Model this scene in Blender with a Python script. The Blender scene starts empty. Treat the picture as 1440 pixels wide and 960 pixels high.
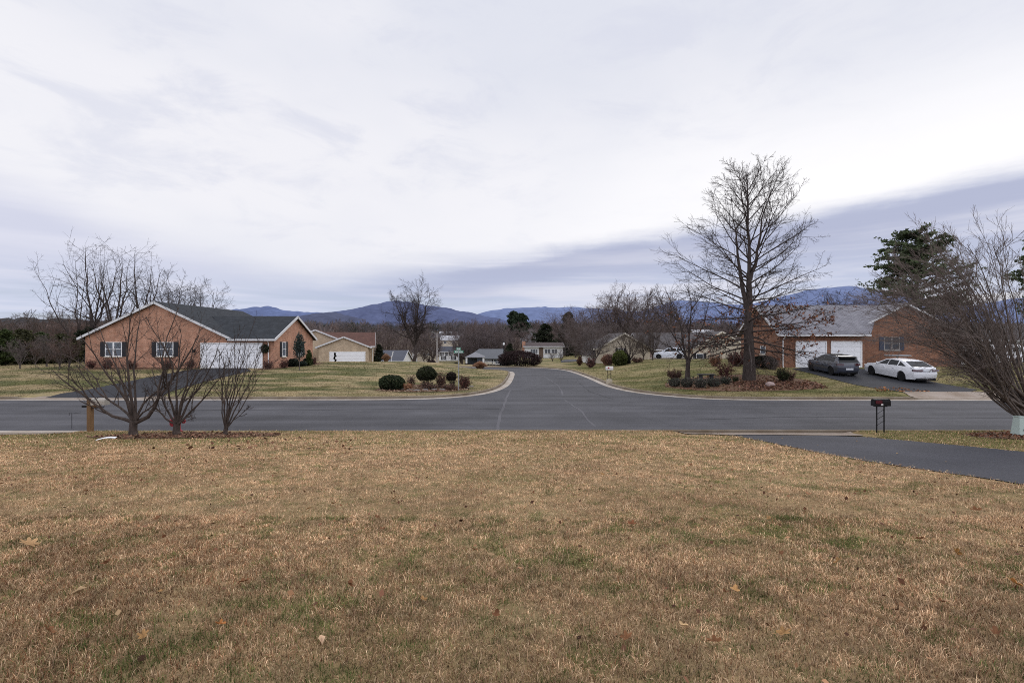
import bpy, bmesh, math, random
import numpy as np
from mathutils import Vector, Matrix

random.seed(11)
RNG = np.random.default_rng(11)
SC = bpy.context.scene
COL = SC.collection
E = 3.35            # eye height over the road surface
F = 700.0           # focal length of the photograph in its own pixels (1440 wide)
rad = math.radians

# ------------------------------------------------------------------ noise
def _hash(ix, iy, seed):
    h = (ix.astype(np.int64) * 374761393 + iy.astype(np.int64) * 668265263 + seed * 1442695041) & 0x7fffffff
    h = ((h ^ (h >> 13)) * 1274126177) & 0x7fffffff
    h = h ^ (h >> 16)
    return (h & 0xffff) / 65535.0
def vnoise(x, y, seed=0):
    x = np.asarray(x, float); y = np.asarray(y, float)
    ix = np.floor(x); iy = np.floor(y)
    fx = x - ix; fy = y - iy
    fx = fx * fx * (3 - 2 * fx); fy = fy * fy * (3 - 2 * fy)
    a = _hash(ix, iy, seed); b = _hash(ix + 1, iy, seed)
    c = _hash(ix, iy + 1, seed); d = _hash(ix + 1, iy + 1, seed)
    return (a * (1 - fx) + b * fx) * (1 - fy) + (c * (1 - fx) + d * fx) * fy
def fbm(x, y, seed=0, o=3):
    s = 0; a = 1; t = 0
    for i in range(o):
        s = s + a * vnoise(x * 2 ** i, y * 2 ** i, seed + i * 7); t += a; a *= .55
    return s / t
def sstep(a, b, x):
    t = np.clip((np.asarray(x, float) - a) / (b - a), 0, 1)
    return t * t * (3 - 2 * t)

# ------------------------------------------------------------------ object plumbing
def tag(o, label=None, cat=None, group=None, kind=None):
    if label: o['label'] = label
    if cat: o['category'] = cat
    if group: o['group'] = group
    if kind: o['kind'] = kind
    return o
def empty(name, loc, label=None, cat=None, group=None, rz=0.0):
    o = bpy.data.objects.new(name, None)
    o.empty_display_size = .2
    COL.objects.link(o)
    o.location = loc; o.rotation_euler = (0, 0, rz)
    return tag(o, label, cat, group)
def link(name, me, mat=None, parent=None, loc=None):
    o = bpy.data.objects.new(name, me)
    COL.objects.link(o)
    if mat is not None and not me.materials: me.materials.append(mat)
    if parent is not None: o.parent = parent
    if loc is not None: o.location = loc
    return o
def copy_thing(o, loc, rz=0.0, scale=None, label=None, group=None, parent=None):
    c = o.copy(); COL.objects.link(c); c.parent = parent
    if parent is None:
        c.location = loc; c.rotation_euler = (0, 0, rz)
        if scale is not None: c.scale = scale if hasattr(scale, '__len__') else (scale,) * 3
        if label: c['label'] = label
        if group: c['group'] = group
    for ch in list(o.children): copy_thing(ch, None, parent=c)
    return c

class MB:
    """collects shapes of one part; build() links them as one mesh"""
    def __init__(s, M=None):
        s.v = []; s.f = []; s.M = M
    def add(s, vs, fs, M=None):
        n = len(s.v); M = M or s.M
        for p in vs:
            p = Vector(p); s.v.append(tuple(M @ p) if M is not None else tuple(p))
        for f in fs: s.f.append(tuple(i + n for i in f))
    def box(s, x0, x1, y0, y1, z0, z1, M=None):
        s.add([(x0,y0,z0),(x1,y0,z0),(x1,y1,z0),(x0,y1,z0),(x0,y0,z1),(x1,y0,z1),(x1,y1,z1),(x0,y1,z1)],
              [(0,3,2,1),(4,5,6,7),(0,1,5,4),(1,2,6,5),(2,3,7,6),(3,0,4,7)], M)
    def slab(s, pts, t, M=None):
        """polygon PTS extruded by t downwards"""
        n = len(pts)
        s.add(list(pts) + [(p[0], p[1], p[2] - t) for p in pts],
              [tuple(range(n)), tuple(range(2 * n - 1, n - 1, -1))] + [(i, i + n, (i + 1) % n + n, (i + 1) % n) for i in range(n)], M)
    def prism(s, pts, d, M=None):
        """polygon PTS swept along vector d"""
        n = len(pts); d = Vector(d)
        s.add(list(pts) + [tuple(Vector(p) + d) for p in pts],
              [tuple(range(n)), tuple(range(2 * n - 1, n - 1, -1))] + [(i, i + n, (i + 1) % n + n, (i + 1) % n) for i in range(n)], M)
    def beam(s, a, b, w, h, up=(0, 0, 1)):
        a = Vector(a); b = Vector(b); t = (b - a).normalized(); up = Vector(up)
        sd = t.cross(up).normalized(); u = sd.cross(t)
        vs = []
        for p in (a, b):
            for i, j in ((-1,-1),(1,-1),(1,1),(-1,1)): vs.append(p + sd * (w / 2 * i) + u * (h / 2 * j))
        s.add(vs, [(0,3,2,1),(4,5,6,7),(0,1,5,4),(1,2,6,5),(2,3,7,6),(3,0,4,7)])
    def tube(s, pts, rs, n=8, cap=True):
        pts = [Vector(p) for p in pts]
        if not hasattr(rs, '__len__'): rs = [rs] * len(pts)
        vs = []; fs = []
        for i, p in enumerate(pts):
            t = (pts[min(i + 1, len(pts) - 1)] - pts[max(i - 1, 0)]).normalized()
            ref = Vector((0, 0, 1)) if abs(t.z) < .9 else Vector((0, 1, 0))
            a = t.cross(ref).normalized(); b = t.cross(a)
            for k in range(n):
                w = 2 * math.pi * k / n
                vs.append(p + (a * math.cos(w) + b * math.sin(w)) * rs[i])
        for i in range(len(pts) - 1):
            for k in range(n):
                fs.append((i * n + k, i * n + (k + 1) % n, (i + 1) * n + (k + 1) % n, (i + 1) * n + k))
        if cap: fs += [tuple(range(n))[::-1], tuple(range((len(pts) - 1) * n, len(pts) * n))]
        s.add(vs, fs)
    def lathe(s, prof, n=16, c=(0, 0, 0), axis='z'):
        vs = []; fs = []
        for r, z in prof:
            for k in range(n):
                w = 2 * math.pi * k / n
                p = (r * math.cos(w), r * math.sin(w), z)
                if axis == 'x': p = (z, p[0], p[1])
                if axis == 'y': p = (p[0], z, p[1])
                vs.append((p[0] + c[0], p[1] + c[1], p[2] + c[2]))
        for i in range(len(prof) - 1):
            for k in range(n): fs.append((i * n + k, i * n + (k + 1) % n, (i + 1) * n + (k + 1) % n, (i + 1) * n + k))
        fs += [tuple(range(n))[::-1], tuple(range((len(prof) - 1) * n, len(prof) * n))]
        s.add(vs, fs)
    def build(s, name, mat, parent=None, smooth=False, bevel=0, rel=True, sharp=35):
        me = bpy.data.meshes.new(name)
        off = Vector(parent.matrix_basis.translation) if (parent is not None and rel) else Vector((0, 0, 0))
        if parent is not None and rel:
            q = parent
            off = Vector((0, 0, 0))
            while q is not None:
                off += Vector(q.location); q = q.parent
        me.from_pydata([(a - off.x, b - off.y, c - off.z) for a, b, c in s.v], [], s.f)
        me.update()
        if bevel:
            bm = bmesh.new(); bm.from_mesh(me)
            bmesh.ops.remove_doubles(bm, verts=bm.verts, dist=1e-5)
            es = [e for e in bm.edges if len(e.link_faces) == 2 and e.calc_face_angle(0) > .5]
            bmesh.ops.bevel(bm, geom=es, offset=bevel, segments=2, profile=.5, affect='EDGES', clamp_overlap=True)
            bm.to_mesh(me); bm.free()
        plane_uv(me)
        if smooth:
            me.shade_smooth(); me.set_sharp_from_angle(angle=rad(sharp))
        return link(name, me, mat, parent)

def plane_uv(me):
    """metric planar UVs: u runs level, v up the face"""
    uv = me.uv_layers.new(name='UVMap')
    co = [v.co for v in me.vertices]
    for p in me.polygons:
        n = p.normal
        if abs(n.z) > .98: t = Vector((1, 0, 0)); b = Vector((0, 1, 0))
        else:
            t = Vector((0, 0, 1)).cross(n).normalized(); b = n.cross(t)
        for li in p.loop_indices:
            c = co[me.loops[li].vertex_index]
            uv.data[li].uv = (c.dot(t), c.dot(b))

def mesh_np(name, V, quads=None, tris=None, col=None, smooth=False):
    me = bpy.data.meshes.new(name)
    V = np.ascontiguousarray(V, np.float32)
    quads = np.zeros((0, 4), np.int32) if quads is None else np.asarray(quads, np.int32)
    tris = np.zeros((0, 3), np.int32) if tris is None else np.asarray(tris, np.int32)
    me.vertices.add(len(V)); me.vertices.foreach_set('co', V.ravel())
    nl = quads.size + tris.size
    me.loops.add(nl); me.loops.foreach_set('vertex_index', np.concatenate([quads.ravel(), tris.ravel()]).astype(np.int32))
    me.polygons.add(len(quads) + len(tris))
    st = np.concatenate([np.arange(len(quads)) * 4, quads.size + np.arange(len(tris)) * 3]).astype(np.int32)
    me.polygons.foreach_set('loop_start', st)
    me.update(calc_edges=True)
    if smooth: me.shade_smooth()
    else: me.shade_flat()
    if col is not None:
        a = me.color_attributes.new('Col', 'FLOAT_COLOR', 'POINT')
        c = np.ones((len(V), 4), np.float32); c[:, :3] = col
        a.data.foreach_set('color', c.ravel())
    return me

# ------------------------------------------------------------------ materials
MATS = {}
def newmat(name):
    m = bpy.data.materials.new(name); m.use_nodes = True
    nt = m.node_tree
    b = nt.nodes['Principled BSDF']
    b.inputs['Specular IOR Level'].default_value = .25
    MATS[name] = m
    return m, nt, b
def nd(nt, t, **kw):
    n = nt.nodes.new(t)
    for k, v in kw.items():
        if k in n.inputs.keys(): n.inputs[k].default_value = v
        else: setattr(n, k, v)
    return n
def rgba(c, k=1.0): return (c[0] * k, c[1] * k, c[2] * k, 1)
def mixc(nt, fac, a, b, mode='MIX'):
    n = nt.nodes.new('ShaderNodeMix'); n.data_type = 'RGBA'; n.blend_type = mode
    for i, x in ((0, fac), (6, a), (7, b)):
        if isinstance(x, bpy.types.NodeSocket): nt.links.new(x, n.inputs[i])
        else: n.inputs[i].default_value = x
    return n.outputs[2]
def bump(nt, b, h, strength=.3, dist=.02):
    n = nd(nt, 'ShaderNodeBump'); n.inputs['Strength'].default_value = strength; n.inputs['Distance'].default_value = dist
    nt.links.new(h, n.inputs['Height']); nt.links.new(n.outputs[0], b.inputs['Normal'])
def coords(nt, kind='Object', scale=None):
    t = nd(nt, 'ShaderNodeTexCoord')
    o = t.outputs[kind]
    if scale is not None:
        m = nd(nt, 'ShaderNodeMapping'); m.inputs['Scale'].default_value = scale
        nt.links.new(o, m.inputs['Vector']); o = m.outputs[0]
    return o
def noise(nt, vec, scale, detail=4, rough=.6):
    n = nd(nt, 'ShaderNodeTexNoise'); n.inputs['Scale'].default_value = scale
    n.inputs['Detail'].default_value = detail; n.inputs['Roughness'].default_value = rough
    nt.links.new(vec, n.inputs['Vector'])
    return n.outputs['Fac']
def ramp(nt, fac, p0, p1, c0=(0,0,0,1), c1=(1,1,1,1)):
    r = nd(nt, 'ShaderNodeValToRGB'); e = r.color_ramp.elements
    e[0].position = p0; e[1].position = p1; e[0].color = c0; e[1].color = c1
    nt.links.new(fac, r.inputs[0]); return r.outputs[0]
def plain(name, c, rough=.6, var=.2, scale=6, metal=0, bmp=0, coat=0, spec=None, coord='Object'):
    m, nt, b = newmat(name)
    v = coords(nt, coord)
    f = noise(nt, v, scale)
    f2 = noise(nt, v, scale * .17, 2)
    a = mixc(nt, f, rgba(c, 1 - var), rgba(c, 1 + var))
    a = mixc(nt, ramp(nt, f2, .35, .7), mixc(nt, .5, a, rgba(c, 1 - var * .8)), a)
    nt.links.new(a, b.inputs['Base Color'])
    b.inputs['Roughness'].default_value = rough; b.inputs['Metallic'].default_value = metal
    b.inputs['Coat Weight'].default_value = coat
    if spec is not None: b.inputs['Specular IOR Level'].default_value = spec
    if bmp: bump(nt, b, f, bmp, .01)
    return m
def bricks(name, c1, c2, mortar, bw=.21, rh=.073, ms=.006, rough=.85, var=.3, bmp=.3, offs=.5, big=.25):
    m, nt, b = newmat(name)
    v = coords(nt, 'UV')
    t = nd(nt, 'ShaderNodeTexBrick', offset=offs)
    t.inputs['Color1'].default_value = rgba(c1); t.inputs['Color2'].default_value = rgba(c2); t.inputs['Mortar'].default_value = rgba(mortar)
    t.inputs['Scale'].default_value = 1; t.inputs['Brick Width'].default_value = bw; t.inputs['Row Height'].default_value = rh
    t.inputs['Mortar Size'].default_value = ms; t.inputs['Bias'].default_value = -.1
    nt.links.new(v, t.inputs['Vector'])
    f = noise(nt, v, 1.3, 5, .7)
    k = ramp(nt, f, .3, .7, rgba((1 - big,) * 3), rgba((1 + big,) * 3))
    f3 = noise(nt, v, 9, 3, .7)
    k2 = ramp(nt, f3, .2, .8, rgba((1 - var,) * 3), rgba((1 + var,) * 3))
    a = mixc(nt, 1.0, mixc(nt, 1.0, t.outputs[0], k, 'MULTIPLY'), k2, 'MULTIPLY')
    nt.links.new(a, b.inputs['Base Color']); b.inputs['Roughness'].default_value = rough
    bump(nt, b, t.outputs['Fac'], -bmp, .01)
    return m
def leafmat(name, rough=.7, trans=.25, spec=.2):
    """colour comes from the per-leaf attribute"""
    m, nt, b = newmat(name)
    a = nd(nt, 'ShaderNodeAttribute', attribute_name='Col')
    nt.links.new(a.outputs['Color'], b.inputs['Base Color']); b.inputs['Roughness'].default_value = rough
    b.inputs['Specular IOR Level'].default_value = spec
    if trans:
        tr = nd(nt, 'ShaderNodeBsdfTranslucent'); nt.links.new(a.outputs['Color'], tr.inputs['Color'])
        mx = nd(nt, 'ShaderNodeMixShader'); mx.inputs[0].default_value = trans
        nt.links.new(b.outputs[0], mx.inputs[1]); nt.links.new(tr.outputs[0], mx.inputs[2])
        nt.links.new(mx.outputs[0], nt.nodes['Material Output'].inputs['Surface'])
    return m

M_LEAF = leafmat('leaf_surface')
M_BLADE = leafmat('grass_blade', .8, .3, .1)
M_LITTER = leafmat('litter_surface', .85, .1, .1)
def barkmat(name, c, c2, sc=14):
    m, nt, b = newmat(name)
    v = coords(nt, 'Object', (1, 1, .25))
    f = noise(nt, v, sc, 6, .7); f2 = noise(nt, coords(nt), 1.7, 3)
    a = mixc(nt, ramp(nt, f, .35, .65), rgba(c), rgba(c2))
    a = mixc(nt, ramp(nt, f2, .4, .7), a, mixc(nt, .5, a, rgba(c2, 1.15)))
    nt.links.new(a, b.inputs['Base Color']); b.inputs['Roughness'].default_value = .9
    bump(nt, b, f, .6, .02)
    return m
BARK_DARK = barkmat('bark_dark', (.022, .016, .014), (.072, .056, .05))
BARK_GREY = barkmat('bark_grey', (.04, .032, .028), (.13, .108, .098))
BARK_BROWN = barkmat('bark_brown', (.024, .017, .014), (.085, .064, .054))
TWIG_BROWN = plain('twig_brown', (.09, .068, .058), .9, .35, 3)
TWIG_FAR = plain('twig_far', (.135, .108, .108), .95, .3, 1)  # far twigs greyed and lightened, haze put into the colour
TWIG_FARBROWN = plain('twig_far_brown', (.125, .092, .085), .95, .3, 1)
TWIG_DARK = plain('twig_dark', (.038, .028, .026), .9, .3, 3)
TWIG_GREY = plain('twig_grey', (.13, .105, .1), .9, .3, 2)
TWIG_RED = plain('twig_red', (.125, .08, .066), .9, .35, 2)

BRICK_PINK = bricks('brick_salmon', (.42, .205, .13), (.315, .14, .085), (.42, .33, .26), var=.4, big=.3)
BRICK_RED = bricks('brick_red', (.25, .11, .062), (.165, .068, .04), (.25, .19, .15), var=.35)
BRICK_TAN = bricks('brick_tan', (.47, .37, .26), (.38, .28, .19), (.45, .38, .3))
ROOF_DARK = bricks('shingle_charcoal', (.032, .036, .042), (.02, .023, .028), (.012, .013, .015), .3, .145, .008, .9, .3, .5)
ROOF_GREY = bricks('shingle_grey', (.21, .205, .225), (.155, .15, .17), (.07, .07, .08), .33, .15, .012, .9, .2, .5)
ROOF_BROWN = bricks('shingle_brown', (.115, .056, .043), (.08, .04, .03), (.05, .025, .02), .3, .145, .008, .9, .25, .4)
ROOF_OLD = bricks('shingle_weathered', (.1, .09, .09), (.07, .065, .07), (.035, .03, .03), .3, .145, .008, .9, .25, .4)
SIDING_WHITE = bricks('siding_white', (.74, .74, .73), (.7, .7, .7), (.42, .42, .43), 6, .12, .008, .6, .05, .2, .3, .06)
SIDING_TAN = bricks('siding_tan', (.55, .48, .38), (.5, .44, .35), (.33, .28, .21), 6, .12, .008, .6, .06, .2, .3, .1)
SIDING_GREY = bricks('siding_grey', (.3, .31, .33), (.27, .28, .3), (.15, .15, .16), 6, .12, .008, .6, .06, .2, .3, .1)
WHITE = plain('white_paint', (.78, .78, .78), .5, .06, 3)
DOORWHITE = plain('garage_door_paint', (.8, .81, .84), .45, .04, 2)
CREAM = plain('cream_paint', (.6, .55, .46), .5, .08, 3)
SHUTTER = plain('shutter_black', (.022, .022, .027), .5, .2, 8)
SHUTTER_BLUE = plain('shutter_slate', (.05, .06, .09), .5, .2, 8)
METAL_BLACK = plain('black_metal', (.012, .012, .014), .45, .3, 10, .2)
METAL_GREY = plain('galvanised', (.36, .37, .38), .4, .15, 12, .7)
WOOD_POST = plain('brown_post', (.18, .105, .05), .8, .35, 9, bmp=.4)
CONCRETE = None
def glass(name, c=(.05, .06, .08), rough=.06):
    m, nt, b = newmat(name)
    f = noise(nt, coords(nt), .9, 3)
    nt.links.new(mixc(nt, f, rgba(c, .5), rgba(c, 1.6)), b.inputs['Base Color'])
    b.inputs['Roughness'].default_value = rough; b.inputs['Specular IOR Level'].default_value = .6
    return m
PANE = glass('window_glass')
PANE_CURTAIN = glass('window_glass_curtain', (.1, .12, .15), .1)
FASCIA = plain('fascia_white', (.6, .6, .61), .6, .08, 3)
CAR_GLASS = glass('car_glass', (.008, .01, .012), .03); CAR_GLASS.node_tree.nodes['Principled BSDF'].inputs['Specular IOR Level'].default_value = .3
def carpaint(name, c, metal=0, rough=.3, coat=.8):
    m, nt, b = newmat(name)
    f = noise(nt, coords(nt), 40, 2)
    nt.links.new(mixc(nt, f, rgba(c, .95), rgba(c, 1.05)), b.inputs['Base Color'])
    b.inputs['Roughness'].default_value = rough; b.inputs['Metallic'].default_value = metal
    b.inputs['Coat Weight'].default_value = coat; b.inputs['Coat Roughness'].default_value = .04
    b.inputs['Specular IOR Level'].default_value = .5
    return m
# ------------------------------------------------------------------ the lie of the land
Y0, Y1 = 18.65, 28.35            # asphalt of the cross street
LEFT_EDGE = [(-300, 28.35), (-60, 28.35), (-20, 28.4), (-9, 28.4), (-5.2, 28.75), (-3.4, 29.6), (-2.0, 31.1), (-.95, 33.5), (-.2, 37.8), (.12, 45), (.3, 53.0), (-.1, 55.6), (-1.6, 57.4), (-4, 58.1), (-8, 58.3), (-30, 58.5), (-70, 59)]
RIGHT_EDGE = [(300, 28.2), (60, 28.2), (22, 28.2), (12.6, 28.3), (10.4, 29.4), (8.9, 31.0), (7.9, 32.8), (7.25, 35.2), (6.95, 38), (6.95, 45), (6.6, 53.5), (6.1, 58), (4.7, 61.3), (2.2, 63.4), (-1.5, 64.4), (-6, 64.8), (-30, 65), (-70, 65.5)]
def chaikin(p, n=3):
    for _ in range(n):
        q = [p[0]]
        for a, b in zip(p, p[1:]):
            q += [(a[0]*.75+b[0]*.25, a[1]*.75+b[1]*.25), (a[0]*.25+b[0]*.75, a[1]*.25+b[1]*.75)]
        q.append(p[-1]); p = q
    return p
LEFT_EDGE = chaikin(LEFT_EDGE, 2); RIGHT_EDGE = chaikin(RIGHT_EDGE, 2)
ROAD_SIDE = LEFT_EDGE + RIGHT_EDGE[::-1]
NEAR_EDGE = [(-300, Y0), (300, Y0)]
def dist_poly(x, y, pl):
    d = np.full(np.shape(x), 1e9)
    for (ax, ay), (bx, by) in zip(pl, pl[1:]):
        dx, dy = bx - ax, by - ay
        t = np.clip(((x - ax) * dx + (y - ay) * dy) / (dx * dx + dy * dy + 1e-12), 0, 1)
        d = np.minimum(d, np.hypot(x - ax - t * dx, y - ay - t * dy))
    return d
def in_poly(x, y, pl):
    ins = np.zeros(np.shape(x), bool)
    n = len(pl)
    for i in range(n):
        (ax, ay), (bx, by) = pl[i], pl[(i + 1) % n]
        c = ((ay > y) != (by > y)) & (x < (bx - ax) * (y - ay) / ((by - ay) or 1e-12) + ax)
        ins ^= c
    return ins
def road_sd(x, y):
    """signed distance to the asphalt's outline, negative on the asphalt"""
    x = np.asarray(x, float); y = np.asarray(y, float)
    d = np.minimum(dist_poly(x, y, LEFT_EDGE), dist_poly(x, y, RIGHT_EDGE))
    d = np.minimum(d, np.abs(y - Y0))
    ins = ((y > Y0) & (y < 28.3)) | in_poly(x, y, ROAD_SIDE)
    return np.where(ins, -d, d)
GW, KW = .45, .17                # gutter and kerb widths
def lerp_tab(y, tab):
    return np.interp(y, [a for a, b in tab], [b for a, b in tab])
def land(x, y):
    """lawn level without the road's cut"""
    x = np.asarray(x, float); y = np.asarray(y, float)
    near = 1.85 - .1 * np.clip(y, -60, 17.9) + .0
    near = near + sstep(16.6, 18.0, y) * .07 + (fbm(x * .25, y * .25, 3) - .5) * .09 * sstep(18, 16, y)
    # across the street, left and right of the side road
    wl = 1 - sstep(-15, -.6, x)
    al = lerp_tab(y, [(29, 0), (45, .88), (58, .93), (72, .3), (85, -1.4), (105, -2.9), (140, -3.6), (200, -3.2), (250, 0), (300, 2.2), (400, 6), (500, 9.5), (700, 16), (900, 22), (1500, 34), (4000, 50)])
    wr = sstep(7.6, 20, x)
    ar = lerp_tab(y, [(29, 0), (41.8, 1.0), (56, 1.02), (80, .6), (140, -.6), (200, -2.4), (250, 0), (300, 2.2), (400, 6), (500, 9.5), (700, 16), (900, 22), (1500, 34), (4000, 50)])
    am = lerp_tab(y, [(29, 0), (66, 0), (80, -.15), (120, -.45), (160, -1.8), (200, -2.8), (250, 0), (300, 2.2), (400, 6), (500, 9.5), (700, 16), (900, 22), (1500, 34), (4000, 50)])
    am_left = lerp_tab(y, [(29, 0), (66, 0), (80, -1.6), (105, -2.9), (140, -3.6), (200, -3.2), (250, 0), (300, 2.2), (400, 6), (500, 9.5), (700, 16), (900, 22), (1500, 34), (4000, 50)])
    mid = np.where(x < 3, am_left + (am - am_left) * sstep(-4, 2.5, x), am)
    far = .13 + np.where(x < 3, mid * (1 - wl) + al * wl, mid * (1 - wr) + ar * wr)
    far = far + (fbm(x * .12, y * .12, 9) - .5) * .12 * sstep(30, 34, y) * sstep(1.5, 5, np.abs(x - 3.5) - 3)
    far = far + (fbm(x * .012, y * .012, 5) - .5) * 6 * sstep(220, 500, y)
    far = np.maximum(far, np.where((y > 55) & (y < 66) & (x < 4), .13, -99))
    return np.where(y < 23, near, far)
def apron_mask(x, y):
    far = (sstep(-28.9, -28.1, x) * sstep(-19.8, -20.6, x) + sstep(23.0, 23.9, x) * sstep(30.3, 29.4, x)) * (y > 23)
    near = (sstep(5.6, 6.4, x) * sstep(12.6, 11.9, x) + sstep(-15.4, -16.2, x) * sstep(-24, -23, x)) * (y < 23)
    return far + near
def H(x, y):
    """the ground sheet: lawns, cut down under roads and kerbs"""
    z = land(x, y)
    sd = road_sd(x, y)
    cut = sstep(GW + KW - .01, GW + KW - .13, sd)
    m = apron_mask(x, y)
    lip = .128 * (1 - m) + .02 * m
    z = np.where(sd < GW + KW + 1.2, z + (np.minimum(z, lip) - z) * sstep(GW + KW + 1.2, GW + KW + .05, sd), z)
    return z * (1 - cut) + (-.07) * cut
def h1(x, y): return float(H(np.array([x]), np.array([y]))[0])
def ground_at(px, py, dmax=400):
    """where the sight line through a photo pixel meets the ground"""
    d = np.concatenate([np.arange(2, 80, .05), np.arange(80, dmax, .5)])
    X = (px - 720) * d / F; Z = E - (py - 480) * d / F
    k = np.argmax(Z <= H(X, d))
    return Vector((float(X[k]), float(d[k]), h1(X[k], d[k])))
def at(px, d):
    x = (px - 720) * d / F
    return Vector((x, d, h1(x, d)))
def zat(py, d): return E - (py - 480) * d / F

# driveways and beds as plan polygons
DRIVE_LEFT = [(-27.6, 29.05), (-20.6, 29.05), (-21.2, 31), (-21.9, 36), (-22.2, 44.35), (-28.1, 44.35), (-27.6, 38), (-27.1, 33), (-26.9, 31)]
DRIVE_RIGHT = [(23.9, 30.4), (29.3, 30.4), (29.0, 34), (29.6, 42.15), (23.1, 42.15), (22.9, 37), (22.7, 33.4), (23.1, 31.8)]
DRIVE_NEAR = [(7.2, 16.7), (11.7, 16.7), (11.9, 15.5), (12.6, 12.2), (13.6, 7), (14.2, -12), (9.2, -12), (8.3, 4), (8.0, 7.8), (7.65, 10.2), (7.5, 12.7), (7.35, 15.2)]
BED_TREES = [(-13.6, 15.9), (-12.2, 15.5), (-10.5, 15.7), (-9.0, 15.9), (-7.9, 16.6), (-7.9, 17.2), (-9.6, 17.5), (-11.6, 17.5), (-13.2, 17.0)]
BED_RIGHT = [(14.8, 15.6), (16.2, 14.6), (19, 14.3), (22, 14.8), (23, 16.5), (21, 17.6), (17, 17.8), (15.2, 16.9)]
BED_CORNER = [(-8.8, 31.9), (-7.6, 31.2), (-5.8, 31.2), (-3.8, 31.9), (-2.8, 33.0), (-3.0, 34.6), (-4.8, 35.8), (-7.2, 35.6), (-8.7, 34.2)]
BED_HOUSE = [(-38.2, 43.0), (-28.6, 43.0), (-28.6, 44.6), (-38.2, 44.6)]
BED_END = [(-22.2, 43.0), (-19.9, 43.4), (-19.8, 54), (-21.4, 54), (-21.4, 44.6), (-22.2, 44.6)]
BED_OAK = [(10.6, 34.4), (11.6, 31.9), (13.8, 31.1), (17.2, 31.0), (19.6, 31.6), (20.9, 33.2), (20.4, 36.2), (18, 38.4), (14, 38.6), (11.4, 37.2)]
APRON_NEAR = [(6.4, 17.0), (11.9, 17.0), (12.3, 18.2), (6.0, 18.2)]

def smooth_noise_edge(poly, n=1): return chaikin(poly + [poly[0]], 2)[:-1]

# colour of the ground by place
def ground_colour(x, y):
    tan = np.array((.30, .225, .125)); brown = np.array((.165, .105, .06)); green = np.array((.105, .105, .035)); straw = np.array((.305, .24, .145)); olive = np.array((.105, .107, .05))
    n1 = fbm(x * .35, y * .35, 21)[..., None]; n2 = fbm(x * 1.3, y * 1.3, 31)[..., None]; n3 = fbm(x * .08, y * .08, 41)[..., None]
    y_ = y[..., None]; x_ = x[..., None]
    near = brown * (1 - n2) + tan * n2
    near = near * (1 - .5 * sstep(.5, .75, n1)) + green * .5 * sstep(.5, .75, n1)
    nf1 = fbm(x * .22, y * .75, 51)[..., None]; nf2 = fbm(x * .5, y * 1.6, 61)[..., None]
    g = sstep(.38, .62, nf1 * .6 + nf2 * .4)
    far = straw * (1 - g) + olive * g
    g2 = sstep(.5, .7, fbm(x * .9, y * 1.5, 71)[..., None])
    far = far * (1 - .6 * g2) + green * .6 * g2
    right = sstep(7, 9, x_)
    far = far * (1 - .35 * right) + np.array((.12, .115, .035)) * .35 * right
    edge = sstep(2.4, .6, road_sd(x, y))[..., None] * sstep(24, 28, y_)
    far = far * (1 - .45 * edge * (1 - .55 * right)) + straw * 1.05 * .45 * edge * (1 - .55 * right)
    wood = np.array((.085, .065, .05)) * (.7 + .6 * n2) 
    w = sstep(120, 230, y_)
    far = far * (1 - w) + wood * w
    side = sstep(30, 60, np.abs(x_)) * sstep(48, 60, y_) * .0
    c = np.where(y_ < 23, near, far)
    return c * (1 - side) + wood * side
# ------------------------------------------------------------------ ground, roads, kerbs
def grid_lines(spec):
    out = []
    for a, b, st in spec: out += list(np.arange(a, b, st))
    return np.array(out)
gx = grid_lines([(-40, -16, .6), (-16, -13.5, .4), (-13.5, 20, .25), (20, 24, .4), (24, 46, .6)])
ext = [46.0]; st = 1.0
while ext[-1] < 3500: ext.append(ext[-1] + st); st *= 1.12
gx = np.concatenate([-np.array(ext[::-1]) + 5.5, gx, ext])
gy = grid_lines([(-40, -4, 3), (-4, 17, .45), (17, 19.4, .12), (19.4, 27.6, .8), (27.6, 32, .15), (32, 46, .25), (46, 68, .3)])
ext = [68.0]; st = .8
while ext[-1] < 4200: ext.append(ext[-1] + st); st *= 1.08
gy = np.concatenate([gy, ext])
gx = np.unique(np.round(gx, 4)); gy = np.unique(np.round(gy, 4))
XX, YY = np.meshgrid(gx, gy)
ZZ = H(XX, YY)
nx, ny = len(gx), len(gy)
ids = np.arange(nx * ny).reshape(ny, nx)
quads = np.stack([ids[:-1, :-1], ids[:-1, 1:], ids[1:, 1:], ids[1:, :-1]], -1).reshape(-1, 4)
gme = mesh_np('ground', np.stack([XX, YY, ZZ], -1).reshape(-1, 3), quads, col=ground_colour(XX, YY).reshape(-1, 3), smooth=True)
m, nt, b = newmat('lawn_ground')
ca = nd(nt, 'ShaderNodeAttribute', attribute_name='Col').outputs['Color']
v = coords(nt)
n1 = noise(nt, v, 9, 6, .75); n2 = noise(nt, coords(nt, 'Object', (1, 1.6, 1)), 1.1, 5, .7); n3 = noise(nt, v, 60, 3, .7)
c = mixc(nt, 1.0, ca, ramp(nt, n1, .25, .75, rgba((.62,) * 3), rgba((1.35,) * 3)), 'MULTIPLY')
c = mixc(nt, 1.0, c, ramp(nt, n2, .3, .7, (.8, .84, .8, 1), (1.2, 1.14, 1.06, 1)), 'MULTIPLY')
c = mixc(nt, 1.0, c, ramp(nt, n3, .25, .75, rgba((.7,) * 3), rgba((1.3,) * 3)), 'MULTIPLY')
nt.links.new(c, b.inputs['Base Color']); b.inputs['Roughness'].default_value = .95; b.inputs['Specular IOR Level'].default_value = .05
bump(nt, b, n1, .5, .05)
tag(link('ground', gme, m), kind='structure')

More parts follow.
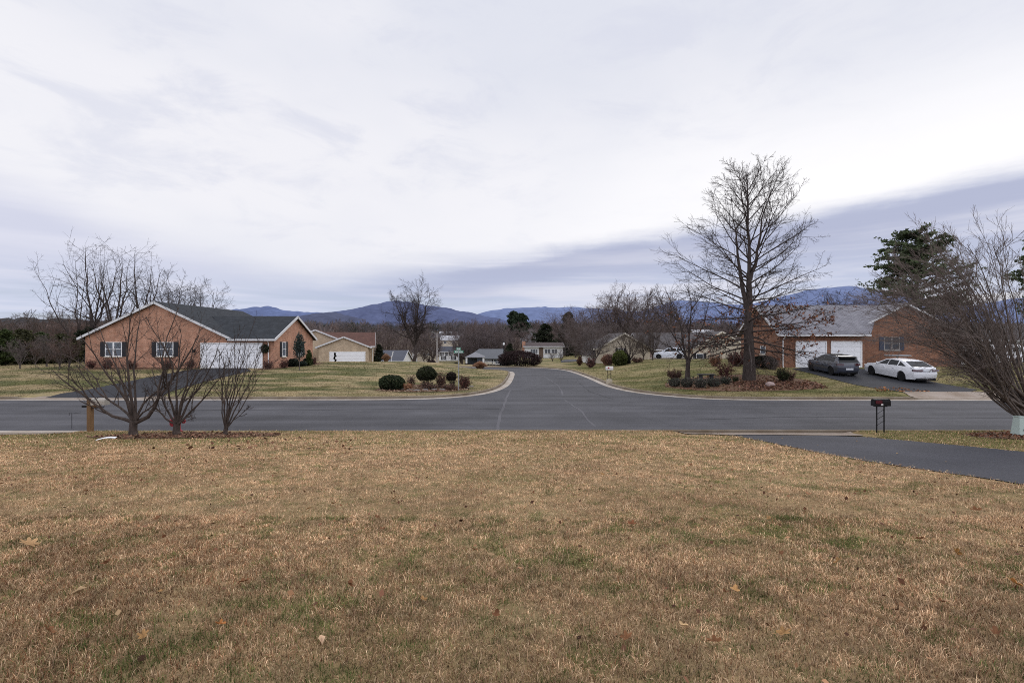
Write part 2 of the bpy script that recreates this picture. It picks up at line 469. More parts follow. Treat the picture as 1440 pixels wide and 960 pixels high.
def asphalt(name, c, var=.25, grain=70, streak=True):
    m, nt, b = newmat(name)
    v = coords(nt)
    g = noise(nt, v, grain, 3, .8); w = noise(nt, coords(nt, 'Object', (.06, .9, 1)), 1.0, 5, .6); w2 = noise(nt, v, .35, 4, .6)
    a = mixc(nt, g, rgba(c, 1 - var), rgba(c, 1 + var))
    a = mixc(nt, 1.0, a, ramp(nt, w2, .3, .7, rgba((.8,) * 3), rgba((1.2,) * 3)), 'MULTIPLY')
    if streak: a = mixc(nt, 1.0, a, ramp(nt, w, .32, .68, rgba((.76,) * 3), rgba((1.22,) * 3)), 'MULTIPLY')
    if streak:
        vo = nd(nt, 'ShaderNodeTexVoronoi', feature='DISTANCE_TO_EDGE'); vo.inputs['Scale'].default_value = .16
        wv = nd(nt, 'ShaderNodeVectorMath', operation='ADD')
        nz = nd(nt, 'ShaderNodeTexNoise'); nz.inputs['Scale'].default_value = .5; nt.links.new(v, nz.inputs['Vector'])
        nt.links.new(v, wv.inputs[0]); nt.links.new(nz.outputs['Color'], wv.inputs[1]); nt.links.new(wv.outputs[0], vo.inputs['Vector'])
        a = mixc(nt, ramp(nt, vo.outputs['Distance'], .0, .008, (.3, .3, .3, 1), (0, 0, 0, 1)), a, rgba(c, .55))
    nt.links.new(a, b.inputs['Base Color']); b.inputs['Roughness'].default_value = .88; b.inputs['Specular IOR Level'].default_value = .2
    bump(nt, b, g, .35, .01)
    return m
ASPHALT = asphalt('asphalt_road', (.067, .066, .072))
ASPHALT_BLACK = asphalt('asphalt_sealed', (.027, .028, .033), .35, 60, False)
ASPHALT_NEAR = asphalt('asphalt_near_drive', (.05, .05, .058), .75, 26, False)
def concrete(name, c):
    m, nt, b = newmat(name)
    v = coords(nt); g = noise(nt, v, 30, 4, .7); w = noise(nt, v, .8, 5, .7)
    a = mixc(nt, g, rgba(c, .85), rgba(c, 1.12))
    a = mixc(nt, ramp(nt, w, .35, .7), a, (c[0] * .62, c[1] * .55, c[2] * .47, 1))
    nt.links.new(a, b.inputs['Base Color']); b.inputs['Roughness'].default_value = .9
    bump(nt, b, g, .3, .008); return m
CONC = concrete('concrete_gutter', (.42, .38, .34))
CONC_KERB = concrete('concrete_kerb', (.21, .175, .135))
CONC_APRON = concrete('concrete_apron', (.3, .25, .21))

def ngon(name, polys, z, mat):
    bm = bmesh.new()
    for p in polys:
        vs = [bm.verts.new((x, y, z)) for x, y in p]
        bm.faces.new(vs)
    bmesh.ops.triangulate(bm, faces=bm.faces[:])
    me = bpy.data.meshes.new(name); bm.normal_update()
    for f in bm.faces:
        if f.normal.z < 0: f.normal_flip()
    bm.to_mesh(me); bm.free()
    return link(name, me, mat)
# the cross street and the side road as one asphalt sheet
main = [(-300, Y0 - .02), (300, Y0 - .02), (300, 28.22)] + [p for p in RIGHT_EDGE if 12.9 < p[0] < 299 and p[1] < 28.5] + [(12.6, 28.34), (-9, 28.42)] + [p for p in LEFT_EDGE[::-1] if -299 < p[0] < -9.2 and p[1] < 29] + [(-300, 28.37)]
sd_l = [p for p in LEFT_EDGE if not (p[0] < -8.9 and p[1] < 29)]; sd_r = [p for p in RIGHT_EDGE if not (p[0] > 12.5)]
sidepoly = [(-9, 28.42)] + sd_l + sd_r[::-1] + [(12.6, 28.34)]
tag(ngon('road', [main, sidepoly], 0.0, ASPHALT), kind='structure')

def resample(pl, st):
    out = [Vector(pl[0])]
    for a, b in zip(pl, pl[1:]):
        a = Vector(a); b = Vector(b); L = (b - a).length; n = max(1, int(L / (st if min(abs(a.x), abs(b.x)) < 60 else 20)))
        for i in range(1, n + 1): out.append(a.lerp(b, i / n))
    return out
def sweep(name, pl, side, prof, mat, kerb):
    """PROF (offset from asphalt, z) swept along PL; SIDE +1: away from the asphalt is to the left of travel"""
    pts = resample(pl, .35); vs = []; k = len(prof); fs = []
    for i, p in enumerate(pts):
        t = (pts[min(i + 1, len(pts) - 1)] - pts[max(i - 1, 0)]).normalized()
        nrm = Vector((-t.y, t.x)) * side
        m = float(apron_mask(np.array(p.x), np.array(p.y))) if kerb else 0
        jit = (float(vnoise(p.x * 3, p.y * 3, 5)) - .5) * .012
        for o, z in prof:
            q = p + nrm * o
            zz = z if z < .02 else z * (1 - m) + .022 * m
            vs.append((q.x, q.y, zz + (jit if z > .02 else 0)))
    for i in range(len(pts) - 1):
        for j in range(k - 1):
            fs.append((i * k + j, i * k + j + 1, (i + 1) * k + j + 1, (i + 1) * k + j))
    me = bpy.data.meshes.new(name); me.from_pydata(vs, [], fs); me.update(); me.shade_flat()
    return tag(link(name, me, mat), kind='structure')
GUT = [(-.03, .006), (GW, .012)]
KRB = [(GW - .002, -.02), (GW + .015, .115), (GW + .05, .14), (GW + KW, .142), (GW + KW + .004, -.06)]
for pl, sd in ((LEFT_EDGE, 1), (RIGHT_EDGE, -1), (NEAR_EDGE, -1)):
    sweep('gutter', pl, sd, GUT, CONC, False)
    sweep('kerb', pl, sd, KRB, CONC_KERB, True)

def draped(name, poly, mat, dz=.02, step=.5, rnd=1, zfun=None, ragged=0):
    poly = chaikin(poly + [poly[0]], rnd)[:-1] if rnd else poly
    if ragged:
        q = []
        for a_, b_ in zip(poly, poly[1:] + poly[:1]):
            n_ = max(1, int(math.hypot(b_[0] - a_[0], b_[1] - a_[1]) / .25))
            for i in range(n_):
                x_, y_ = a_[0] + (b_[0] - a_[0]) * i / n_, a_[1] + (b_[1] - a_[1]) * i / n_
                q.append((x_ + (float(fbm(x_ * 1.9, y_ * 1.9, 301)) - .5) * ragged * 2, y_ + (float(fbm(x_ * 1.9, y_ * 1.9, 302)) - .5) * ragged))
        poly = q
    bm = bmesh.new(); vs = [bm.verts.new((x, y, 0)) for x, y in poly]; bm.faces.new(vs)
    xs = [p[0] for p in poly]; ys = [p[1] for p in poly]
    for ax, lo, hi in ((0, min(xs), max(xs)), (1, min(ys), max(ys))):
        t = lo + step
        while t < hi:
            no = (1, 0, 0) if ax == 0 else (0, 1, 0); co = (t, 0, 0) if ax == 0 else (0, t, 0)
            bmesh.ops.bisect_plane(bm, geom=bm.verts[:] + bm.edges[:] + bm.faces[:], plane_co=co, plane_no=no)
            t += step
    bmesh.ops.triangulate(bm, faces=bm.faces[:])
    bm.verts.ensure_lookup_table()
    co = np.array([v.co[:2] for v in bm.verts]); zz = (zfun or H)(co[:, 0], co[:, 1])
    for v, z in zip(bm.verts, zz): v.co.z = z + dz
    bm.normal_update()
    for f in bm.faces:
        if f.normal.z < 0: f.normal_flip()
    me = bpy.data.meshes.new(name); bm.to_mesh(me); bm.free(); me.shade_smooth()
    return tag(link(name, me, mat), kind='structure')
draped('driveway', DRIVE_LEFT, ASPHALT_BLACK, .03, .7, ragged=.12)
draped('driveway', DRIVE_RIGHT, ASPHALT_BLACK, .03, .7, ragged=.12)
draped('driveway', DRIVE_NEAR, ASPHALT_NEAR, .014, .5, ragged=.1)
draped('driveway', [(7.9, 80), (10.6, 80), (12.6, 92), (9.0, 92)], ASPHALT, .05, 1.5)
draped('driveway', [(18.2, 68.4), (29, 68.8), (29, 75.5), (21.5, 75.5), (18.6, 71.5)], CONC, .05, 1.2)
b0 = 28.35 + GW + .005
draped('driveway_apron', [(-28.6, b0 + .05), (-19.9, b0 + .05), (-20.5, b0 + .75), (-27.8, b0 + .75)], CONC_APRON, .035, .15, 0)
draped('driveway_apron', [(23.2, b0 - .12), (30.1, b0 - .12), (29.4, 30.45), (23.9, 30.45)], CONC_APRON, .035, .15, 0)
draped('driveway_apron', [(5.9, 18.19), (12.3, 18.19), (11.8, 16.68), (7.1, 16.68), (6.4, 17.3)], CONC_APRON, .03, .15, 0)
draped('driveway_apron', [(-23.5, 18.19), (-15.9, 18.19), (-16.9, 17.5), (-18.4, 16.6), (-23.5, 16.6)], CONC_APRON, .03, .15, 0)
m, nt, b = newmat('mulch')
v = coords(nt); f = noise(nt, v, 22, 5, .8); f2 = noise(nt, v, 2.5, 3)
a = mixc(nt, ramp(nt, f, .3, .7), (.06, .03, .02, 1), (.2, .105, .065, 1)); a = mixc(nt, ramp(nt, f2, .45, .7), a, (.16, .11, .06, 1))
nt.links.new(a, b.inputs['Base Color']); b.inputs['Roughness'].default_value = .95; bump(nt, b, f, 1, .04); MULCH = m
for bd in (BED_TREES, BED_RIGHT, BED_CORNER, BED_OAK, BED_HOUSE, BED_END): draped('mulch_bed', bd, MULCH, .022, .4, 2)

def strip(name, pl, w, z, mat):
    vs = []; fs = []
    pts = resample(pl, .5)
    for i, p in enumerate(pts):
        t = (pts[min(i + 1, len(pts) - 1)] - pts[max(i - 1, 0)]).normalized(); n = Vector((-t.y, t.x))
        ww = w * (.7 + .6 * float(vnoise(p.x * 1.3, p.y * 1.3, 77)))
        off = (float(vnoise(p.x * .9, p.y * .9, 78)) - .5) * .12
        for sgn in (-.5, .5): q = p + n * (off + sgn * ww); vs.append((q.x, q.y, z))
    for i in range(len(pts) - 1): fs.append((2 * i, 2 * i + 1, 2 * i + 3, 2 * i + 2))
    me = bpy.data.meshes.new(name); me.from_pydata(vs, [], fs); me.update()
    return tag(link(name, me, mat), kind='structure')
SEAM = asphalt('asphalt_seam', (.095, .092, .1), .3, 60, False)
strip('road_seam', [(-.55, 18.8), (-.5, 24), (-.35, 29), (-.1, 34.5)], .13, .004, SEAM)
strip('road_seam', [(3.25, 19.6), (3.3, 24), (3.0, 28.5)], .09, .004, SEAM)
strip('road_seam', [(3.2, 31), (3.5, 38), (3.1, 47), (2.0, 54)], .1, .004, SEAM)

TAR = asphalt('asphalt_tar', (.03, .03, .033), .3, 60, False)
strip('road_seam', [(-19, 24.6), (-11, 24.2), (-3, 24.9), (-.6, 24.7)], .06, .0045, TAR)
strip('road_seam', [(8, 21.4), (13, 22.2), (19, 21.7), (26, 22.0)], .06, .0045, TAR)
strip('road_seam', [(5.9, 29), (5.2, 33), (5.4, 40)], .05, .0045, TAR)

# ------------------------------------------------------------------ far mountains
def mountain(prof, dist, depth, col, seed, foot=436, rough=1.0):
    """ridge line PROF given as (photo x, photo y) seen at DIST metres"""
    px = np.linspace(prof[0][0], prof[-1][0], 240)
    py = np.interp(px, [p[0] for p in prof], [p[1] for p in prof])
    k = np.ones(9) / 9; pys = np.convolve(np.pad(py, 4, 'edge'), k, 'valid')
    X = (px - 720) * dist / F; top = E - (pys - 480) * dist / F
    top = top + (fbm(px * .09, px * 0, seed, 3) - .5) * dist * .004 * rough
    rows = []
    for j, t in enumerate(np.linspace(0, 1, 26)):
        y = dist - depth * (1 - t); s = t ** .8
        sp = (fbm(X / (dist * .035) + seed, np.full_like(X, y) / (dist * .08), seed, 4) - .5) * (t * (1 - t) * 4) * .36
        z = -60 + (top + 60) * np.clip(s + sp, 0, 1.0)
        rows.append(np.stack([X * (y / dist) ** .0, np.full_like(X, y), z], -1))
    rows.append(np.stack([X, np.full_like(X, dist + depth * .8), np.full_like(X, -60.)], -1))
    V = np.array(rows); ny, nx = V.shape[:2]
    ids = np.arange(nx * ny).reshape(ny, nx)
    q = np.stack([ids[:-1, :-1], ids[:-1, 1:], ids[1:, 1:], ids[1:, :-1]], -1).reshape(-1, 4)
    n = fbm(V[..., 0] / dist * 60, V[..., 1] / dist * 40 + V[..., 2] / dist * 90, seed + 3, 4)[..., None]
    t = np.linspace(0, 1, ny)[:, None, None]
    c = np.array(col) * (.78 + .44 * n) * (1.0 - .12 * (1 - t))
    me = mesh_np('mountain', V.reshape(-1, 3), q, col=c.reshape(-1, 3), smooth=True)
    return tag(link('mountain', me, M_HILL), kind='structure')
m, nt, b = newmat('far_hill')
ca = nd(nt, 'ShaderNodeAttribute', attribute_name='Col').outputs['Color']
f = noise(nt, coords(nt, 'Object', (1, 1, 2)), .012, 6, .7)
nt.links.new(mixc(nt, 1.0, ca, ramp(nt, f, .3, .7, rgba((.82,) * 3), rgba((1.2,) * 3)), 'MULTIPLY'), b.inputs['Base Color'])
b.inputs['Roughness'].default_value = 1; b.inputs['Specular IOR Level'].default_value = 0
M_HILL = m
mountain([(640,452),(670,440),(700,435),(725,432),(760,431.5),(800,432),(845,433),(900,440),(940,424),(965,420),(1000,426),(1050,430),(1100,416),(1140,407),(1180,402),(1215,403),(1240,410),(1290,428),(1340,436),(1420,420),(1500,415),(1700,440),(1900,450)], 9000, 3200, (.145, .18, .30), 3)  # far ridges: bluish distance haze is put into their colours
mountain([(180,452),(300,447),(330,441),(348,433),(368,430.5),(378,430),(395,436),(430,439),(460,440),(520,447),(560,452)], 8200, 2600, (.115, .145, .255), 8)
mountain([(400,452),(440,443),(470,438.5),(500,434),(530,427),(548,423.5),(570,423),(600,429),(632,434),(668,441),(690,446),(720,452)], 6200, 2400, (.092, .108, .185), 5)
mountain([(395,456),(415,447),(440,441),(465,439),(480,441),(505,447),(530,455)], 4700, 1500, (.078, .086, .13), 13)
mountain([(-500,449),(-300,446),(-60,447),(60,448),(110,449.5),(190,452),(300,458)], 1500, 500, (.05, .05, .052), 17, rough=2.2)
# ------------------------------------------------------------------ branching, level by level, in numpy
def unit(v): return v / (np.linalg.norm(v, axis=-1, keepdims=True) + 1e-9)
def resample_path(p, k):
    p = np.asarray(p, float); d = np.concatenate([[0], np.cumsum(np.linalg.norm(np.diff(p, axis=0), axis=1))])
    t = np.linspace(0, d[-1], k)
    return np.stack([np.interp(t, d, p[:, i]) for i in range(3)], -1)
def spawn(P, R, rng, count, t0=.15, t1=1.0, ang=(45, 10), lenf=.5, taper_len=.6, lsd=.25, rfac=.6, rtip=.3, k=4, up=0., wob=.12, flat=0., rmin=.003, lmax=None):
    """children of every polyline in P (n,k,3) with radii R (n,k); COUNT a number or an array per parent"""
    n, k0, _ = P.shape
    cnt = np.full(n, count) if np.isscalar(count) else np.asarray(count)
    cnt = np.floor(cnt + rng.random(n)).astype(int)
    idx = np.repeat(np.arange(n), cnt); m = len(idx)
    first = np.concatenate([[0], np.cumsum(cnt)])[:-1]
    j = np.arange(m) - first[idx]
    t = t0 + (t1 - t0) * (j + rng.random(m)) / np.maximum(cnt[idx], 1)
    s = t * (k0 - 1); i = np.minimum(s.astype(int), k0 - 2); f = (s - i)[:, None]
    pos = P[idx, i] * (1 - f) + P[idx, i + 1] * f
    tan = unit(P[idx, i + 1] - P[idx, i])
    r = R[idx, i] * (1 - f[:, 0]) + R[idx, i + 1] * f[:, 0]
    plen = np.linalg.norm(np.diff(P, axis=1), axis=2).sum(1)[idx]
    L = plen * lenf * (1 - taper_len * t) * (1 + lsd * rng.standard_normal(m)).clip(.35, 1.7)
    if lmax: L = np.minimum(L, lmax)
    v = rng.standard_normal((m, 3)); v[:, 2] *= (1 - flat)
    v = unit(v - (v * tan).sum(1, keepdims=True) * tan)
    a = np.radians(ang[0] + ang[1] * rng.standard_normal(m))[:, None]
    d = unit(np.cos(a) * tan + np.sin(a) * v)
    pts = [pos]; p = pos
    for q in range(k - 1):
        p = p + d * (L / (k - 1))[:, None]; pts.append(p)
        d = d + wob * rng.standard_normal((m, 3)); d[:, 2] += up; d = unit(d)
    r0 = np.maximum(r * rfac, rmin)
    rr = r0[:, None] * np.linspace(1, rtip, k)[None]
    return np.stack(pts, 1), np.maximum(rr, rmin * .55), t
def tubes(groups):
    """list of (P, R, sides) -> verts, quads"""
    Vs = []; Qs = []; base = 0
    for P, R, s in groups:
        n, k, _ = P.shape
        if n == 0: continue
        t = np.empty_like(P); t[:, 1:-1] = P[:, 2:] - P[:, :-2]; t[:, 0] = P[:, 1] - P[:, 0]; t[:, -1] = P[:, -1] - P[:, -2]
        t = unit(t); m = unit(t.mean(1))
        ref = np.where(np.abs(m[:, 2:3]) < .8, np.array([[0, 0, 1.]]), np.array([[1., 0, 0]]))[:, None, :]
        a = unit(np.cross(t, ref)); b = np.cross(t, a)
        w = np.arange(s) * 2 * np.pi / s
        V = P[:, :, None] + R[:, :, None, None] * (a[:, :, None] * np.cos(w)[:, None] + b[:, :, None] * np.sin(w)[:, None])
        idx = np.arange(n * k * s).reshape(n, k, s) + base
        nx = np.roll(idx, -1, 2)
        q = np.stack([idx[:, :-1], nx[:, :-1], nx[:, 1:], idx[:, 1:]], -1).reshape(-1, 4)
        Vs.append(V.reshape(-1, 3)); Qs.append(q); base += n * k * s
    return np.concatenate(Vs), np.concatenate(Qs)
def tube_mesh(name, groups, smooth=True):
    V, Q = tubes(groups); return mesh_np(name, V, Q, smooth=smooth)
def limbs(paths, k=9):
    P = np.array([resample_path([q[:3] for q in p], k) for p in paths])
    R = np.array([np.interp(np.linspace(0, 1, k), np.linspace(0, 1, len(p)), [q[3] for q in p]) for p in paths])
    return P, R
def wobble(P, rng, amt):
    n, k, _ = P.shape
    w = rng.standard_normal((n, k, 3)) * amt; w[:, 0] = 0
    P = P.copy(); P += w; return P

def leaf_cards(C, size, rng, col, var=.25, aspect=1.6, flatness=0., sizevar=.4, normal=None, nmix=.0):
    """one small four-sided leaf at every centre; colours (n,3) or one"""
    n = len(C); nrm = rng.standard_normal((n, 3)); nrm[:, 2] += flatness * 3
    if normal is not None: nrm = unit(nrm) * (1 - nmix) + normal * nmix
    nrm = unit(nrm); t = unit(np.cross(nrm, rng.standard_normal((n, 3)))); b = np.cross(nrm, t)
    s = (size * (1 + sizevar * rng.standard_normal(n)).clip(.4, 2))[:, None]
    V = np.stack([C - t * s * aspect * .5, C + b * s * .5, C + t * s * aspect * .5, C - b * s * .5], 1)
    c = np.broadcast_to(np.asarray(col, float), (n, 3)) * (1 + var * rng.standard_normal((n, 1))).clip(.35, 1.9)
    return V.reshape(-1, 3), np.arange(n * 4).reshape(-1, 4), np.repeat(c, 4, 0)
def cards_mesh(name, C, size, rng, col, **kw):
    V, Q, c = leaf_cards(C, size, rng, col, **kw); return mesh_np(name, V, Q, col=c)

# ------------------------------------------------------------------ kinds of tree (meshes only; origin at the foot)
def bare_round(rng, h=12, spread=.45, lead=5, r=.2, twig=.012, n=(4, 9, 7, 4), up=.06, fork=.28, clear=.2, wob=.13):
    """round-headed bare deciduous tree: meshes for trunk and crown"""
    th = h * fork
    ax = [(0, 0, -.15, r * 1.35), (0, 0, .25, r), (rng.normal() * .08, rng.normal() * .08, th, r * .8)]
    paths = [ax]
    for i in range(lead):
        w = 2 * math.pi * (i + rng.random() * .5) / lead; s = h * spread * (.5 + .55 * rng.random()) if i else h * .05
        zt = h * (.82 + .18 * rng.random()) if i else h
        z0 = th * (.75 + .25 * rng.random())
        paths.append([(0, 0, z0, r * .6), (math.cos(w) * s * .4, math.sin(w) * s * .4, z0 + (zt - z0) * .35, r * .45), (math.cos(w) * s * .75, math.sin(w) * s * .75, z0 + (zt - z0) * .7, r * .26), (math.cos(w) * s, math.sin(w) * s, zt, r * .05)])
    P, R = limbs(paths, 9); P = wobble(P, rng, h * .008)
    L = P[1:]; LR = R[1:]
    P1, R1, _ = spawn(L, LR, rng, n[1], .12, .97, (44, 11), .48, .5, rfac=.55, k=6, up=up, wob=wob, rmin=twig * 1.3)
    P2, R2, _ = spawn(P1, R1, rng, n[2], .15, 1, (45, 12), .5, .5, rfac=.55, k=4, up=up, wob=wob * 1.1, rmin=twig)
    P3, R3, _ = spawn(P2, R2, rng, n[3], .2, 1, (42, 14), .6, .4, rfac=.7, k=3, up=up * .5, wob=wob * 1.1, rmin=twig * .8)
    return tube_mesh('trunk', [(P, R, 8), (P1, R1, 4)]), tube_mesh('crown', [(P2, R2, 3), (P3, R3, 3)], False)

def evergreen_spread(rng, h=12, r=4, nbr=60, crown0=.15, col=(.03, .042, .02), leaf=.22, per=70, top=.25, droop=-.03, profile=None, trunk_r=.2):
    """conifer with tiers of boughs: meshes for trunk and crown"""
    z = np.sort(rng.random(nbr)) * (1 - crown0) + crown0
    prof = profile or (lambda t: (1 - t) ** .75)
    P = []; R = []
    for t in z:
        L = r * prof((t - crown0) / (1 - crown0)) * (.7 + .5 * rng.random()) + top * .6; w = rng.random() * 6.28
        d = np.array([math.cos(w), math.sin(w), .12 + .25 * t]); p = np.array([0, 0, h * t]); pts = [p]
        for q in range(5):
            p = p + d * L / 5; d = d + np.array([0, 0, droop]) + rng.standard_normal(3) * .08; pts.append(p)
        P.append(pts); R.append(np.linspace(.06, .012, 6) * h / 12)
    P = np.array(P); R = np.array(R)
    tr, trr = limbs([[(0, 0, -.1, trunk_r), (0, 0, h * .5, trunk_r * .6), (0, 0, h, .02)]], 7)
    P1, R1, _ = spawn(P, R, rng, 7, .25, 1, (50, 12), .45, .5, k=3, flat=.7, up=.05)
    C = []
    for A, m in ((P, per * .5), (P1, per * .12)):
        n, k, _ = A.shape; idx = np.repeat(np.arange(n), max(2, int(m)))
        t = (rng.random(len(idx)) ** .7) * (k - 1) * .999; i = t.astype(int); f = (t - i)[:, None]
        C.append(A[idx, i] * (1 - f) + A[idx, i + 1] * f + rng.standard_normal((len(idx), 3)) * np.array([1, 1, .55]) * leaf * .9)
    C = np.concatenate(C)
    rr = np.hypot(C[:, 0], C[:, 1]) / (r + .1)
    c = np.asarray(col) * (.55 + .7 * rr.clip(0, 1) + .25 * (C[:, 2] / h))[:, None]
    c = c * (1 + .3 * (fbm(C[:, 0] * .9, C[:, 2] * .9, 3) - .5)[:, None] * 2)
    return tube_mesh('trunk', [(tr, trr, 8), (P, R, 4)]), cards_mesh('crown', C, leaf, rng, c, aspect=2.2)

def shell_points(rng, n, a, b, c, depth=.25, lump=.12, seed=1, squareness=2.0, zmin=-.95):
    d = unit(rng.standard_normal((int(n * 1.3), 3))); d = d[d[:, 2] > zmin][:n]
    l = 1 + lump * (fbm(d[:, 0] * 3 + 7 + d[:, 2] * 2, d[:, 1] * 3 + seed, seed) - .5) * 2
    q = (np.abs(d) ** squareness).sum(1) ** (-1 / squareness)
    rr = (1 - depth * rng.random(len(d)) ** 1.6) * l * q
    return d * rr[:, None] * np.array([a, b, c]), d
def clipped_shrub(rng, a=.8, b=.8, c=.5, col=(.025, .035, .014), n=5000, leaf=.045, seed=1, lump=.1, depth=.3, z0=None):
    P, d = shell_points(rng, n, a, b, c, depth, lump, seed, zmin=-.8)
    P[:, 2] += c * .8 if z0 is None else z0
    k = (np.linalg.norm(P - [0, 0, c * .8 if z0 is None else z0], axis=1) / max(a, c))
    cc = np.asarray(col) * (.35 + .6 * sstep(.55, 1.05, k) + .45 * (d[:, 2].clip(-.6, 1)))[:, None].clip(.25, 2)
    return cards_mesh('foliage', P, leaf, rng, cc, normal=d, nmix=.35)
def stem_bundle(rng, n, h, spread, r=.012, k=5, sub=5, lean=.9, base=.08, sublen=.4, sub2=0, up=.06):
    w = rng.random(n) * 6.28; s = spread * np.sqrt(rng.random(n)); hh = h * (.42 + .6 * rng.random(n) ** 1.3)
    t = np.linspace(0, 1, k)[None, :, None]
    b = np.stack([np.cos(w) * base * rng.random(n), np.sin(w) * base * rng.random(n), np.full(n, -.03)], -1)[:, None]
    e = np.stack([np.cos(w) * s, np.sin(w) * s, hh], -1)[:, None]
    P = b + (e - b) * np.concatenate([t ** (1 / lean), t ** (1 / lean), t], -1)
    P = P + rng.standard_normal(P.shape) * spread * .04 * t
    R = np.repeat((r * np.linspace(1, .35, k))[None], n, 0)
    g = [(P, R, 4)]
    P1, R1, _ = spawn(P, R, rng, sub, .25, 1, (35, 10), sublen, .5, rfac=.6, k=3, up=up, rmin=r * .35)
    g.append((P1, R1, 3))
    if sub2:
        P2, R2, _ = spawn(P1, R1, rng, sub2, .2, 1, (38, 12), .5, .4, rfac=.7, k=3, up=up * .5, rmin=r * .3); g.append((P2, R2, 3)); P1 = P2
    return g, P1
def thing_from(name, loc, label, cat, parts, group=None, rz=0, scale=None):
    """an Empty at LOC with the given (part name, mesh, material)"""
    o = empty(name, loc, label, cat, group, rz)
    if scale is not None: o.scale = scale if hasattr(scale, '__len__') else (scale,) * 3
    for pn, me, mt in parts:
        link(pn, me, mt, o)
    return o
# ------------------------------------------------------------------ grass blades of the near lawn
def blade_field(rng, x0f, x1f, y0, y1, dens, hgt, wid, nseg, colfun, accept, name='grass'):
    A = (x1f(y1) - x0f(y1)) * (y1 - y0); n = int(A * dens)
    y = y0 + (y1 - y0) * rng.random(n); x = x0f(y1) + (x1f(y1) - x0f(y1)) * rng.random(n)
    ok = (x > x0f(y)) & (x < x1f(y)) & accept(x, y)
    x, y = x[ok], y[ok]; n = len(x)
    z = H(x, y) - .004
    w = rng.random(n) * 6.283; lean = np.radians(rng.normal(57, 18, n).clip(8, 88))
    L = hgt * (1 + .4 * rng.standard_normal(n)).clip(.35, 2.1) * (.75 + .6 * vnoise(x * 1.7, y * 1.7, 91))
    d = np.stack([np.cos(w), np.sin(w)], -1); sx = np.stack([-d[:, 1], d[:, 0]], -1) * (wid * (.6 + .8 * rng.random(n)))[:, None]
    h1_ = L * np.cos(lean * .55); o1 = L * np.sin(lean * .55)
    c = colfun(x, y, rng)
    B = np.stack([x, y], -1)
    def pt(o, hh, s, f): return np.concatenate([B + d * (o * 1.0)[:, None] + sx * f, (z + hh)[:, None]], 1)
    zero = np.zeros(n)
    if nseg == 2:
        m_o = L * .55 * np.sin(lean * .5); m_h = L * .55 * np.cos(lean * .5); t_o = m_o + L * .45 * np.sin(lean * 1.15); t_h = m_h + L * .45 * np.cos(lean * 1.15)
        V = np.stack([pt(zero, zero, 0, -.5), pt(zero, zero, 0, .5), pt(m_o, m_h, 0, .4), pt(m_o, m_h, 0, -.4), pt(t_o, t_h, 0, 0)], 1)
        ids = np.arange(n)[:, None] * 5
        q = ids + np.array([0, 1, 2, 3]); t = ids + np.array([3, 2, 4]); k = 5
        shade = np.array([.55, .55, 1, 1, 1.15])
    else:
        t_o = L * np.sin(lean); t_h = L * np.cos(lean)
        V = np.stack([pt(zero, zero, 0, -.5), pt(zero, zero, 0, .5), pt(t_o, t_h, 0, 0)], 1)
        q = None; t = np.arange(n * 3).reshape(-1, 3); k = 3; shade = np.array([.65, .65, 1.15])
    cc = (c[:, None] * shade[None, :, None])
    return V.reshape(-1, 3), (np.zeros((0, 4), int) if q is None else q), t, cc.reshape(-1, 3)
TAN = np.array((.54, .355, .21)); PALE = np.array((.72, .525, .335)); BRN = np.array((.20, .11, .06)); RED = np.array((.23, .11, .055)); GRN = np.array((.125, .135, .042)); GRN2 = np.array((.09, .12, .034)); GREY = np.array((.42, .285, .18))
def lawn_col(x, y, rng):
    n = len(x); u = rng.random(n)[:, None]; v = rng.random(n)
    c = np.where(u < .38, TAN, np.where(u < .56, PALE, np.where(u < .7, GREY, np.where(u < .9, BRN, RED))))
    c = np.broadcast_to(c, (n, 3)).copy()
    # patches of living grass, denser near the camera's right, by the trees and by the street
    p = fbm(x * .55, y * .55, 101, 3) + .25 * (fbm(x * 2.6, y * 2.6, 105, 2) - .5)
    amt = sstep(.55, .78, p) * (.16 + .22 * sstep(2, 9, x) * sstep(12, 4, y)) + .04
    clump = sstep(.63, .76, fbm(x * 3.4, y * 3.4, 131, 2)) * sstep(.42, .6, p) * .6
    near_street = sstep(13.2, 16.8, y)
    fleck = sstep(.6, .72, fbm(x * 5.5, y * 5.5, 171, 2)) * .42
    strip_ = sstep(11, 12.2, x) * sstep(11.5, 13, y) * .5
    amt = amt + .2 * near_street + clump + fleck + strip_ + .25 * sstep(-6.5, -9, x) * sstep(12.5, 15.5, y)
    g = v < amt.clip(0, .8)
    c[g] = np.where(rng.random(g.sum())[:, None] < .6, GRN, GRN2)
    dark = sstep(.5, .78, fbm(x * .4 + 9, y * .7, 111, 3)) * .22
    b = (rng.random(n) < dark) & ~g
    c[b] = BRN
    redd = sstep(.5, .72, fbm(x * .3, y * .3 + 4, 121, 2)) * sstep(3, -6, x) * .3 * (.5 + .5 * sstep(9, 4, y))
    r = (rng.random(n) < redd) & ~g; c[r] = RED
    gain = 1.06 + .34 * sstep(4, 12, y) - .22 * sstep(5.2, 2.5, y)
    gain = gain * (.84 + .4 * fbm(x * .8, y * 1.2, 141, 3)) * (.55 + .92 * vnoise(x * 11, y * 11, 181)) * (.8 + .42 * vnoise(x * 3.3, y * 3.3, 191))
    return c * (gain * (1 + .3 * rng.standard_normal(n)).clip(.45, 1.7))[:, None]
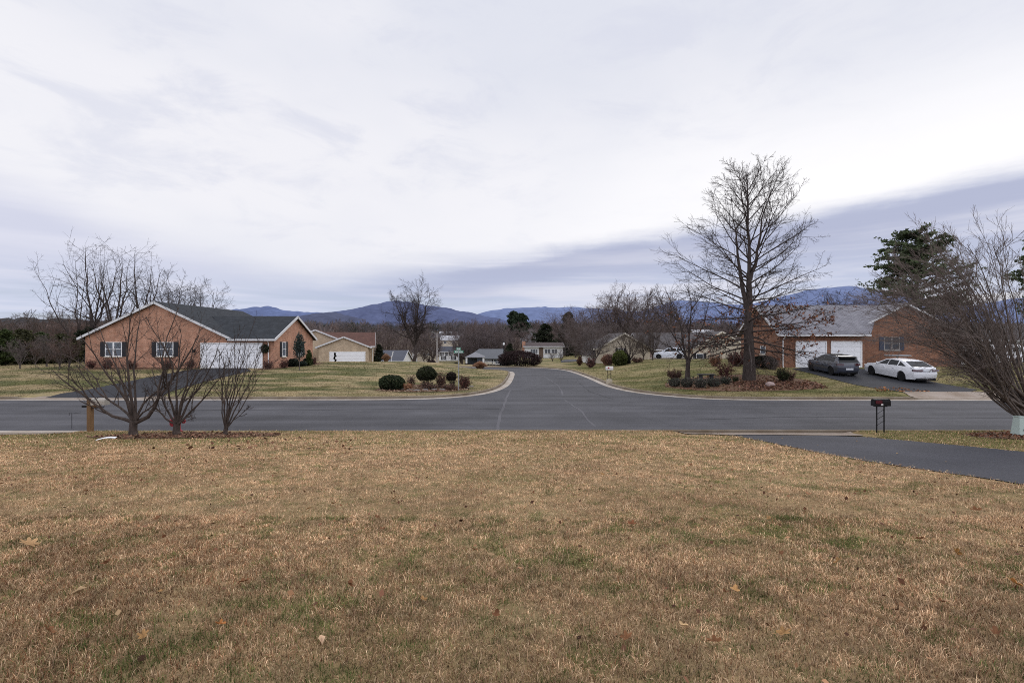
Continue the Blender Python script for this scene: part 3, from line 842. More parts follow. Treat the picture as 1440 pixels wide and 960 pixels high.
def lawn_ok(x, y):
    jx = x + (fbm(x * 3.1, y * 3.1, 311, 2) - .5) * .5 + .09 * RNG.standard_normal(len(x)); ok = ~in_poly(jx, y, DRIVE_NEAR) & ~((x > 5.8) & (x < 12.4) & (y > 16.65)) & ~((x < -15.8) & (y > 16.6 + 0 * y) & (y > 17.5 - (-x - 16.9).clip(0, 1)))
    thin = np.ones(len(x))
    m = in_poly(x, y, BED_TREES) | in_poly(x, y, BED_RIGHT)
    e = fbm(x * 2, y * 2, 151, 2)
    thin = np.where(m, .08 + .15 * (e > .55), 1)
    bare = sstep(.66, .8, fbm(x * 1.9, y * 1.9, 161, 2)) * .55
    return ok & (RNG.random(len(x)) < thin * (1 - bare)) & (y < 18.02)
def join_fields(fs):
    off = 0; V = []; Q = []; T = []; C = []
    for v, q, t, c in fs:
        V.append(v); Q.append(q + off); T.append(t + off); C.append(c); off += len(v)
    me = mesh_np('grass', np.concatenate(V), np.concatenate(Q), np.concatenate(T), col=np.concatenate(C))
    tag(link('grass', me, M_BLADE), kind='stuff')
fields = []
for (a, b_, dens, hg, wd, ns) in ((.3, 1.9, 3500, .04, .0042, 2), (1.9, 3.6, 9500, .038, .003, 2), (3.6, 6.0, 7500, .038, .0035, 2), (6.0, 9.5, 4800, .038, .005, 1), (9.5, 13.5, 2700, .04, .0075, 1), (13.5, 18.05, 1700, .042, .011, 1)):
    fields.append(blade_field(RNG, lambda y: -1.09 * y - 3.5, lambda y: 1.09 * y + 3.5, a, b_, dens, hg, wd, ns, lawn_col, lawn_ok))
join_fields(fields); fields = []
# longer tufts along the kerbs and drive edges and the lawns across the street
def far_col(x, y, rng):
    n = len(x); base = ground_colour(x, y) * 1.08
    return base * (1 + .28 * rng.standard_normal((n, 1))).clip(.5, 1.7)
def far_ok(x, y):
    sd = road_sd(x, y)
    ok = (sd > GW + KW - .02) & ~in_poly(x, y, DRIVE_LEFT) & ~in_poly(x, y, DRIVE_RIGHT) & (apron_mask(x, y) < .1) | ((sd > 2) & ~in_poly(x, y, DRIVE_LEFT) & ~in_poly(x, y, DRIVE_RIGHT))
    bed = in_poly(x, y, BED_CORNER) | in_poly(x, y, BED_OAK)
    return ok & ~(bed & (RNG.random(len(x)) < .9)) & (y > 28)
for a, b_, dens, hg, wd in ((28.8, 34, 260, .07, .024), (34, 44, 90, .07, .038), (44, 60, 30, .08, .06)):
    fields.append(blade_field(RNG, lambda y: -1.07 * y - 2, lambda y: 1.07 * y + 2, a, b_, dens, hg, wd, 1, far_col, far_ok))
join_fields(fields)

# ------------------------------------------------------------------ fallen leaves
def leaf_mesh(rng, lobes=5, L=.12, curl=.35, col=(.22, .12, .05)):
    """a dry lobed leaf, curled"""
    n = lobes * 4; pts = []
    for i in range(n):
        w = 2 * math.pi * i / n
        rr = .5 + .5 * abs(math.cos(w * lobes / 2)) if lobes > 1 else 1
        x = math.cos(w) * L * .5 * rr; y = math.sin(w) * L * .34 * rr
        z = curl * L * ((y / (L * .34)) ** 2 * .35 + (x / (L * .5)) ** 2 * .25 * (1 if x > 0 else -.2)) + rng.normal() * L * .02
        pts.append((x, y, z + .004))
    V = [(0, 0, .002)] + pts + [(-L * .5, 0, .01), (-L * .78, L * .03, .012), (-L * .78, L * .05, .012), (-L * .5, L * .02, .01)]
    T = [(0, i + 1, (i + 1) % n + 1) for i in range(n)]
    T += [(n + 1, n + 2, n + 3), (n + 1, n + 3, n + 4)]
    c = np.tile(np.array(col), (len(V), 1)) * (1 + .25 * rng.standard_normal((len(V), 1))).clip(.6, 1.4)
    return mesh_np('fallen_leaf', np.array(V), tris=T, col=c)
kinds = [leaf_mesh(RNG, l, s, c, k) for l, s, c, k in ((5, .11, .8, (.2, .095, .045)), (5, .09, .5, (.3, .17, .07)), (3, .08, 1.1, (.15, .07, .035)), (1, .08, .9, (.36, .25, .14)), (7, .13, .6, (.25, .13, .06)))]
def put_leaf(px, py, me, label, group=None, s=1.0, tilt=.3):
    p = ground_at(px, py); o = link('fallen_leaf', me, M_LITTER)
    o.location = (p.x, p.y, p.z + .036); o.rotation_euler = (RNG.normal() * tilt, RNG.normal() * tilt, RNG.random() * 6.28); o.scale = (s * .92,) * 3
    tag(o, label, 'leaf', group)
put_leaf(41, 771, leaf_mesh(RNG, 7, .2, .5, (.42, .26, .13)), "largest pale tan lobed oak leaf, alone on the lawn at far left", tilt=.1)
put_leaf(1345, 783, leaf_mesh(RNG, 5, .12, .7, (.38, .2, .07)), 'orange tan curled leaf on the right lawn above a second orange leaf')
put_leaf(1427, 827, leaf_mesh(RNG, 5, .12, .8, (.36, .16, .05)), 'rusty orange leaf on the grass at the right edge of the photo')
put_leaf(452, 909, leaf_mesh(RNG, 1, .11, .7, (.5, .34, .22)), 'pale pinkish pointed leaf beside a green tuft low on the lawn', s=.62)
put_leaf(961, 888, leaf_mesh(RNG, 3, .09, .7, (.5, .34, .18)), 'pale tan leaf lying in the bottom middle of the lawn')
put_leaf(1034, 838, leaf_mesh(RNG, 3, .1, .8, (.42, .24, .1)), 'tan folded leaf on the lawn right of the middle')
put_leaf(310, 887, leaf_mesh(RNG, 5, .08, .9, (.36, .15, .05)), 'small bright orange leaf low on the left lawn')
put_leaf(1020, 840, kinds[2], 'dark brown curled leaf beside the tan folded leaf')
put_leaf(1137, 699, leaf_mesh(RNG, 5, .15, .9, (.33, .17, .09)), 'russet leaf on the lawn just below the driveway curve')
put_leaf(888, 741, leaf_mesh(RNG, 5, .12, .9, (.24, .1, .05)), 'dark russet leaf in the middle of the lawn, right of centre')
spots = [(500, 632), (517, 640), (575, 630), (640, 640), (683, 617), (1000, 640), (830, 618), (930, 650), (965, 660), (848, 670), (905, 629), (880, 690), (1128, 660), (1200, 695), (1205, 668), (1030, 700), (470, 713), (430, 720), (520, 735), (300, 688), (225, 730), (160, 700), (230, 755), (332, 760), (120, 690), (90, 655), (395, 645), (385, 668), (540, 750), (560, 700), (740, 700), (760, 760), (660, 780), (1080, 730), (1090, 790), (1250, 740), (1300, 760), (1180, 800), (1330, 850), (1230, 880), (880, 905), (590, 850), (500, 830), (420, 800), (340, 830), (230, 840), (150, 800), (110, 850), (60, 900), (205, 905), (700, 880), (780, 840), (1010, 915), (1100, 905), (1390, 905), (1290, 700), (1375, 720)]
for i, (px, py) in enumerate(spots):
    put_leaf(px + RNG.normal() * 6, py + RNG.normal() * 3, kinds[i % 4], 'small curled brown leaf lying scattered on the dry front lawn', 'small fallen leaves scattered on the front lawn', .75 + .5 * RNG.random())
for px, py in ((1150, 628), (1262, 640), (1205, 622), (1330, 652), (1100, 618)):
    put_leaf(px, py, kinds[3], 'pale curled leaf lying on the near driveway asphalt', 'leaves on the near driveway', .8)
def litter(poly, n, size, col, name='leaf_litter', dz=.03):
    xs = [p[0] for p in poly]; ys = [p[1] for p in poly]
    x = min(xs) + (max(xs) - min(xs)) * RNG.random(n); y = min(ys) + (max(ys) - min(ys)) * RNG.random(n)
    k = in_poly(x, y, poly); x, y = x[k], y[k]
    C = np.stack([x, y, H(x, y) + dz + .03 * RNG.random(len(x))], -1)
    c = np.asarray(col)[RNG.integers(0, len(col), len(x))]
    V, Q, cc = leaf_cards(C, size, RNG, c, .35, 1.4, flatness=.5)
    tag(link(name, mesh_np(name, V, Q, col=cc), M_LITTER), kind='stuff')
def edge_debris(poly, n, size, col, spread=.16, closed_part=None):
    pts = chaikin(poly + [poly[0]], 1); i = RNG.integers(0, len(pts) - 1, n); t = RNG.random(n)
    a = np.array(pts)[i]; b_ = np.array(pts)[i + 1]
    L = np.hypot(*(b_ - a).T); keep = RNG.random(n) < L / L.max()
    q = a + (b_ - a) * t[:, None] + RNG.standard_normal((n, 2)) * spread * (.3 + RNG.random((n, 1)))
    q = q[keep]; q = q[(q[:, 1] < 16.4) & (q[:, 1] > 1)]
    C = np.concatenate([q, (H(q[:, 0], q[:, 1]) + .02)[:, None]], 1)
    c = np.asarray(col)[RNG.integers(0, len(col), len(C))]
    V, Q, cc = leaf_cards(C, size, RNG, c, .35, 2.6, flatness=.8)
    tag(link('thatch_litter', mesh_np('thatch_litter', V, Q, col=cc), M_LITTER), kind='stuff')
edge_debris(DRIVE_NEAR, 9000, .018, [(.42, .3, .17), (.3, .2, .11), (.2, .12, .07), (.5, .38, .24)])
litter([(-19, 1.6), (7.4, 1.6), (7.3, 17.6), (-19, 17.6)], 3600, .026, [(.16, .075, .045), (.1, .05, .03), (.24, .13, .07), (.3, .2, .11)])
RUST = [(.18, .092, .064), (.14, .068, .048), (.22, .135, .095), (.09, .05, .036)]
litter(BED_TREES, 2000, .05, [(.17, .085, .055), (.22, .12, .08), (.12, .065, .045), (.28, .19, .12)])
litter(BED_RIGHT, 3200, .05, [(.2, .085, .05), (.14, .06, .035), (.09, .045, .03), (.26, .15, .09)])
litter([(14.6, 31.3), (20.2, 31.6), (20.4, 33.3), (18.6, 35.2), (15.4, 35)], 1900, .1, RUST)
litter(BED_OAK, 1600, .09, [(.14, .07, .04), (.1, .05, .03), (.2, .11, .06)])
litter(BED_CORNER, 1200, .08, [(.2, .13, .09), (.14, .08, .05), (.28, .2, .14)])
litter([(22.5, 30.6), (25.6, 30.3), (25.9, 31.2), (23.5, 32.4)], 160, .09, [(.3, .13, .05), (.22, .1, .05)])
litter([(-9.5, 12.5), (-4, 12.5), (-5, 16.2), (-8.0, 16.3)], 130, .07, [(.2, .1, .06), (.12, .06, .035)])
# ------------------------------------------------------------------ houses
def facade(axis, pos):
    """matrix from (u along the wall, n outward, z) to the world for a wall facing -y, +x or -x"""
    if axis == '-y': return Matrix(((1,0,0,0),(0,-1,0,pos),(0,0,1,0),(0,0,0,1)))
    if axis == '+x': return Matrix(((0,1,0,pos),(1,0,0,0),(0,0,1,0),(0,0,0,1)))
    if axis == '-x': return Matrix(((0,-1,0,pos),(1,0,0,0),(0,0,1,0),(0,0,0,1)))
def window(root, axis, pos, u, z0, w, h, sash=2, shutter=None, sw=.35, sill=True, pane=None, frame=None, mid=True, wide_mullion=False):
    M = facade(axis, pos); f = MB(M); t = .06
    f.box(u - w/2, u - w/2 + t, .01, .05, z0, z0 + h); f.box(u + w/2 - t, u + w/2, .01, .05, z0, z0 + h)
    f.box(u - w/2 + t, u + w/2 - t, .01, .049, z0, z0 + t); f.box(u - w/2 + t, u + w/2 - t, .01, .049, z0 + h - t, z0 + h)
    for i in range(1, sash):
        x = u - w/2 + w * i / sash; mw = .07 if wide_mullion else .035
        f.box(x - mw, x + mw, .012, .052, z0 + t, z0 + h - t)
    if mid: f.box(u - w/2 + t, u + w/2 - t, .011, .045, z0 + h * .5 - .025, z0 + h * .5 + .025)
    fr = f.build('window', frame or WHITE, root)
    p = MB(M); p.box(u - w/2 + t * .8, u + w/2 - t * .8, .004, .024, z0 + t * .8, z0 + h - t * .8); p.build('pane', pane or PANE, fr)
    if sill:
        s = MB(M); s.box(u - w/2 - .06, u + w/2 + .06, .003, .1, z0 - .09, z0 - .003); s.build('sill', CREAM if frame is None else frame, fr)
    if shutter:
        for sg in (-1, 1):
            s = MB(M); a = u + sg * (w/2 + .02); b_ = a + sg * sw; a, b_ = min(a, b_), max(a, b_)
            s.box(a, b_, .004, .04, z0 - .02, z0 + h + .02)
            k = int(h / .09)
            for i in range(k): s.box(a + .04, b_ - .04, .035, .052, z0 + .06 + i * (h - .1) / k, z0 + .06 + (i + .55) * (h - .1) / k)
            s.build('shutter', shutter, root)
    return fr
def garage_door(root, axis, pos, u, z0, w, h, cols=4, rows=4, mat=None, inset=.05, lights=False, frame=True):
    M = facade(axis, pos); d = MB(M); rh = h / rows
    for r in range(rows):
        za, zb = z0 + r * rh + .006, z0 + (r + 1) * rh - .006
        d.box(u - w/2, u + w/2, .004, .03, za, zb)
        for c in range(cols):
            a = u - w/2 + w * c / cols + .07; b_ = u - w/2 + w * (c + 1) / cols - .07
            d.box(a, b_, .028, .042, za + .09, zb - .09)
    o = d.build('garage_door', mat or DOORWHITE, root)
    if frame:
        f = MB(M); t = .1
        f.box(u - w/2 - t, u - w/2 - .004, .003, .07, z0, z0 + h + t); f.box(u + w/2 + .004, u + w/2 + t, .003, .07, z0, z0 + h + t); f.box(u - w/2 - .003, u + w/2 + .003, .003, .069, z0 + h + .004, z0 + h + t)
        f.build('door_frame', WHITE, root)
    return o
def gable_wall(mb, axis, a0, a1, p0, p1, zb, ze, zr):
    """pentagon prism: ridge runs along AXIS; a0..a1 across the gable, p0..p1 along the ridge"""
    mid = (a0 + a1) / 2
    prof = [(a0, zb), (a1, zb), (a1, ze), (mid, zr), (a0, ze)]
    if axis == 'y': mb.prism([(a, p0, z) for a, z in prof], (0, p1 - p0, 0))
    else: mb.prism([(p0, a, z) for a, z in prof], (p1 - p0, 0, 0))
def gable_roof(root, axis, a0, a1, p0, p1, ze, zr, over=.4, rake=.3, t=.16, mat=None, fascia=None, name='roof', fw=.2):
    """two slabs; eave height ze is at the wall line"""
    mid = (a0 + a1) / 2; sl = (zr - ze) / (mid - a0); zo = ze - sl * over
    rb = MB(); fb = MB(); g = .02
    for a, sg in ((a0 - over, 1), (a1 + over, -1)):
        pts = [(a, p0 - rake, zo + t), (mid, p0 - rake, zr + t), (mid, p1 + rake, zr + t), (a, p1 + rake, zo + t)]
        if axis == 'x': pts = [(p[1], p[0], p[2]) for p in pts]
        rb.slab(pts, t)
        for p in (p0 - rake, p1 + rake):
            A = (a, p, zo + t * .5 - .03); B = (mid, p, zr + t * .5 - .03)
            if axis == 'x': A = (A[1], A[0], A[2]); B = (B[1], B[0], B[2])
            fb.beam(A, B, .05, fw)
        A = (a - sg * .03, p0 - rake, zo + .04); B = (a - sg * .03, p1 + rake, zo + .04)
        if axis == 'x': A = (A[1], A[0], A[2]); B = (B[1], B[0], B[2])
        fb.beam(A, B, .1, .17)
    ro = rb.build(name, mat, root)
    fb.build('fascia', fascia or FASCIA, ro)
    return ro
def downspout(root, x, y, z0, z1, mat=None, run=.25):
    m = MB(); m.tube([(x, y - run, z1 + .1), (x, y - run, z1 - .02), (x, y - .06, z1 - .3), (x, y - .06, z0 + .15), (x + .05, y - .25, z0 + .03)], .045, 6)
    m.build('downspout', mat or WHITE, root)
def wall_lamp(root, axis, pos, u, z):
    M = facade(axis, pos); m = MB(M)
    m.box(u - .05, u + .05, .004, .03, z - .1, z + .12); m.box(u - .09, u + .09, .1, .26, z - .14, z + .1); m.box(u - .11, u + .11, .08, .28, z + .1, z + .14); m.box(u - .02, u + .02, .03, .12, z + .03, z + .07)
    m.build('wall_lamp', METAL_BLACK, root)

# --- brick ranch at left
zb = .75
LH = empty('brick_house', (-29.5, 44.5, 1.0), 'salmon brick ranch house with charcoal roof, white double garage door and gable facing the street', 'house')
w = MB(); gable_wall(w, 'y', -38.15, -25.5, 44.5, 58.5, zb, 3.75, 6.75); w.build('wall', BRICK_PINK, LH)
w = MB(); gable_wall(w, 'x', 44.56, 53.2, -25.6, -21.3, zb, 3.65, 5.68); w.build('garage_wall', BRICK_PINK, LH)
gable_roof(LH, 'y', -38.15, -25.5, 44.5, 58.5, 3.75, 6.75, .45, .3, .17, ROOF_DARK)
r = MB(); ze = 3.65 - .47 * .4 + .16; zr = 5.68 + .16
r.slab([(-25.35, 44.16, ze), (-21.0, 44.16, ze), (-21.0, 48.88, zr), (-29.4, 48.88, zr)], .16)
r.slab([(-29.4, 48.88, zr), (-21.0, 48.88, zr), (-21.0, 53.6, ze), (-25.35, 53.6, ze)], .16)
ro = r.build('garage_roof', ROOF_DARK, LH)
fb = MB(); fb.beam((-25.2, 44.12, ze - .13), (-20.98, 44.12, ze - .13), .1, .17)
fb.beam((-21.0, 44.14, ze - .1), (-21.0, 48.88, zr - .1), .05, .22); fb.beam((-21.0, 48.88, zr - .1), (-21.0, 53.62, ze - .1), .05, .22); fb.build('fascia', FASCIA, ro)
garage_door(LH, '-y', 44.5, -25.05, .93, 5.35, 2.2, 8, 4)
window(LH, '-y', 44.5, -35.6, 2.02, 1.5, 1.28, 2, SHUTTER, .42, pane=PANE_CURTAIN, wide_mullion=True); window(LH, '-y', 44.5, -31.0, 2.02, 1.5, 1.28, 2, SHUTTER, .42, pane=PANE_CURTAIN, wide_mullion=True)
window(LH, '+x', -21.3, 46.45, 1.95, .75, 1.35, 1, SHUTTER, .38, pane=PANE_CURTAIN); window(LH, '+x', -21.3, 50.0, 1.95, .95, 1.35, 2, SHUTTER, .42)
downspout(LH, -21.75, 44.5, .95, 3.5, run=.3); wall_lamp(LH, '-y', 44.5, -28.35, 2.5)
m = MB(); m.box(-38.17, -25.48, 44.46, 44.5, zb, 1.0); m.build('foundation', CONC, LH) if False else None

# --- tan brick house behind it
TH = empty('tan_house', (-24.6, 74, -.3), 'tan brick house with brown roof and wide white garage door in a low front gable', 'house')
w = MB(); gable_wall(w, 'y', -28.5, -21.5, 74, 82, -1.2, 2.55, 3.95); w.build('garage_wall', BRICK_TAN, TH)
w = MB(); gable_wall(w, 'x', 78.5, 90, -34, -20.8, -1.3, 2.65, 4.75); w.build('wall', BRICK_TAN, TH)
w = MB(); gable_wall(w, 'y', -33.4, -25.4, 78, 84, -1.3, 3.4, 5.05); w.build('gable_wall', BRICK_TAN, TH)
gable_roof(TH, 'y', -28.5, -21.5, 74, 81, 2.55, 3.95, .4, .3, .16, ROOF_BROWN)
gable_roof(TH, 'x', 78.5, 90, -34, -20.8, 2.65, 4.75, .4, .3, .16, ROOF_BROWN)
gable_roof(TH, 'y', -33.4, -25.4, 78, 84, 3.4, 5.05, .4, .3, .16, ROOF_BROWN)
garage_door(TH, '-y', 74, -24.45, -.45, 4.9, 2.2, 8, 4)
downspout(TH, -20.95, 78.5, -.6, 2.5, run=.3)

TH.rotation_euler = (0, 0, rad(15))

# --- red brick house at right
RH = empty('brick_house', (29, 42.3, 1.1), 'red brick house with grey shingle roof and two white garage doors at right', 'house')
w = MB(); w.slab([(22.75, 42.3, 3.95), (30, 42.3, 3.95), (30, 45.5, 3.95), (23.1, 45.5, 3.95)], 3.15)
w.slab([(23.12, 45.52, 3.94), (39.64, 45.52, 3.94), (39.64, 51.6, 3.94), (23.75, 51.6, 3.94)], 3.15)
w.prism([(22.76, 42.32, 3.94), (23.27, 47.0, 6.5), (23.76, 51.58, 3.94)], (.3, 0, 0)); w.build('wall', BRICK_RED, RH)
w = MB(); gable_wall(w, 'y', 29.75, 39.7, 44, 51, .8, 4.1, 6.6); w.build('gable_wall', BRICK_RED, RH)
sl = (6.75 - 3.97) / 6.7
r = MB(); r.slab([(22.4, 41.85, 3.98), (30.15, 41.85, 3.98), (34.7, 47.0, 6.78), (22.93, 47.0, 6.78)], .16); r.slab([(22.93, 47.0, 6.78), (34.7, 47.0, 6.78), (40.2, 52.1, 3.98), (23.45, 52.1, 3.98)], .16)
ro = r.build('main_roof', ROOF_GREY, RH)
fb = MB(); fb.beam((22.4, 41.81, 3.86), (30.17, 41.81, 3.86), .12, .16); fb.beam((22.4, 41.83, 3.88), (22.93, 47.0, 6.68), .05, .2); fb.beam((22.93, 47.0, 6.68), (23.45, 52.1, 3.88), .05, .2); fb.build('fascia', FASCIA, ro)
gr = gable_roof(RH, 'y', 29.75, 39.7, 44, 51.5, 4.1, 6.6, .45, .3, .16, ROOF_GREY, name='gable_roof', fw=.15)
garage_door(RH, '-y', 42.3, 25.4, 1.13, 2.45, 2.15, 4, 5); garage_door(RH, '-y', 42.3, 28.4, 1.13, 2.45, 2.15, 4, 5)
downspout(RH, 23.0, 42.3, 1.05, 3.78, run=.42)
wall_lamp(RH, '-y', 44, 30.6, 2.95)
window(RH, '-y', 44, 33.55, 2.6, 1.35, 1.15, 2, SHUTTER_BLUE, .4, pane=PANE, frame=plain('frame_taupe', (.3, .28, .26), .6, .1, 4))
window(RH, '-x', 23.02, 45.6, 2.2, .9, .75, 1, None, pane=PANE_CURTAIN)

# --- gabled tan house by the side road
GH = empty('gabled_house', (17, 68, .3), 'pale tan gabled house with one small shuttered window, behind the round green bush', 'house')
xa = (840 - 720) * 68 / F; xb = (912 - 720) * 68 / F; mid = (878 - 720) * 68 / F
w = MB(); gable_wall(w, 'y', mid - 3.5, mid + 3.5, 68, 79, -.6, 2.4, 4.4); w.build('wall', SIDING_TAN, GH)
gable_roof(GH, 'y', mid - 3.5, mid + 3.5, 68, 79, 2.4, 4.4, .35, .3, .16, ROOF_OLD, CREAM)
window(GH, '-y', 68, (873 - 720) * 68 / F, zat(496, 68), .8, .65, 2, SHUTTER, .3)
w = MB(); w.box(10.9, mid - 3.55, 70.5, 78, -.5, 1.35); w.build('wing_wall', SIDING_WHITE, GH)
r = MB(); r.slab([(10.6, 70.1, 1.45), (mid - 3.0, 70.1, 1.45), (mid - 1, 74.2, 3.6), (11.2, 74.2, 3.6)], .14); r.slab([(11.2, 74.2, 3.6), (mid - 1, 74.2, 3.6), (mid - 3, 78.4, 1.45), (10.6, 78.4, 1.45)], .14); r.slab([(10.6, 70.1, 1.44), (11.2, 74.2, 3.6), (10.6, 78.4, 1.44)], .12); r.build('wing_roof', ROOF_OLD, GH)
window(GH, '-y', 70.5, 12.6, .1, .55, .75, 1, None)

# --- long low house with dark roof behind the silver car
x0 = (903 - 720) * 76 / F; x1 = (968 - 720) * 76 / F
DH = empty('low_house', (24, 76, .3), 'long low house with weathered dark roof behind the silver white car', 'house')
w = MB(); gable_wall(w, 'x', 76, 86, x0, 30.2, -.6, 2.25, 4.6); w.build('wall', bricks('brick_mauve', (.27, .19, .17), (.2, .14, .125), (.3, .25, .22)), DH)
gable_roof(DH, 'x', 76, 86, x0, 30.2, 2.25, 4.6, .5, .3, .15, ROOF_OLD)
for px in (906, 925): window(DH, '-y', 76, (px - 720) * 76 / F, .15, .6, 1.6, 1, SHUTTER, .3)
garage_door(DH, '-y', 76, (944 - 720) * 76 / F, -.15, 3.6, 2.1, 4, 4, CREAM)
w = MB(); gable_wall(w, 'y', 26.2, 34.4, 72, 84, -.6, 2.3, 4.7); w.build('wing_wall', SIDING_TAN, DH)
gable_roof(DH, 'y', 26.2, 34.4, 72, 84, 2.3, 4.7, .4, .3, .15, ROOF_OLD, name='wing_roof', fascia=CREAM)
window(DH, '-y', 72, (984 - 720) * 72 / F, .15, 1.0, 1.45, 1, SHUTTER, .42)

# --- white split-level beyond the bend
d = 108.0; x0 = (739 - 720) * d / F; x1 = (784 - 720) * d / F
SH = empty('split_level_house', (5.8, d, -.3), 'white split-level house with brown roof and red brick chimney beyond the bend', 'house')
w = MB(); gable_wall(w, 'x', d, d + 9, x0 - .2, x1 + 1.2, -1.2, 2.35, 3.0); w.build('wall', SIDING_WHITE, SH)
w = MB(); w.box((758 - 720) * d / F, (764 - 720) * d / F, d - .06, d + .1, -1, 2.25); w.build('entry_wall', plain('tan_trim', (.13, .09, .065), .7), SH)
ro = gable_roof(SH, 'x', d, d + 8, x0 - .2, x1 + 1.2, 2.3, 3.0, .6, .3, .15, plain('roof_umber', (.065, .048, .047), .9, .25, 2))
c = MB(); c.box((734.5 - 720) * d / F, (739 - 720) * d / F, d + .5, d + 1.6, -1, 3.4); c.build('chimney', BRICK_PINK, SH)
for px, wd in ((751, 1.6),): window(SH, '-y', d, (px - 720) * d / F, .75, wd, .9, 3, None, frame=WHITE)
for px, wd in ((770, 1.3), (779.5, 1.3)): window(SH, '-y', d, (px - 720) * d / F, .75, wd, .9, 2, None)
window(SH, '-y', d, (752 - 720) * d / F, -.75, 1.3, .45, 2, None, sill=False)

# --- low grey-roofed house in the dip, with its porch
d = 96.0; x0 = (676 - 720) * d / F; x1 = (706 - 720) * d / F
GR = empty('low_house', (-4, d, -2.4), 'low grey house with hip roof and front porch in the dip left of the road', 'house')
zf = h1(-4, d) - .4
w = MB(); w.box(x0 - 2.4, x1 + .1, d, d + 8, zf, .15); w.build('wall', SIDING_GREY, GR)
r = MB(); A = (x0 - 2.9, d - .5, .1); B = (x1 + .7, d - .5, .1); C = (x1 + .2, d + 4, 1.85); D = (x0 - .6, d + 4, 1.85); E2 = (x1 + .7, d + 8.5, .1); F2 = (x0 - 2.9, d + 8.5, .1)
r.slab([A, B, C, D], .12); r.slab([D, C, E2, F2], .12); r.slab([A, D, F2], .12); r.slab([B, E2, C], .12); r.build('roof', ROOF_GREY if False else plain('roof_slate', (.115, .12, .13), .9, .2, 3), GR)
pd = 88.0; pc = (667.5 - 720) * pd / F; pw = 1.75
r = MB(); ap = (pc, pd + 1.75, zat(495, pd)); q = [(pc - pw, pd, zat(502, pd)), (pc + pw, pd, zat(502, pd)), (pc + pw, pd + 3.5, zat(502, pd)), (pc - pw, pd + 3.5, zat(502, pd))]
for i in range(4): r.slab([q[i], q[(i + 1) % 4], ap], .1)
pr = r.build('porch_roof', plain('roof_pale', (.21, .21, .225), .9, .2, 3), GR)
zp = h1(pc, pd) - .2
for dx in (-1.5, 1.5):
    for dy in (.2, 3.3):
        m = MB(); m.box(pc + dx - .1, pc + dx + .1, pd + dy - .1, pd + dy + .1, zp, zat(502, pd)); m.build('post', WHITE, GR)
SLB = plain('slate_blue', (.05, .06, .075), .7)
m = MB(); m.box(pc - 1.5, pc + 1.5, pd + 3.0, pd + 3.2, zp, zat(503, pd)); m.build('porch_wall', SLB, GR)
m = MB(); m.box(pc + .4, pc + 1.5, pd + .4, pd + .5, zp, zat(503.4, pd)); m.build('porch_screen', SLB, GR)
window(GR, '-y', d, (699 - 720) * d / F, -1.0, 1.4, .9, 2, SHUTTER, .3)
garage_door(GR, '-y', d, (688 - 720) * d / F, -2.6, 2.2, 2.0, 3, 4, CREAM)

# --- grey-roofed house left of the big tree
d = 104.0; x0 = (527 - 720) * d / F; x1 = (566 - 720) * d / F
BH = empty('low_house', (-26, d, -3), 'low house with long dark grey roof left of the tall lone tree', 'house')
w = MB(); gable_wall(w, 'x', d, d + 9, x0, x1, -4, -.6, 1.3); w.build('wall', SIDING_WHITE, BH)
gable_roof(BH, 'x', d, d + 9, x0, x1, -.6, 1.3, .5, .3, .15, plain('roof_blue_grey', (.085, .09, .11), .9, .25, 3))
for px in (540, 556): window(BH, '-y', d, (px - 720) * d / F, -2.2, 1.2, 1.2, 2, None)
d = 102.0
m = MB(); m.beam(((550.5 - 720) * d / F, d, zat(503, d)), ((553 - 720) * d / F, d, zat(494, d)), .16, .16); 
pole = empty('flagpole', ((550.5 - 720) * d / F, d, -2.8), 'leaning white pole in front of the long dark grey roof', 'pole')
m.tube([((549.6 - 720) * d / F, d, h1((549.6 - 720) * d / F, d)), ((550.5 - 720) * d / F, d, zat(503, d))], .06, 6); m.build('pole', WHITE, pole)

# --- white two-storey house and its pale neighbour
d = 170.0; x0 = (616.5 - 720) * d / F; x1 = (647 - 720) * d / F
WH = empty('white_house', (-21, d, -3), 'white two-storey house with black shutters and dark roof behind the street name sign', 'house')
w = MB(); w.box(x0, x1, d, d + 8, -4.5, zat(494, d)); w.build('wall', SIDING_WHITE, WH)
gable_roof(WH, 'x', d, d + 8, x0, x1, zat(494.2, d), zat(487.5, d + 4), .4, .3, .15, plain('roof_charcoal', (.06, .065, .08), .9, .2, 2))
for px in (621.5, 628, 634, 641): window(WH, '-y', d, (px - 720) * d / F, zat(500, d), .6, 1.1, 1, SHUTTER, .24, sill=False)
for px in (624, 638): window(WH, '-y', d, (px - 720) * d / F, -2.9, .9, 1.3, 2, SHUTTER, .38, sill=False)
d = 150.0; x0 = (588 - 720) * d / F; x1 = (612 - 720) * d / F
PH = empty('cream_house', (-26, d, -3), 'cream house with steep gable between the tall tree and the pale utility pole', 'house')
w = MB(); gable_wall(w, 'y', x1 - 5.4, x1, d, d + 8, -4, -.6, zat(488.5, d)); w.build('wall', SIDING_TAN, PH)
gable_roof(PH, 'y', x1 - 5.4, x1, d, d + 8, -.6, zat(488.5, d), .3, .3, .15, ROOF_OLD, CREAM)
for px in (597.5, 603.5): window(PH, '-y', d, (px - 720) * d / F, zat(500, d), .8, .9, 1, None)
w = MB(); w.box(x0 - 2, x1 - 5.4, d + 1, d + 7, -4, zat(495, d)); w.build('wing_wall', SIDING_WHITE, PH)
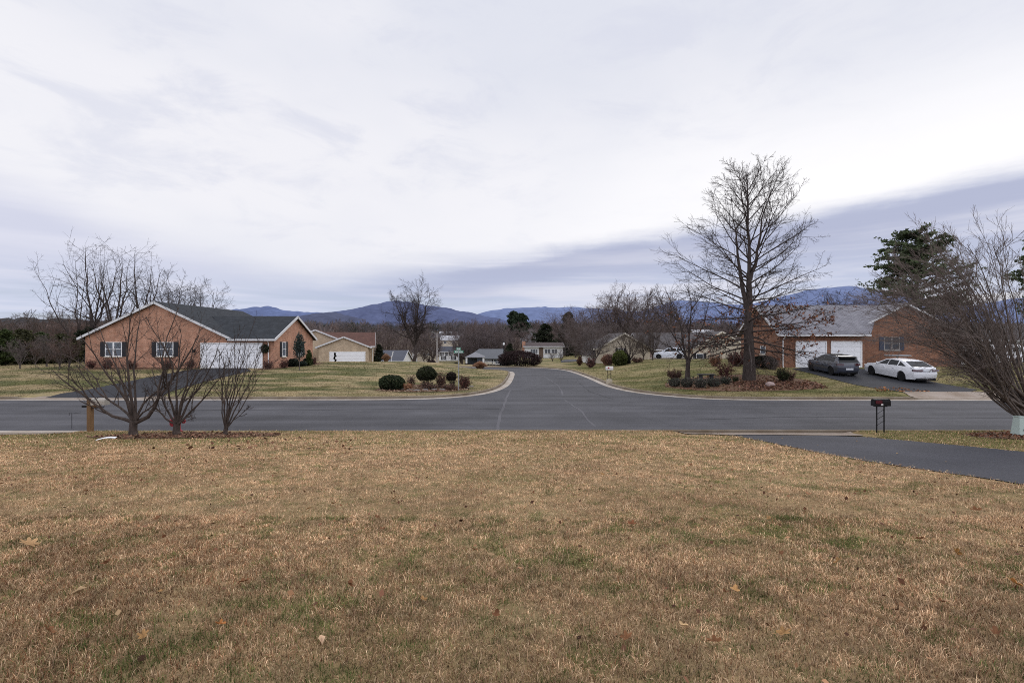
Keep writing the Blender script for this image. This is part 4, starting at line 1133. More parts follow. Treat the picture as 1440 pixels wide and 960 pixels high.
r = MB(); r.slab([(x0 - 2.3, d + .6, zat(494.6, d)), (x1 - 5.2, d + .6, zat(494.6, d)), (x1 - 5.2, d + 4, zat(489.5, d)), (x0 - 2.3, d + 4, zat(489.5, d))], .15); r.slab([(x0 - 2.3, d + 4, zat(489.5, d)), (x1 - 5.2, d + 4, zat(489.5, d)), (x1 - 5.2, d + 7.4, zat(494.6, d)), (x0 - 2.3, d + 7.4, zat(494.6, d))], .15); r.build('wing_roof', ROOF_OLD, PH)

# --- small houses on the far slope
def hill_house(px, d, wid, hgt, roofc, wallc, label, lift=0.0, dep=8, front=False):
    x = (px - 720) * d / F; z = h1(x, d)
    o = empty('hillside_house', (x, d, z), label, 'house')
    wid *= .72; lift = 3.0 if px == 744 else (lift * .5 if px > 900 else 1.4)
    w = MB(); gable_wall(w, 'x', d, d + dep, x - wid/2, x + wid/2, z - 1.5, z + hgt + lift, z + hgt + lift + 2.0); w.build('wall', wallc, o)
    gable_roof(o, 'x', d, d + dep, x - wid/2, x + wid/2, z + hgt + lift, z + hgt + lift + 2.0, .5, .4, .2, roofc)
    n = max(2, int(wid / 3.5))
    for i in range(n):
        window(o, '-y', d, x - wid/2 + wid * (i + .5) / n, z + hgt + lift - 1.9, 1.3, 1.3, 2, None, sill=False)
RW = plain('roof_pale_metal', (.4, .4, .42), .6, .1, 1)
hill_house(626, 340, 11, 3, RW, SIDING_WHITE, 'house with long pale roof on the hillside above the white two-storey house', 4)
hill_house(614, 290, 9, 2.8, ROOF_OLD, SIDING_TAN, 'small tan house on the hillside just right of the tall tree', 2.5)
hill_house(632, 250, 12, 2.7, RW, SIDING_TAN, 'low house with pale roof line directly above the two-storey house', 2.2)
hill_house(645, 470, 12, 3, ROOF_BROWN, SIDING_WHITE, 'white house with brown roof highest on the slope above the street sign', 4)
hill_house(664, 420, 9, 3, ROOF_BROWN, SIDING_TAN, 'brown-roofed tan house on the far slope right of the street sign', 3)
hill_house(744, 300, 14, 3.6, ROOF_OLD, SIDING_GREY, 'large grey house with pale gable below the pair of pines', 7.5)
hill_house(760, 270, 8, 2.6, RW, SIDING_WHITE, 'white roofed shed-like house left of the dark cedar', 4.5)
hill_house(800, 420, 11, 3, RW, SIDING_WHITE, 'pale house on the skyline between the dark cedar and brown woods', 8)
hill_house(993, 190, 11, 3.2, RW, SIDING_TAN, 'pale-roofed house on the slope seen through the oak tree branches', 9)
hill_house(950, 210, 7, 3.5, ROOF_OLD, SIDING_WHITE, 'small white house seen above the low dark roof', 7)
# ------------------------------------------------------------------ cars (nose towards +y, wheels on z = 0)
RUBBER = plain('tyre_rubber', (.012, .012, .013), .85, .2, 20)
RIM_DARK = plain('rim_dark', (.07, .07, .075), .35, .2, 10, .6)
RIM_SILVER = plain('rim_silver', (.4, .4, .42), .3, .1, 10, .8)
TAIL = plain('tail_lens', (.22, .012, .012), .15, .2, 20, coat=1)
TAIL_DARK = plain('tail_lens_dark', (.06, .012, .014), .15, .3, 20, coat=1)
HEADL = plain('head_lens', (.5, .52, .55), .1, .1, 20, coat=1)
PLATE = plain('plate_white', (.6, .62, .66), .4, .15, 60)
TRIM_BLACK = plain('black_trim', (.012, .012, .013), .65, .2, 20, spec=.08)
def make_car(label, paint, L, W, low, cab, ax_r, ax_f, wr, belt, roofz, glass_side, rear_glass, front_glass, tail, rim, spoiler=False, cat='car', name='parked_car', tail_mat=None, end_curve=.16, black_roof=False):
    o = empty(name, (0, 0, 0), label, cat); hw = W / 2
    yr, yf = min(p[0] for p in low), max(p[0] for p in low)
    def arch(c, a):
        return [(c + (wr + .045) * math.cos(t), wr - .01 + (wr + .045) * math.sin(t)) for t in np.linspace(rad(-a), rad(180 + a), 15)]
    bot = .2
    out = list(low)
    # underside from nose to tail with both wheel arches
    aa = [(y, z) for y, z in arch(ax_f, -6) if z > bot - .02]; ab = [(y, z) for y, z in arch(ax_r, -6) if z > bot - .02]
    out = out + [(ax_f + wr + .05, bot)] + aa + [(ax_f - wr - .05, bot)] + [(ax_r + wr + .05, bot)] + ab + [(ax_r - wr - .05, bot)]
    def lw(y, z, x):
        e = sstep(.62, 1.0, abs(y - (yr + yf) / 2) / ((yf - yr) / 2))
        w = 1 - .13 * float(e) ** 1.5 - .10 * max(0, (z - .62) / .45) ** 2 - .06 * max(0, (.5 - z) / .3)
        return hw * w
    def cabw(z): return hw * (.915 - .235 * (z - belt) / (roofz - belt))
    def shell(outline, fn, xs, steps):
        bm = bmesh.new(); vs = [bm.verts.new((-1, y, z)) for y, z in outline]; f = bm.faces.new(vs)
        g = bmesh.ops.extrude_face_region(bm, geom=[f]); 
        for v in g['geom']:
            if isinstance(v, bmesh.types.BMVert): v.co.x = 1
        for ax, arr in ((0, xs), (1, steps[0]), (2, steps[1])):
            for t in arr:
                co = [0, 0, 0]; no = [0, 0, 0]; co[ax] = t; no[ax] = 1
                bmesh.ops.bisect_plane(bm, geom=bm.verts[:] + bm.edges[:] + bm.faces[:], plane_co=co, plane_no=no, dist=1e-4)
        bmesh.ops.triangulate(bm, faces=[f for f in bm.faces if len(f.verts) > 4])
        for v in bm.verts: v.co = fn(*v.co)
        bmesh.ops.recalc_face_normals(bm, faces=bm.faces[:])
        me = bpy.data.meshes.new('body'); bm.to_mesh(me); bm.free(); plane_uv(me); me.shade_smooth(); me.set_sharp_from_angle(angle=rad(38)); return me
    half = (yf - yr) / 2; cy = (yr + yf) / 2
    def fn_low(x, y, z):
        e = float(sstep(.72, 1.0, abs(y - cy) / half)); s = 1 if y > cy else -1
        yy = y - s * end_curve * e * abs(x) ** 2.6
        top = float(sstep(belt - .25, belt, z))
        side = 1.0
        if abs(x) > .99:
            # a crease along the shoulder and a tucked-in sill
            side = 1 - .012 * abs(math.sin((z - .25) * 8))
        return (x * lw(y, z, x) * side, yy, z + .025 * (1 - x * x) * top)
    xs = (-.85, -.5, 0, .5, .85)
    body = shell(out, fn_low, xs, (np.arange(yr + .2, yf, .22), np.arange(.35, belt + .1, .13)))
    link('body', body, paint, o)
    def fn_cab(x, y, z):
        k = (z - belt) / (roofz - belt)
        return (x * cabw(z), y, z + (.03 * (1 - x * x) if k > .8 else 0))
    cb = shell(cab, fn_cab, xs, (np.arange(min(p[0] for p in cab) + .3, max(p[0] for p in cab), .4), []))
    link('cabin', cb, paint, o)
    def panel(pts, name, mat):   # list of (y,z) polygons on both flanks
        for sg in (-1, 1):
            m = MB(); v = [(sg * (cabw(z) + .007), y, z) for y, z in pts]; n = len(v)
            m.add(v, [tuple(range(n)) if sg < 0 else tuple(range(n))[::-1]]); m.build(name, mat, o, rel=False)
    for g in glass_side: panel(g, 'side_window', CAR_GLASS)
    def cross(a, b, name, mat, k=.9, off=.012):
        (y0, z0), (y1, z1) = a, b; ny, nz = (z1 - z0), -(y1 - y0)
        l = math.hypot(ny, nz); ny, nz = ny / l, nz / l
        if nz < 0: ny, nz = -ny, -nz
        m = MB(); w0, w1 = cabw(z0) * k, cabw(z1) * k
        m.add([(-w0, y0 + ny * off, z0 + nz * off), (w0, y0 + ny * off, z0 + nz * off), (w1, y1 + ny * off, z1 + nz * off), (-w1, y1 + ny * off, z1 + nz * off)], [(0, 1, 2, 3)])
        return m.build(name, mat, o, rel=False)
    cross(*rear_glass, 'rear_window', CAR_GLASS); cross(*front_glass, 'windshield', CAR_GLASS)
    if black_roof:
        m = MB(); w_ = cabw(roofz) * .93
        m.box(-w_, w_, cab_roof[0], cab_roof[1], roofz + .031, roofz + .036); m.build('roof_panel', TRIM_BLACK, o, rel=False)
    for ya in (ax_r, ax_f):
        for sg in (-1, 1):
            x = sg * (hw - .135)
            m = MB(); m.lathe([(wr * .66, -.105), (wr * .9, -.11), (wr, -.07), (wr, .07), (wr * .9, .11), (wr * .66, .105)], 28, (x, ya, wr), 'x')
            wl = m.build('wheel', RUBBER, o, smooth=True, rel=False)
            r = MB(); r.lathe([(wr * .66, -.06), (wr * .66, .06)], 24, (x, ya, wr), 'x')
            xo = x + sg * .085
            for k in range(10):
                a = k * 2 * math.pi / 10
                p = Vector((xo, ya + math.cos(a) * wr * .12, wr + math.sin(a) * wr * .12)); q = Vector((xo, ya + math.cos(a) * wr * .66, wr + math.sin(a) * wr * .66))
                r.beam(p, q, .035, .03, (1, 0, 0))
            r.lathe([(wr * .13, -.02), (wr * .11, .02)], 12, (xo, ya, wr), 'x')
            r.build('rim', rim, wl, rel=False)
    # rear: lights, plate, diffuser
    for sg in (-1, 1):
        m = MB(); (ta, tb, tx0, tx1) = tail
        ys = lambda x: yr + end_curve * (abs(x) / hw) ** 2.6
        pts = []
        n = 6
        for i in range(n + 1):
            x = sg * (tx0 + (tx1 - tx0) * i / n); sh = .015 * i / n
            pts.append((x, ys(x) + tail_off - .02, ta + sh)); pts.append((x, ys(x) + tail_off - .0, tb)); 
        fs = [(2*i, 2*i+1, 2*i+3, 2*i+2) for i in range(n)]
        m.add(pts, fs); 
        m.add([(p[0], p[1] + .1, p[2]) for p in pts], fs); m.add([pts[2*i+1] for i in range(n+1)] + [(pts[2*i+1][0], pts[2*i+1][1] + .1, pts[2*i+1][2]) for i in range(n+1)], [(i, i+1, i+n+2, i+n+1) for i in range(n)])
        m.build('tail_light', tail_mat or TAIL, o, rel=False)
    m = MB(); m.box(-.26, .26, yr - .006 + plate[1], yr + .03 + plate[1], plate[0] - .07, plate[0] + .07); m.build('license_plate', PLATE, o, rel=False)
    m = MB(); m.box(-hw * .7, hw * .7, yr + .045, yr + .4, .18, .33); m.build('rear_valance', TRIM_BLACK, o, rel=False, bevel=.03)
    m = MB(); m.box(-hw * .9, hw * .9, yr + .5, yf - .5, .16, .26); m.build('underbody', TRIM_BLACK, o, rel=False)
    for sg in (-1, 1):
        m = MB(); m.box(sg * (hw - .02) - .02, sg * (hw - .02) + .16 * sg + .02, mirror - .05, mirror + .07, belt - .02, belt + .13); m.build('side_mirror', paint if not black_roof else TRIM_BLACK, o, rel=False, bevel=.03)
        for dy in doors:
            m = MB(); z = belt - .14; x = sg * (lw(dy, z, 1) - .012); m.box(min(x, x + sg * .03), max(x, x + sg * .03), dy - .1, dy + .1, z - .015, z + .015); m.build('door_handle', paint, o, rel=False)
        m = MB(); x1 = sg * hw * .84; x0 = sg * hw * .45; m.box(min(x0, x1), max(x0, x1), yf - .32, yf - .07 - end_curve * .35, .62, .72); m.build('headlight', HEADL, o, rel=False, bevel=.02)
    if spoiler:
        m = MB(); m.slab([(-hw * .66, spoiler[0], spoiler[1]), (hw * .66, spoiler[0], spoiler[1]), (hw * .68, spoiler[0] + .32, spoiler[1] + .055), (-hw * .68, spoiler[0] + .32, spoiler[1] + .055)], .045); m.build('spoiler', spoiler[2], o, rel=False)
    return o
WHITE_PAINT = carpaint('white_pearl', (.72, .73, .76)); GREY_PAINT = carpaint('grey_metallic', (.048, .054, .074), .1, .32, .6); SILVER_PAINT = carpaint('silver_white', (.62, .66, .74), 0, .3)
# white sedan
tail_off = .02; plate = (.86, .0); mirror = .78; doors = (-.62, .28); cab_roof = (-.9, .1)
sedan = make_car('white four-door sedan with black wheels parked on the right driveway', WHITE_PAINT, 4.97, 1.86,
    [(-2.40, .24), (-2.47, .40), (-2.49, .62), (-2.45, .80), (-2.43, 1.0), (-2.36, 1.06), (-1.6, 1.055), (-.4, 1.0), (.9, .95), (1.3, .95), (1.9, .87), (2.25, .77), (2.43, .62), (2.49, .45), (2.44, .24)],
    [(-2.12, 1.03), (-1.25, 1.385), (-.75, 1.435), (-.1, 1.435), (.3, 1.37), (1.22, .93)], -1.36, 1.47, .345, .96, 1.435,
    [[(-1.62, 1.06), (-.98, 1.34), (-.92, 1.035)], [(-.86, 1.035), (-.84, 1.37), (-.08, 1.375), (-.02, 1.0)], [(.04, 1.0), (.0, 1.37), (.26, 1.33), (.92, .985)]],
    ((-2.02, 1.075), (-1.28, 1.375)), ((1.12, .985), (.36, 1.345)), (.80, .93, .32, .9), RIM_DARK, tail_mat=TAIL_DARK)
tail_off = .03; plate = (.55, 0); mirror = .62; doors = (-.55, .2); cab_roof = (-1.3, -.1)
hatch = make_car('dark grey hatchback with roof spoiler parked by the garage doors', GREY_PAINT, 4.26, 1.79,
    [(-2.04, .24), (-2.11, .40), (-2.13, .62), (-2.09, .85), (-2.04, .98), (-1.9, 1.01), (-.4, .99), (.85, .965), (1.1, .955), (1.6, .88), (1.93, .75), (2.09, .6), (2.13, .42), (2.08, .24)],
    [(-2.03, .96), (-1.80, 1.34), (-1.62, 1.43), (-1.1, 1.462), (-.3, 1.462), (.15, 1.41), (1.05, .94)], -1.29, 1.34, .335, .96, 1.462,
    [[(-1.55, 1.03), (-1.42, 1.33), (-1.14, 1.36), (-1.1, 1.02)], [(-1.04, 1.02), (-1.06, 1.375), (-.25, 1.39), (-.2, 1.0)], [(-.14, 1.0), (-.16, 1.39), (.12, 1.365), (.78, .985)]],
    ((-2.0, 1.0), (-1.80, 1.335)), ((.95, .985), (.2, 1.38)), (.79, .93, .4, .86), RIM_DARK, spoiler=(-2.02, 1.40, TRIM_BLACK), tail_mat=TAIL_DARK, black_roof=True)
plate = (.8, 0)
suv = make_car('silver white car half hidden behind the brown shrub in the far driveway', SILVER_PAINT, 4.6, 1.85,
    [(-2.2, .26), (-2.27, .5), (-2.25, .8), (-2.2, 1.06), (-2.0, 1.1), (-.4, 1.06), (.85, 1.0), (1.1, 1.0), (1.75, .9), (2.1, .8), (2.25, .6), (2.28, .42), (2.2, .26)],
    [(-2.15, 1.05), (-1.8, 1.45), (-1.3, 1.58), (-.5, 1.6), (.1, 1.54), (1.15, .98)], -1.35, 1.4, .345, 1.0, 1.6,
    [[(-1.75, 1.12), (-1.5, 1.42), (-1.05, 1.5), (-1.0, 1.1)], [(-.94, 1.1), (-.96, 1.5), (-.22, 1.52), (-.15, 1.06)], [(-.09, 1.06), (-.13, 1.52), (.08, 1.49), (.88, 1.03)]],
    ((-2.1, 1.1), (-1.82, 1.42)), ((1.05, 1.03), (.16, 1.5)), (.85, 1.0, .45, .88), RIM_SILVER)
def park(o, x, y, rz, dz=.03, wb=1.4):
    """set a car on the slope under it"""
    f = Vector((-math.sin(rz), math.cos(rz)))
    za = h1(x + f.x * wb, y + f.y * wb); zb_ = h1(x - f.x * wb, y - f.y * wb)
    o.location = (x, y, (za + zb_) / 2 + dz); o.rotation_mode = 'XYZ'
    o.rotation_euler = (math.atan2(za - zb_, 2 * wb), 0, rz)
park(sedan, 27.95, 36.05, rad(1.0))
park(hatch, 24.75, 38.55, rad(-1.5))
park(suv, (941 - 720) * 70 / F, 70.2, rad(90 - 14), 0)
# ------------------------------------------------------------------ mailboxes, hydrant, sign, lamp and other small things
def mailbox_shell(mb, L, w, h, c, axis='x', n=8):
    """long box with a round top; L along AXIS"""
    prof = [(-w/2, 0), (w/2, 0)] + [(w/2 * math.cos(t), h - w/2 + w/2 * math.sin(t)) for t in np.linspace(0, math.pi, n)]
    if axis == 'x': mb.prism([(c[0] - L/2, c[1] + a, c[2] + z) for a, z in prof], (L, 0, 0))
    else: mb.prism([(c[0] + a, c[1] - L/2, c[2] + z) for a, z in prof], (0, L, 0))
# black mailbox at the end of the near driveway
p = ground_at(1238, 608); x, y, z = p
o = empty('mailbox', p, 'black mailbox on two thin black iron posts beside the near driveway', 'mailbox')
for dx in (-.13, .13):
    m = MB(); m.tube([(x + dx, y, z - .1), (x + dx, y, z + .92)], .022, 8); m.build('post', METAL_BLACK, o)
m = MB()
for k in range(3): m.beam((x - .13, y, z + .25 + k * .2), (x + .13, y, z + .42 + k * .2), .012, .012, (0, 1, 0))
m.beam((x - .2, y, z + .93), (x + .2, y, z + .93), .14, .03); m.build('brace', METAL_BLACK, o)
m = MB(); mailbox_shell(m, .54, .2, .25, (x, y, z + .945)); m.build('box', METAL_BLACK, o)
m = MB(); mailbox_shell(m, .02, .205, .256, (x + .285, y, z + .944)); m.build('door', METAL_BLACK, o)
m = MB(); m.box(x - .24, x - .02, y - .125, y - .105, z + 1.03, z + 1.15); m.build('flag', plain('flag_maroon', (.09, .012, .02), .5), o)
m = MB(); m.box(x - .05, x + .02, y - .112, y - .102, z + .97, z + 1.03); m.build('number_tag', WHITE, o)
# brown post mailbox at left
p = ground_at(127, 606.5); x, y, z = p
o = empty('mailbox', p, 'grey mailbox hung on a thick brown wooden post at left by the street', 'mailbox')
m = MB(); m.box(x - .075, x + .075, y - .075, y + .075, z - .1, z + 1.18); m.build('post', WOOD_POST, o, bevel=.012)
m = MB(); m.box(x - .27, x - .077, y - .05, y + .05, z + .86, z + .93); m.build('ledge', METAL_BLACK, o)
m = MB(); m.box(x + .077, x + .3, y - .045, y + .045, z + .88, z + .95); m.build('arm', WOOD_POST, o)
m = MB(); mailbox_shell(m, .5, .2, .24, (x + .34, y, z + .955)); m.build('box', plain('mailbox_grey', (.42, .39, .34), .5, .15, 8, .1), o)
m = MB(); mailbox_shell(m, .02, .206, .247, (x + .605, y, z + .952)); m.build('door', plain('mailbox_door', (.33, .31, .27), .5, .15, 8, .1), o)
m = MB(); m.box(x + .12, x + .42, y - .08, y + .08, z + .84, z + .878); m.build('paper_holder', METAL_BLACK, o)
# wire garden stake beside it
p = ground_at(101, 605.5); x, y, z = p
o = empty('flag_stake', p, 'thin black wire garden flag stake standing left of the brown post mailbox', 'stake')
m = MB(); m.tube([(x, y, z - .1), (x, y, z + .68), (x - .1, y, z + .68), (x - .1, y, z + .58)], .009, 5); m.build('stake', METAL_BLACK, o)
m = MB(); m.tube([(x, y, z + .66), (x + .36, y, z + .7)], .006, 5); m.build('arm', METAL_BLACK, o)
# hydrant
p = ground_at(250, 606.5); x, y, z = p.x, 17.75, h1(p.x, 17.75)
x = (249.5 - 720) * y / F
o = empty('fire_hydrant', (x, y, z), 'red fire hydrant hidden behind the trunk of the middle bare tree', 'hydrant')
HYD = plain('hydrant_red', (.3, .035, .045), .45, .2, 8)
m = MB(); m.lathe([(.15, -.03), (.16, .04), (.12, .06), (.105, .1), (.105, .45), (.13, .47), (.13, .5), (.115, .53), (.08, .6), (.03, .64), (.03, .69), (.001, .7)], 16, (x, y, z)); m.build('barrel', HYD, o, smooth=True)
for sg in (-1, 1):
    m = MB(); m.lathe([(.05, 0), (.05, .1), (.075, .11), (.075, .17), (.03, .18), (.03, .21), (.001, .211)], 12, (0, 0, 0), 'x'); 
    m.v = [(x + sg * (a + .08), y + b, z + .38 + c) for a, b, c in m.v]; m.build('outlet', HYD, o)
m = MB(); m.lathe([(.07, 0), (.07, -.1), (.1, -.11), (.1, -.18), (.001, -.181)], 12, (x, y - .09, z + .33), 'y'); m.build('pumper_outlet', HYD, o)
# white paper in the mulch
p = ground_at(149, 620); V = []; T = []
n = 9
for i in range(n):
    for j in range(3):
        t = i / (n - 1); V.append((p.x - .26 + .52 * t, p.y - .08 + .08 * j + .1 * t, h1(p.x - .26 + .52 * t, p.y) + .03 + .05 * math.sin(t * 2.6) + .025 * (j == 1) + .03 * t))
q = [(i * 3 + j, (i + 1) * 3 + j, (i + 1) * 3 + j + 1, i * 3 + j + 1) for i in range(n - 1) for j in range(2)]
o = link('newspaper', mesh_np('newspaper', np.array(V), q), plain('white_paper', (.82, .82, .84), .5, .05, 20)); tag(o, 'crumpled white wrapped newspaper lying on the lawn left of the first tree', 'newspaper')
# utility pedestal at the right edge
p = at(1434, 16.3); x, y, z = p
o = empty('utility_pedestal', p, 'pale green tapered utility pedestal in the mulch at the right edge', 'utility box')
PED = plain('pedestal_green', (.42, .5, .46), .55, .1, 6)
m = MB(); a, b_ = .17, .11
m.add([(x-a,y-a,z-.05),(x+a,y-a,z-.05),(x+a,y+a,z-.05),(x-a,y+a,z-.05),(x-b_,y-b_,z+.62),(x+b_,y-b_,z+.62),(x+b_,y+b_,z+.62),(x-b_,y+b_,z+.62)], [(0,3,2,1),(4,5,6,7),(0,1,5,4),(1,2,6,5),(2,3,7,6),(3,0,4,7)]); m.build('body', PED, o, bevel=.012)
m = MB(); m.box(x-b_-.012, x+b_+.012, y-b_-.012, y+b_+.012, z+.622, z+.66); m.build('cap', PED, o, bevel=.01)
m = MB(); m.box(x-.03, x+.03, y-.165, y-.135, z+.2, z+.26); m.build('latch', METAL_GREY, o)
# street name sign at the corner
p = ground_at(645, 549); x, y, z = p
o = empty('street_sign', p, 'green street name sign with crossed blades on a thin pole at the corner bed', 'street sign')
top = zat(488.5, y)
m = MB(); m.tube([(x, y, z - .1), (x, y, top - .05)], .032, 8); m.build('pole', METAL_GREY, o)
SG = plain('sign_green', (.015, .2, .12), .45, .1, 10); ST = plain('sign_lettering', (.7, .75, .72), .5, .05, 10)
for k, (ang, zz, L) in enumerate(((8, top - .36, .62), (-58, top - .17, .62))):
    R = Matrix.Translation((x, y, zz)) @ Matrix.Rotation(rad(ang), 4, 'Z')
    m = MB(R); m.box(-L/2, L/2, -.012, .012, 0, .17); bl = m.build('sign_blade', SG, o)
    m = MB(R); xx = -L/2 + .07
    for j, wd in enumerate((.05, .035, .05, .02, .045, .05, .03, .05, .04)):
        m.box(xx, xx + wd, -.016, -.0125, .05, .12 if j % 3 else .13); xx += wd + .016
    m.box(-L/2 + .01, L/2 - .01, -.0155, -.0122, .008, .018); m.box(-L/2 + .01, L/2 - .01, -.0155, -.0122, .152, .162)
    m.build('lettering', ST, bl)
    m = MB(R); m.box(-.03, .03, -.018, .018, -.03, -.003); m.build('bracket', METAL_GREY, o)
# mailbox with a pale box on a stone foot, right kerb of the side road
x = 7.55; y = 38.6; p = Vector((x, y, h1(x, y))); z = p.z
o = empty('mailbox', p, 'white topped mailbox on two thin legs over a pale stone block at the right kerb', 'mailbox')
m = MB(); m.box(x - .2, x + .2, y - .2, y + .2, z - .05, z + .36); m.build('base', concrete('pale_stone', (.5, .45, .36)), o, bevel=.03)
for dx in (-.12, .12):
    m = MB(); m.tube([(x + dx, y, z + .35), (x + dx, y, z + 1.08)], .026, 6); m.build('post', METAL_BLACK, o)
m = MB(); m.beam((x - .12, y, z + .75), (x + .12, y, z + .75), .02, .02); m.build('brace', METAL_BLACK, o)
m = MB(); mailbox_shell(m, .56, .24, .28, (x, y, z + 1.08)); m.build('box', plain('mailbox_white', (.62, .58, .56), .5, .1, 6), o)
m = MB(); m.box(x - .15, x - .03, y - .145, y - .122, z + 1.2, z + 1.3); m.build('flag', plain('flag_red', (.3, .03, .03), .5), o)
# white post mailbox by the barberry
p = at(729.5, 64.9 + .9); x, y, z = p
o = empty('mailbox', p, 'small white post mailbox in front of the big round maroon hedge', 'mailbox')
m = MB(); m.box(x - .08, x + .08, y - .08, y + .08, z - .05, z + .85); m.build('post', CREAM, o)
m = MB(); mailbox_shell(m, .5, .22, .3, (x, y, z + .86), 'y'); m.build('box', CREAM, o)
# lamp post with a white globe
p = at(708.5, 57.9); y = 56.2; x = (708.5 - 720) * y / F; z = h1(x, y)
x = -1.75; y = 56.0; z = h1(x, y)
x = (708.5 - 720) * 67 / F; y = 67; z = h1(x, y)
o = empty('lamp_post', (x, y, z), 'dark lamp post with white round lamp at the bend, left of the maroon hedge', 'lamp post')
m = MB(); m.lathe([(.2, -.05), (.2, .2), (.1, .3), (.07, .5), (.06, 2.75)], 10, (x, y, z)); m.build('pole', METAL_BLACK, o)
m = MB(); m.lathe([(.02, 2.74), (.1, 2.8), (.14, 2.92), (.14, 2.98), (.09, 3.1), (.02, 3.17)], 12, (x, y, z)); m.build('globe', WHITE, o, smooth=True)
m = MB(); m.lathe([(.14, 3.17), (.1, 3.24), (.02, 3.3)], 10, (x, y, z)); m.build('cap', METAL_BLACK, o)
p = at(708, 66); o = link('planter', None or cards_mesh('planter', shell_points(RNG, 900, .5, .5, .35)[0] + [0, 0, .25], .06, RNG, (.018, .017, .02)), M_LEAF); o.location = p; tag(o, 'small black low bush at the foot of the dark lamp post', 'bush')
o.name = 'low_bush'
# pale utility pole
p = at(614.5, 92); x, y, z = p; tz = zat(468, y)
o = empty('utility_pole', p, 'pale slim utility pole standing left of the white two-storey house', 'utility pole')
m = MB(); m.tube([(x, y, z - .2), (x, y, tz)], [.13, .09], 8); m.build('pole', plain('pole_pale', (.4, .37, .36), .8, .2, 2), o)
m = MB(); m.tube([(x, y, tz - .2), (x - .7, y - .3, tz + .1)], .03, 6); m.box(x - 1.0, x - .6, y - .4, y - .2, tz + .06, tz + .16); m.build('street_light', METAL_GREY, o)
# dark slender lamp post wound with a vine on the tan house lawn
p = at(471, 58.5); x, y, z = p
o = empty('lamp_post', p, 'dark lamp post wound with a vine in front of the tan house garage door', 'lamp post')
m = MB(); m.tube([(x, y, z - .1), (x, y, z + 1.75)], .05, 8); m.build('pole', METAL_BLACK, o)
m = MB(); m.lathe([(.06, 1.7), (.11, 1.76), (.13, 2.0), (.15, 2.02), (.02, 2.16)], 8, (x, y, z)); m.build('lantern', METAL_BLACK, o)
t = RNG.random(900); Cn = np.stack([.1 * np.cos(t * 19) + RNG.normal(size=900) * .035, .1 * np.sin(t * 19) + RNG.normal(size=900) * .035, t * 1.75], -1)
link('vine', cards_mesh('vine', Cn, .07, RNG, (.022, .02, .016)), M_LEAF, o)
# bench in the oak bed
x = (993 - 720) * 36.5 / F; y = 36.5; z = h1(x, y)
o = empty('bench', (x, y, z), 'dark stone garden bench between the small tree and the oak', 'bench')
DST = plain('dark_stone', (.035, .034, .038), .8, .3, 6)
m = MB(); m.box(x - .62, x + .62, y - .2, y + .2, z + .42, z + .5); m.build('seat', DST, o, bevel=.015)
for dx in (-.4, .4):
    m = MB(); m.box(x + dx - .09, x + dx + .09, y - .16, y + .16, z - .03, z + .418); m.build('leg', DST, o)
# rock
def rock(name, loc, s, col, label, seed, cat='rock', group=None):
    P = unit(RNG.standard_normal((260, 3))); 
    bm = bmesh.new(); bmesh.ops.create_icosphere(bm, subdivisions=4, radius=1)
    for v in bm.verts:
        c = v.co; k = 1 + .35 * (float(fbm(c.x * 1.4 + seed, c.y * 1.4 + c.z * 1.7, seed)) - .5) + .1 * (float(fbm(c.x * 5 + seed, c.y * 5 - c.z * 4, seed + 2)) - .5)
        v.co = Vector((c.x * s[0] * k, c.y * s[1] * k, max(c.z, -.4) * s[2] * k))
    me = bpy.data.meshes.new(name); bm.to_mesh(me); bm.free(); me.shade_smooth()
    o = link(name, me, col); o.location = loc; tag(o, label, cat, group); return o
p = ground_at(1083, 543); rock('rock', p + Vector((0, 0, .1)), (.28, .22, .2), plain('pink_stone', (.36, .27, .25), .9, .25, 9, bmp=.4), 'pinkish boulder in the rusty leaves right of the oak trunk', 4)
GST = plain('grey_stone', (.19, .175, .165), .9, .35, 9, bmp=.4)
for i, (px, py) in enumerate([(566, 548), (576, 549), (586, 549.5), (598, 549), (610, 548.5), (622, 548.5), (632, 547.5), (655, 546), (663, 544)]):
    p = ground_at(px, py); rock('edging_stone', p + Vector((0, 0, .03)), (.15 + .1 * RNG.random(), .11, .075), GST, 'flat grey edging stone along the front of the corner shrub bed', 20 + i, 'stone', 'edging stones of the corner bed')
# rusty clump of dead fern fronds / ornamental grass leaves in the corner bed is built with the plants
# grey table top behind the white sedan
x = (1262 - 720) * 42.2 / F; y = 42.2; z = h1(x, y)
o = empty('patio_table', (x, y, z), 'flat grey tabletop showing over the white sedan beside the brick wall', 'table')
TG = plain('table_grey', (.3, .3, .31), .6, .2, 5)
m = MB(); m.lathe([(.9, .95), (.95, .98), (.95, 1.03), (.9, 1.06)], 24, (x, y, z)); m.build('tabletop', TG, o)
m = MB(); m.lathe([(.4, -.02), (.38, .06), (.08, .15), (.07, .949)], 12, (x, y, z)); m.build('pedestal', TG, o)
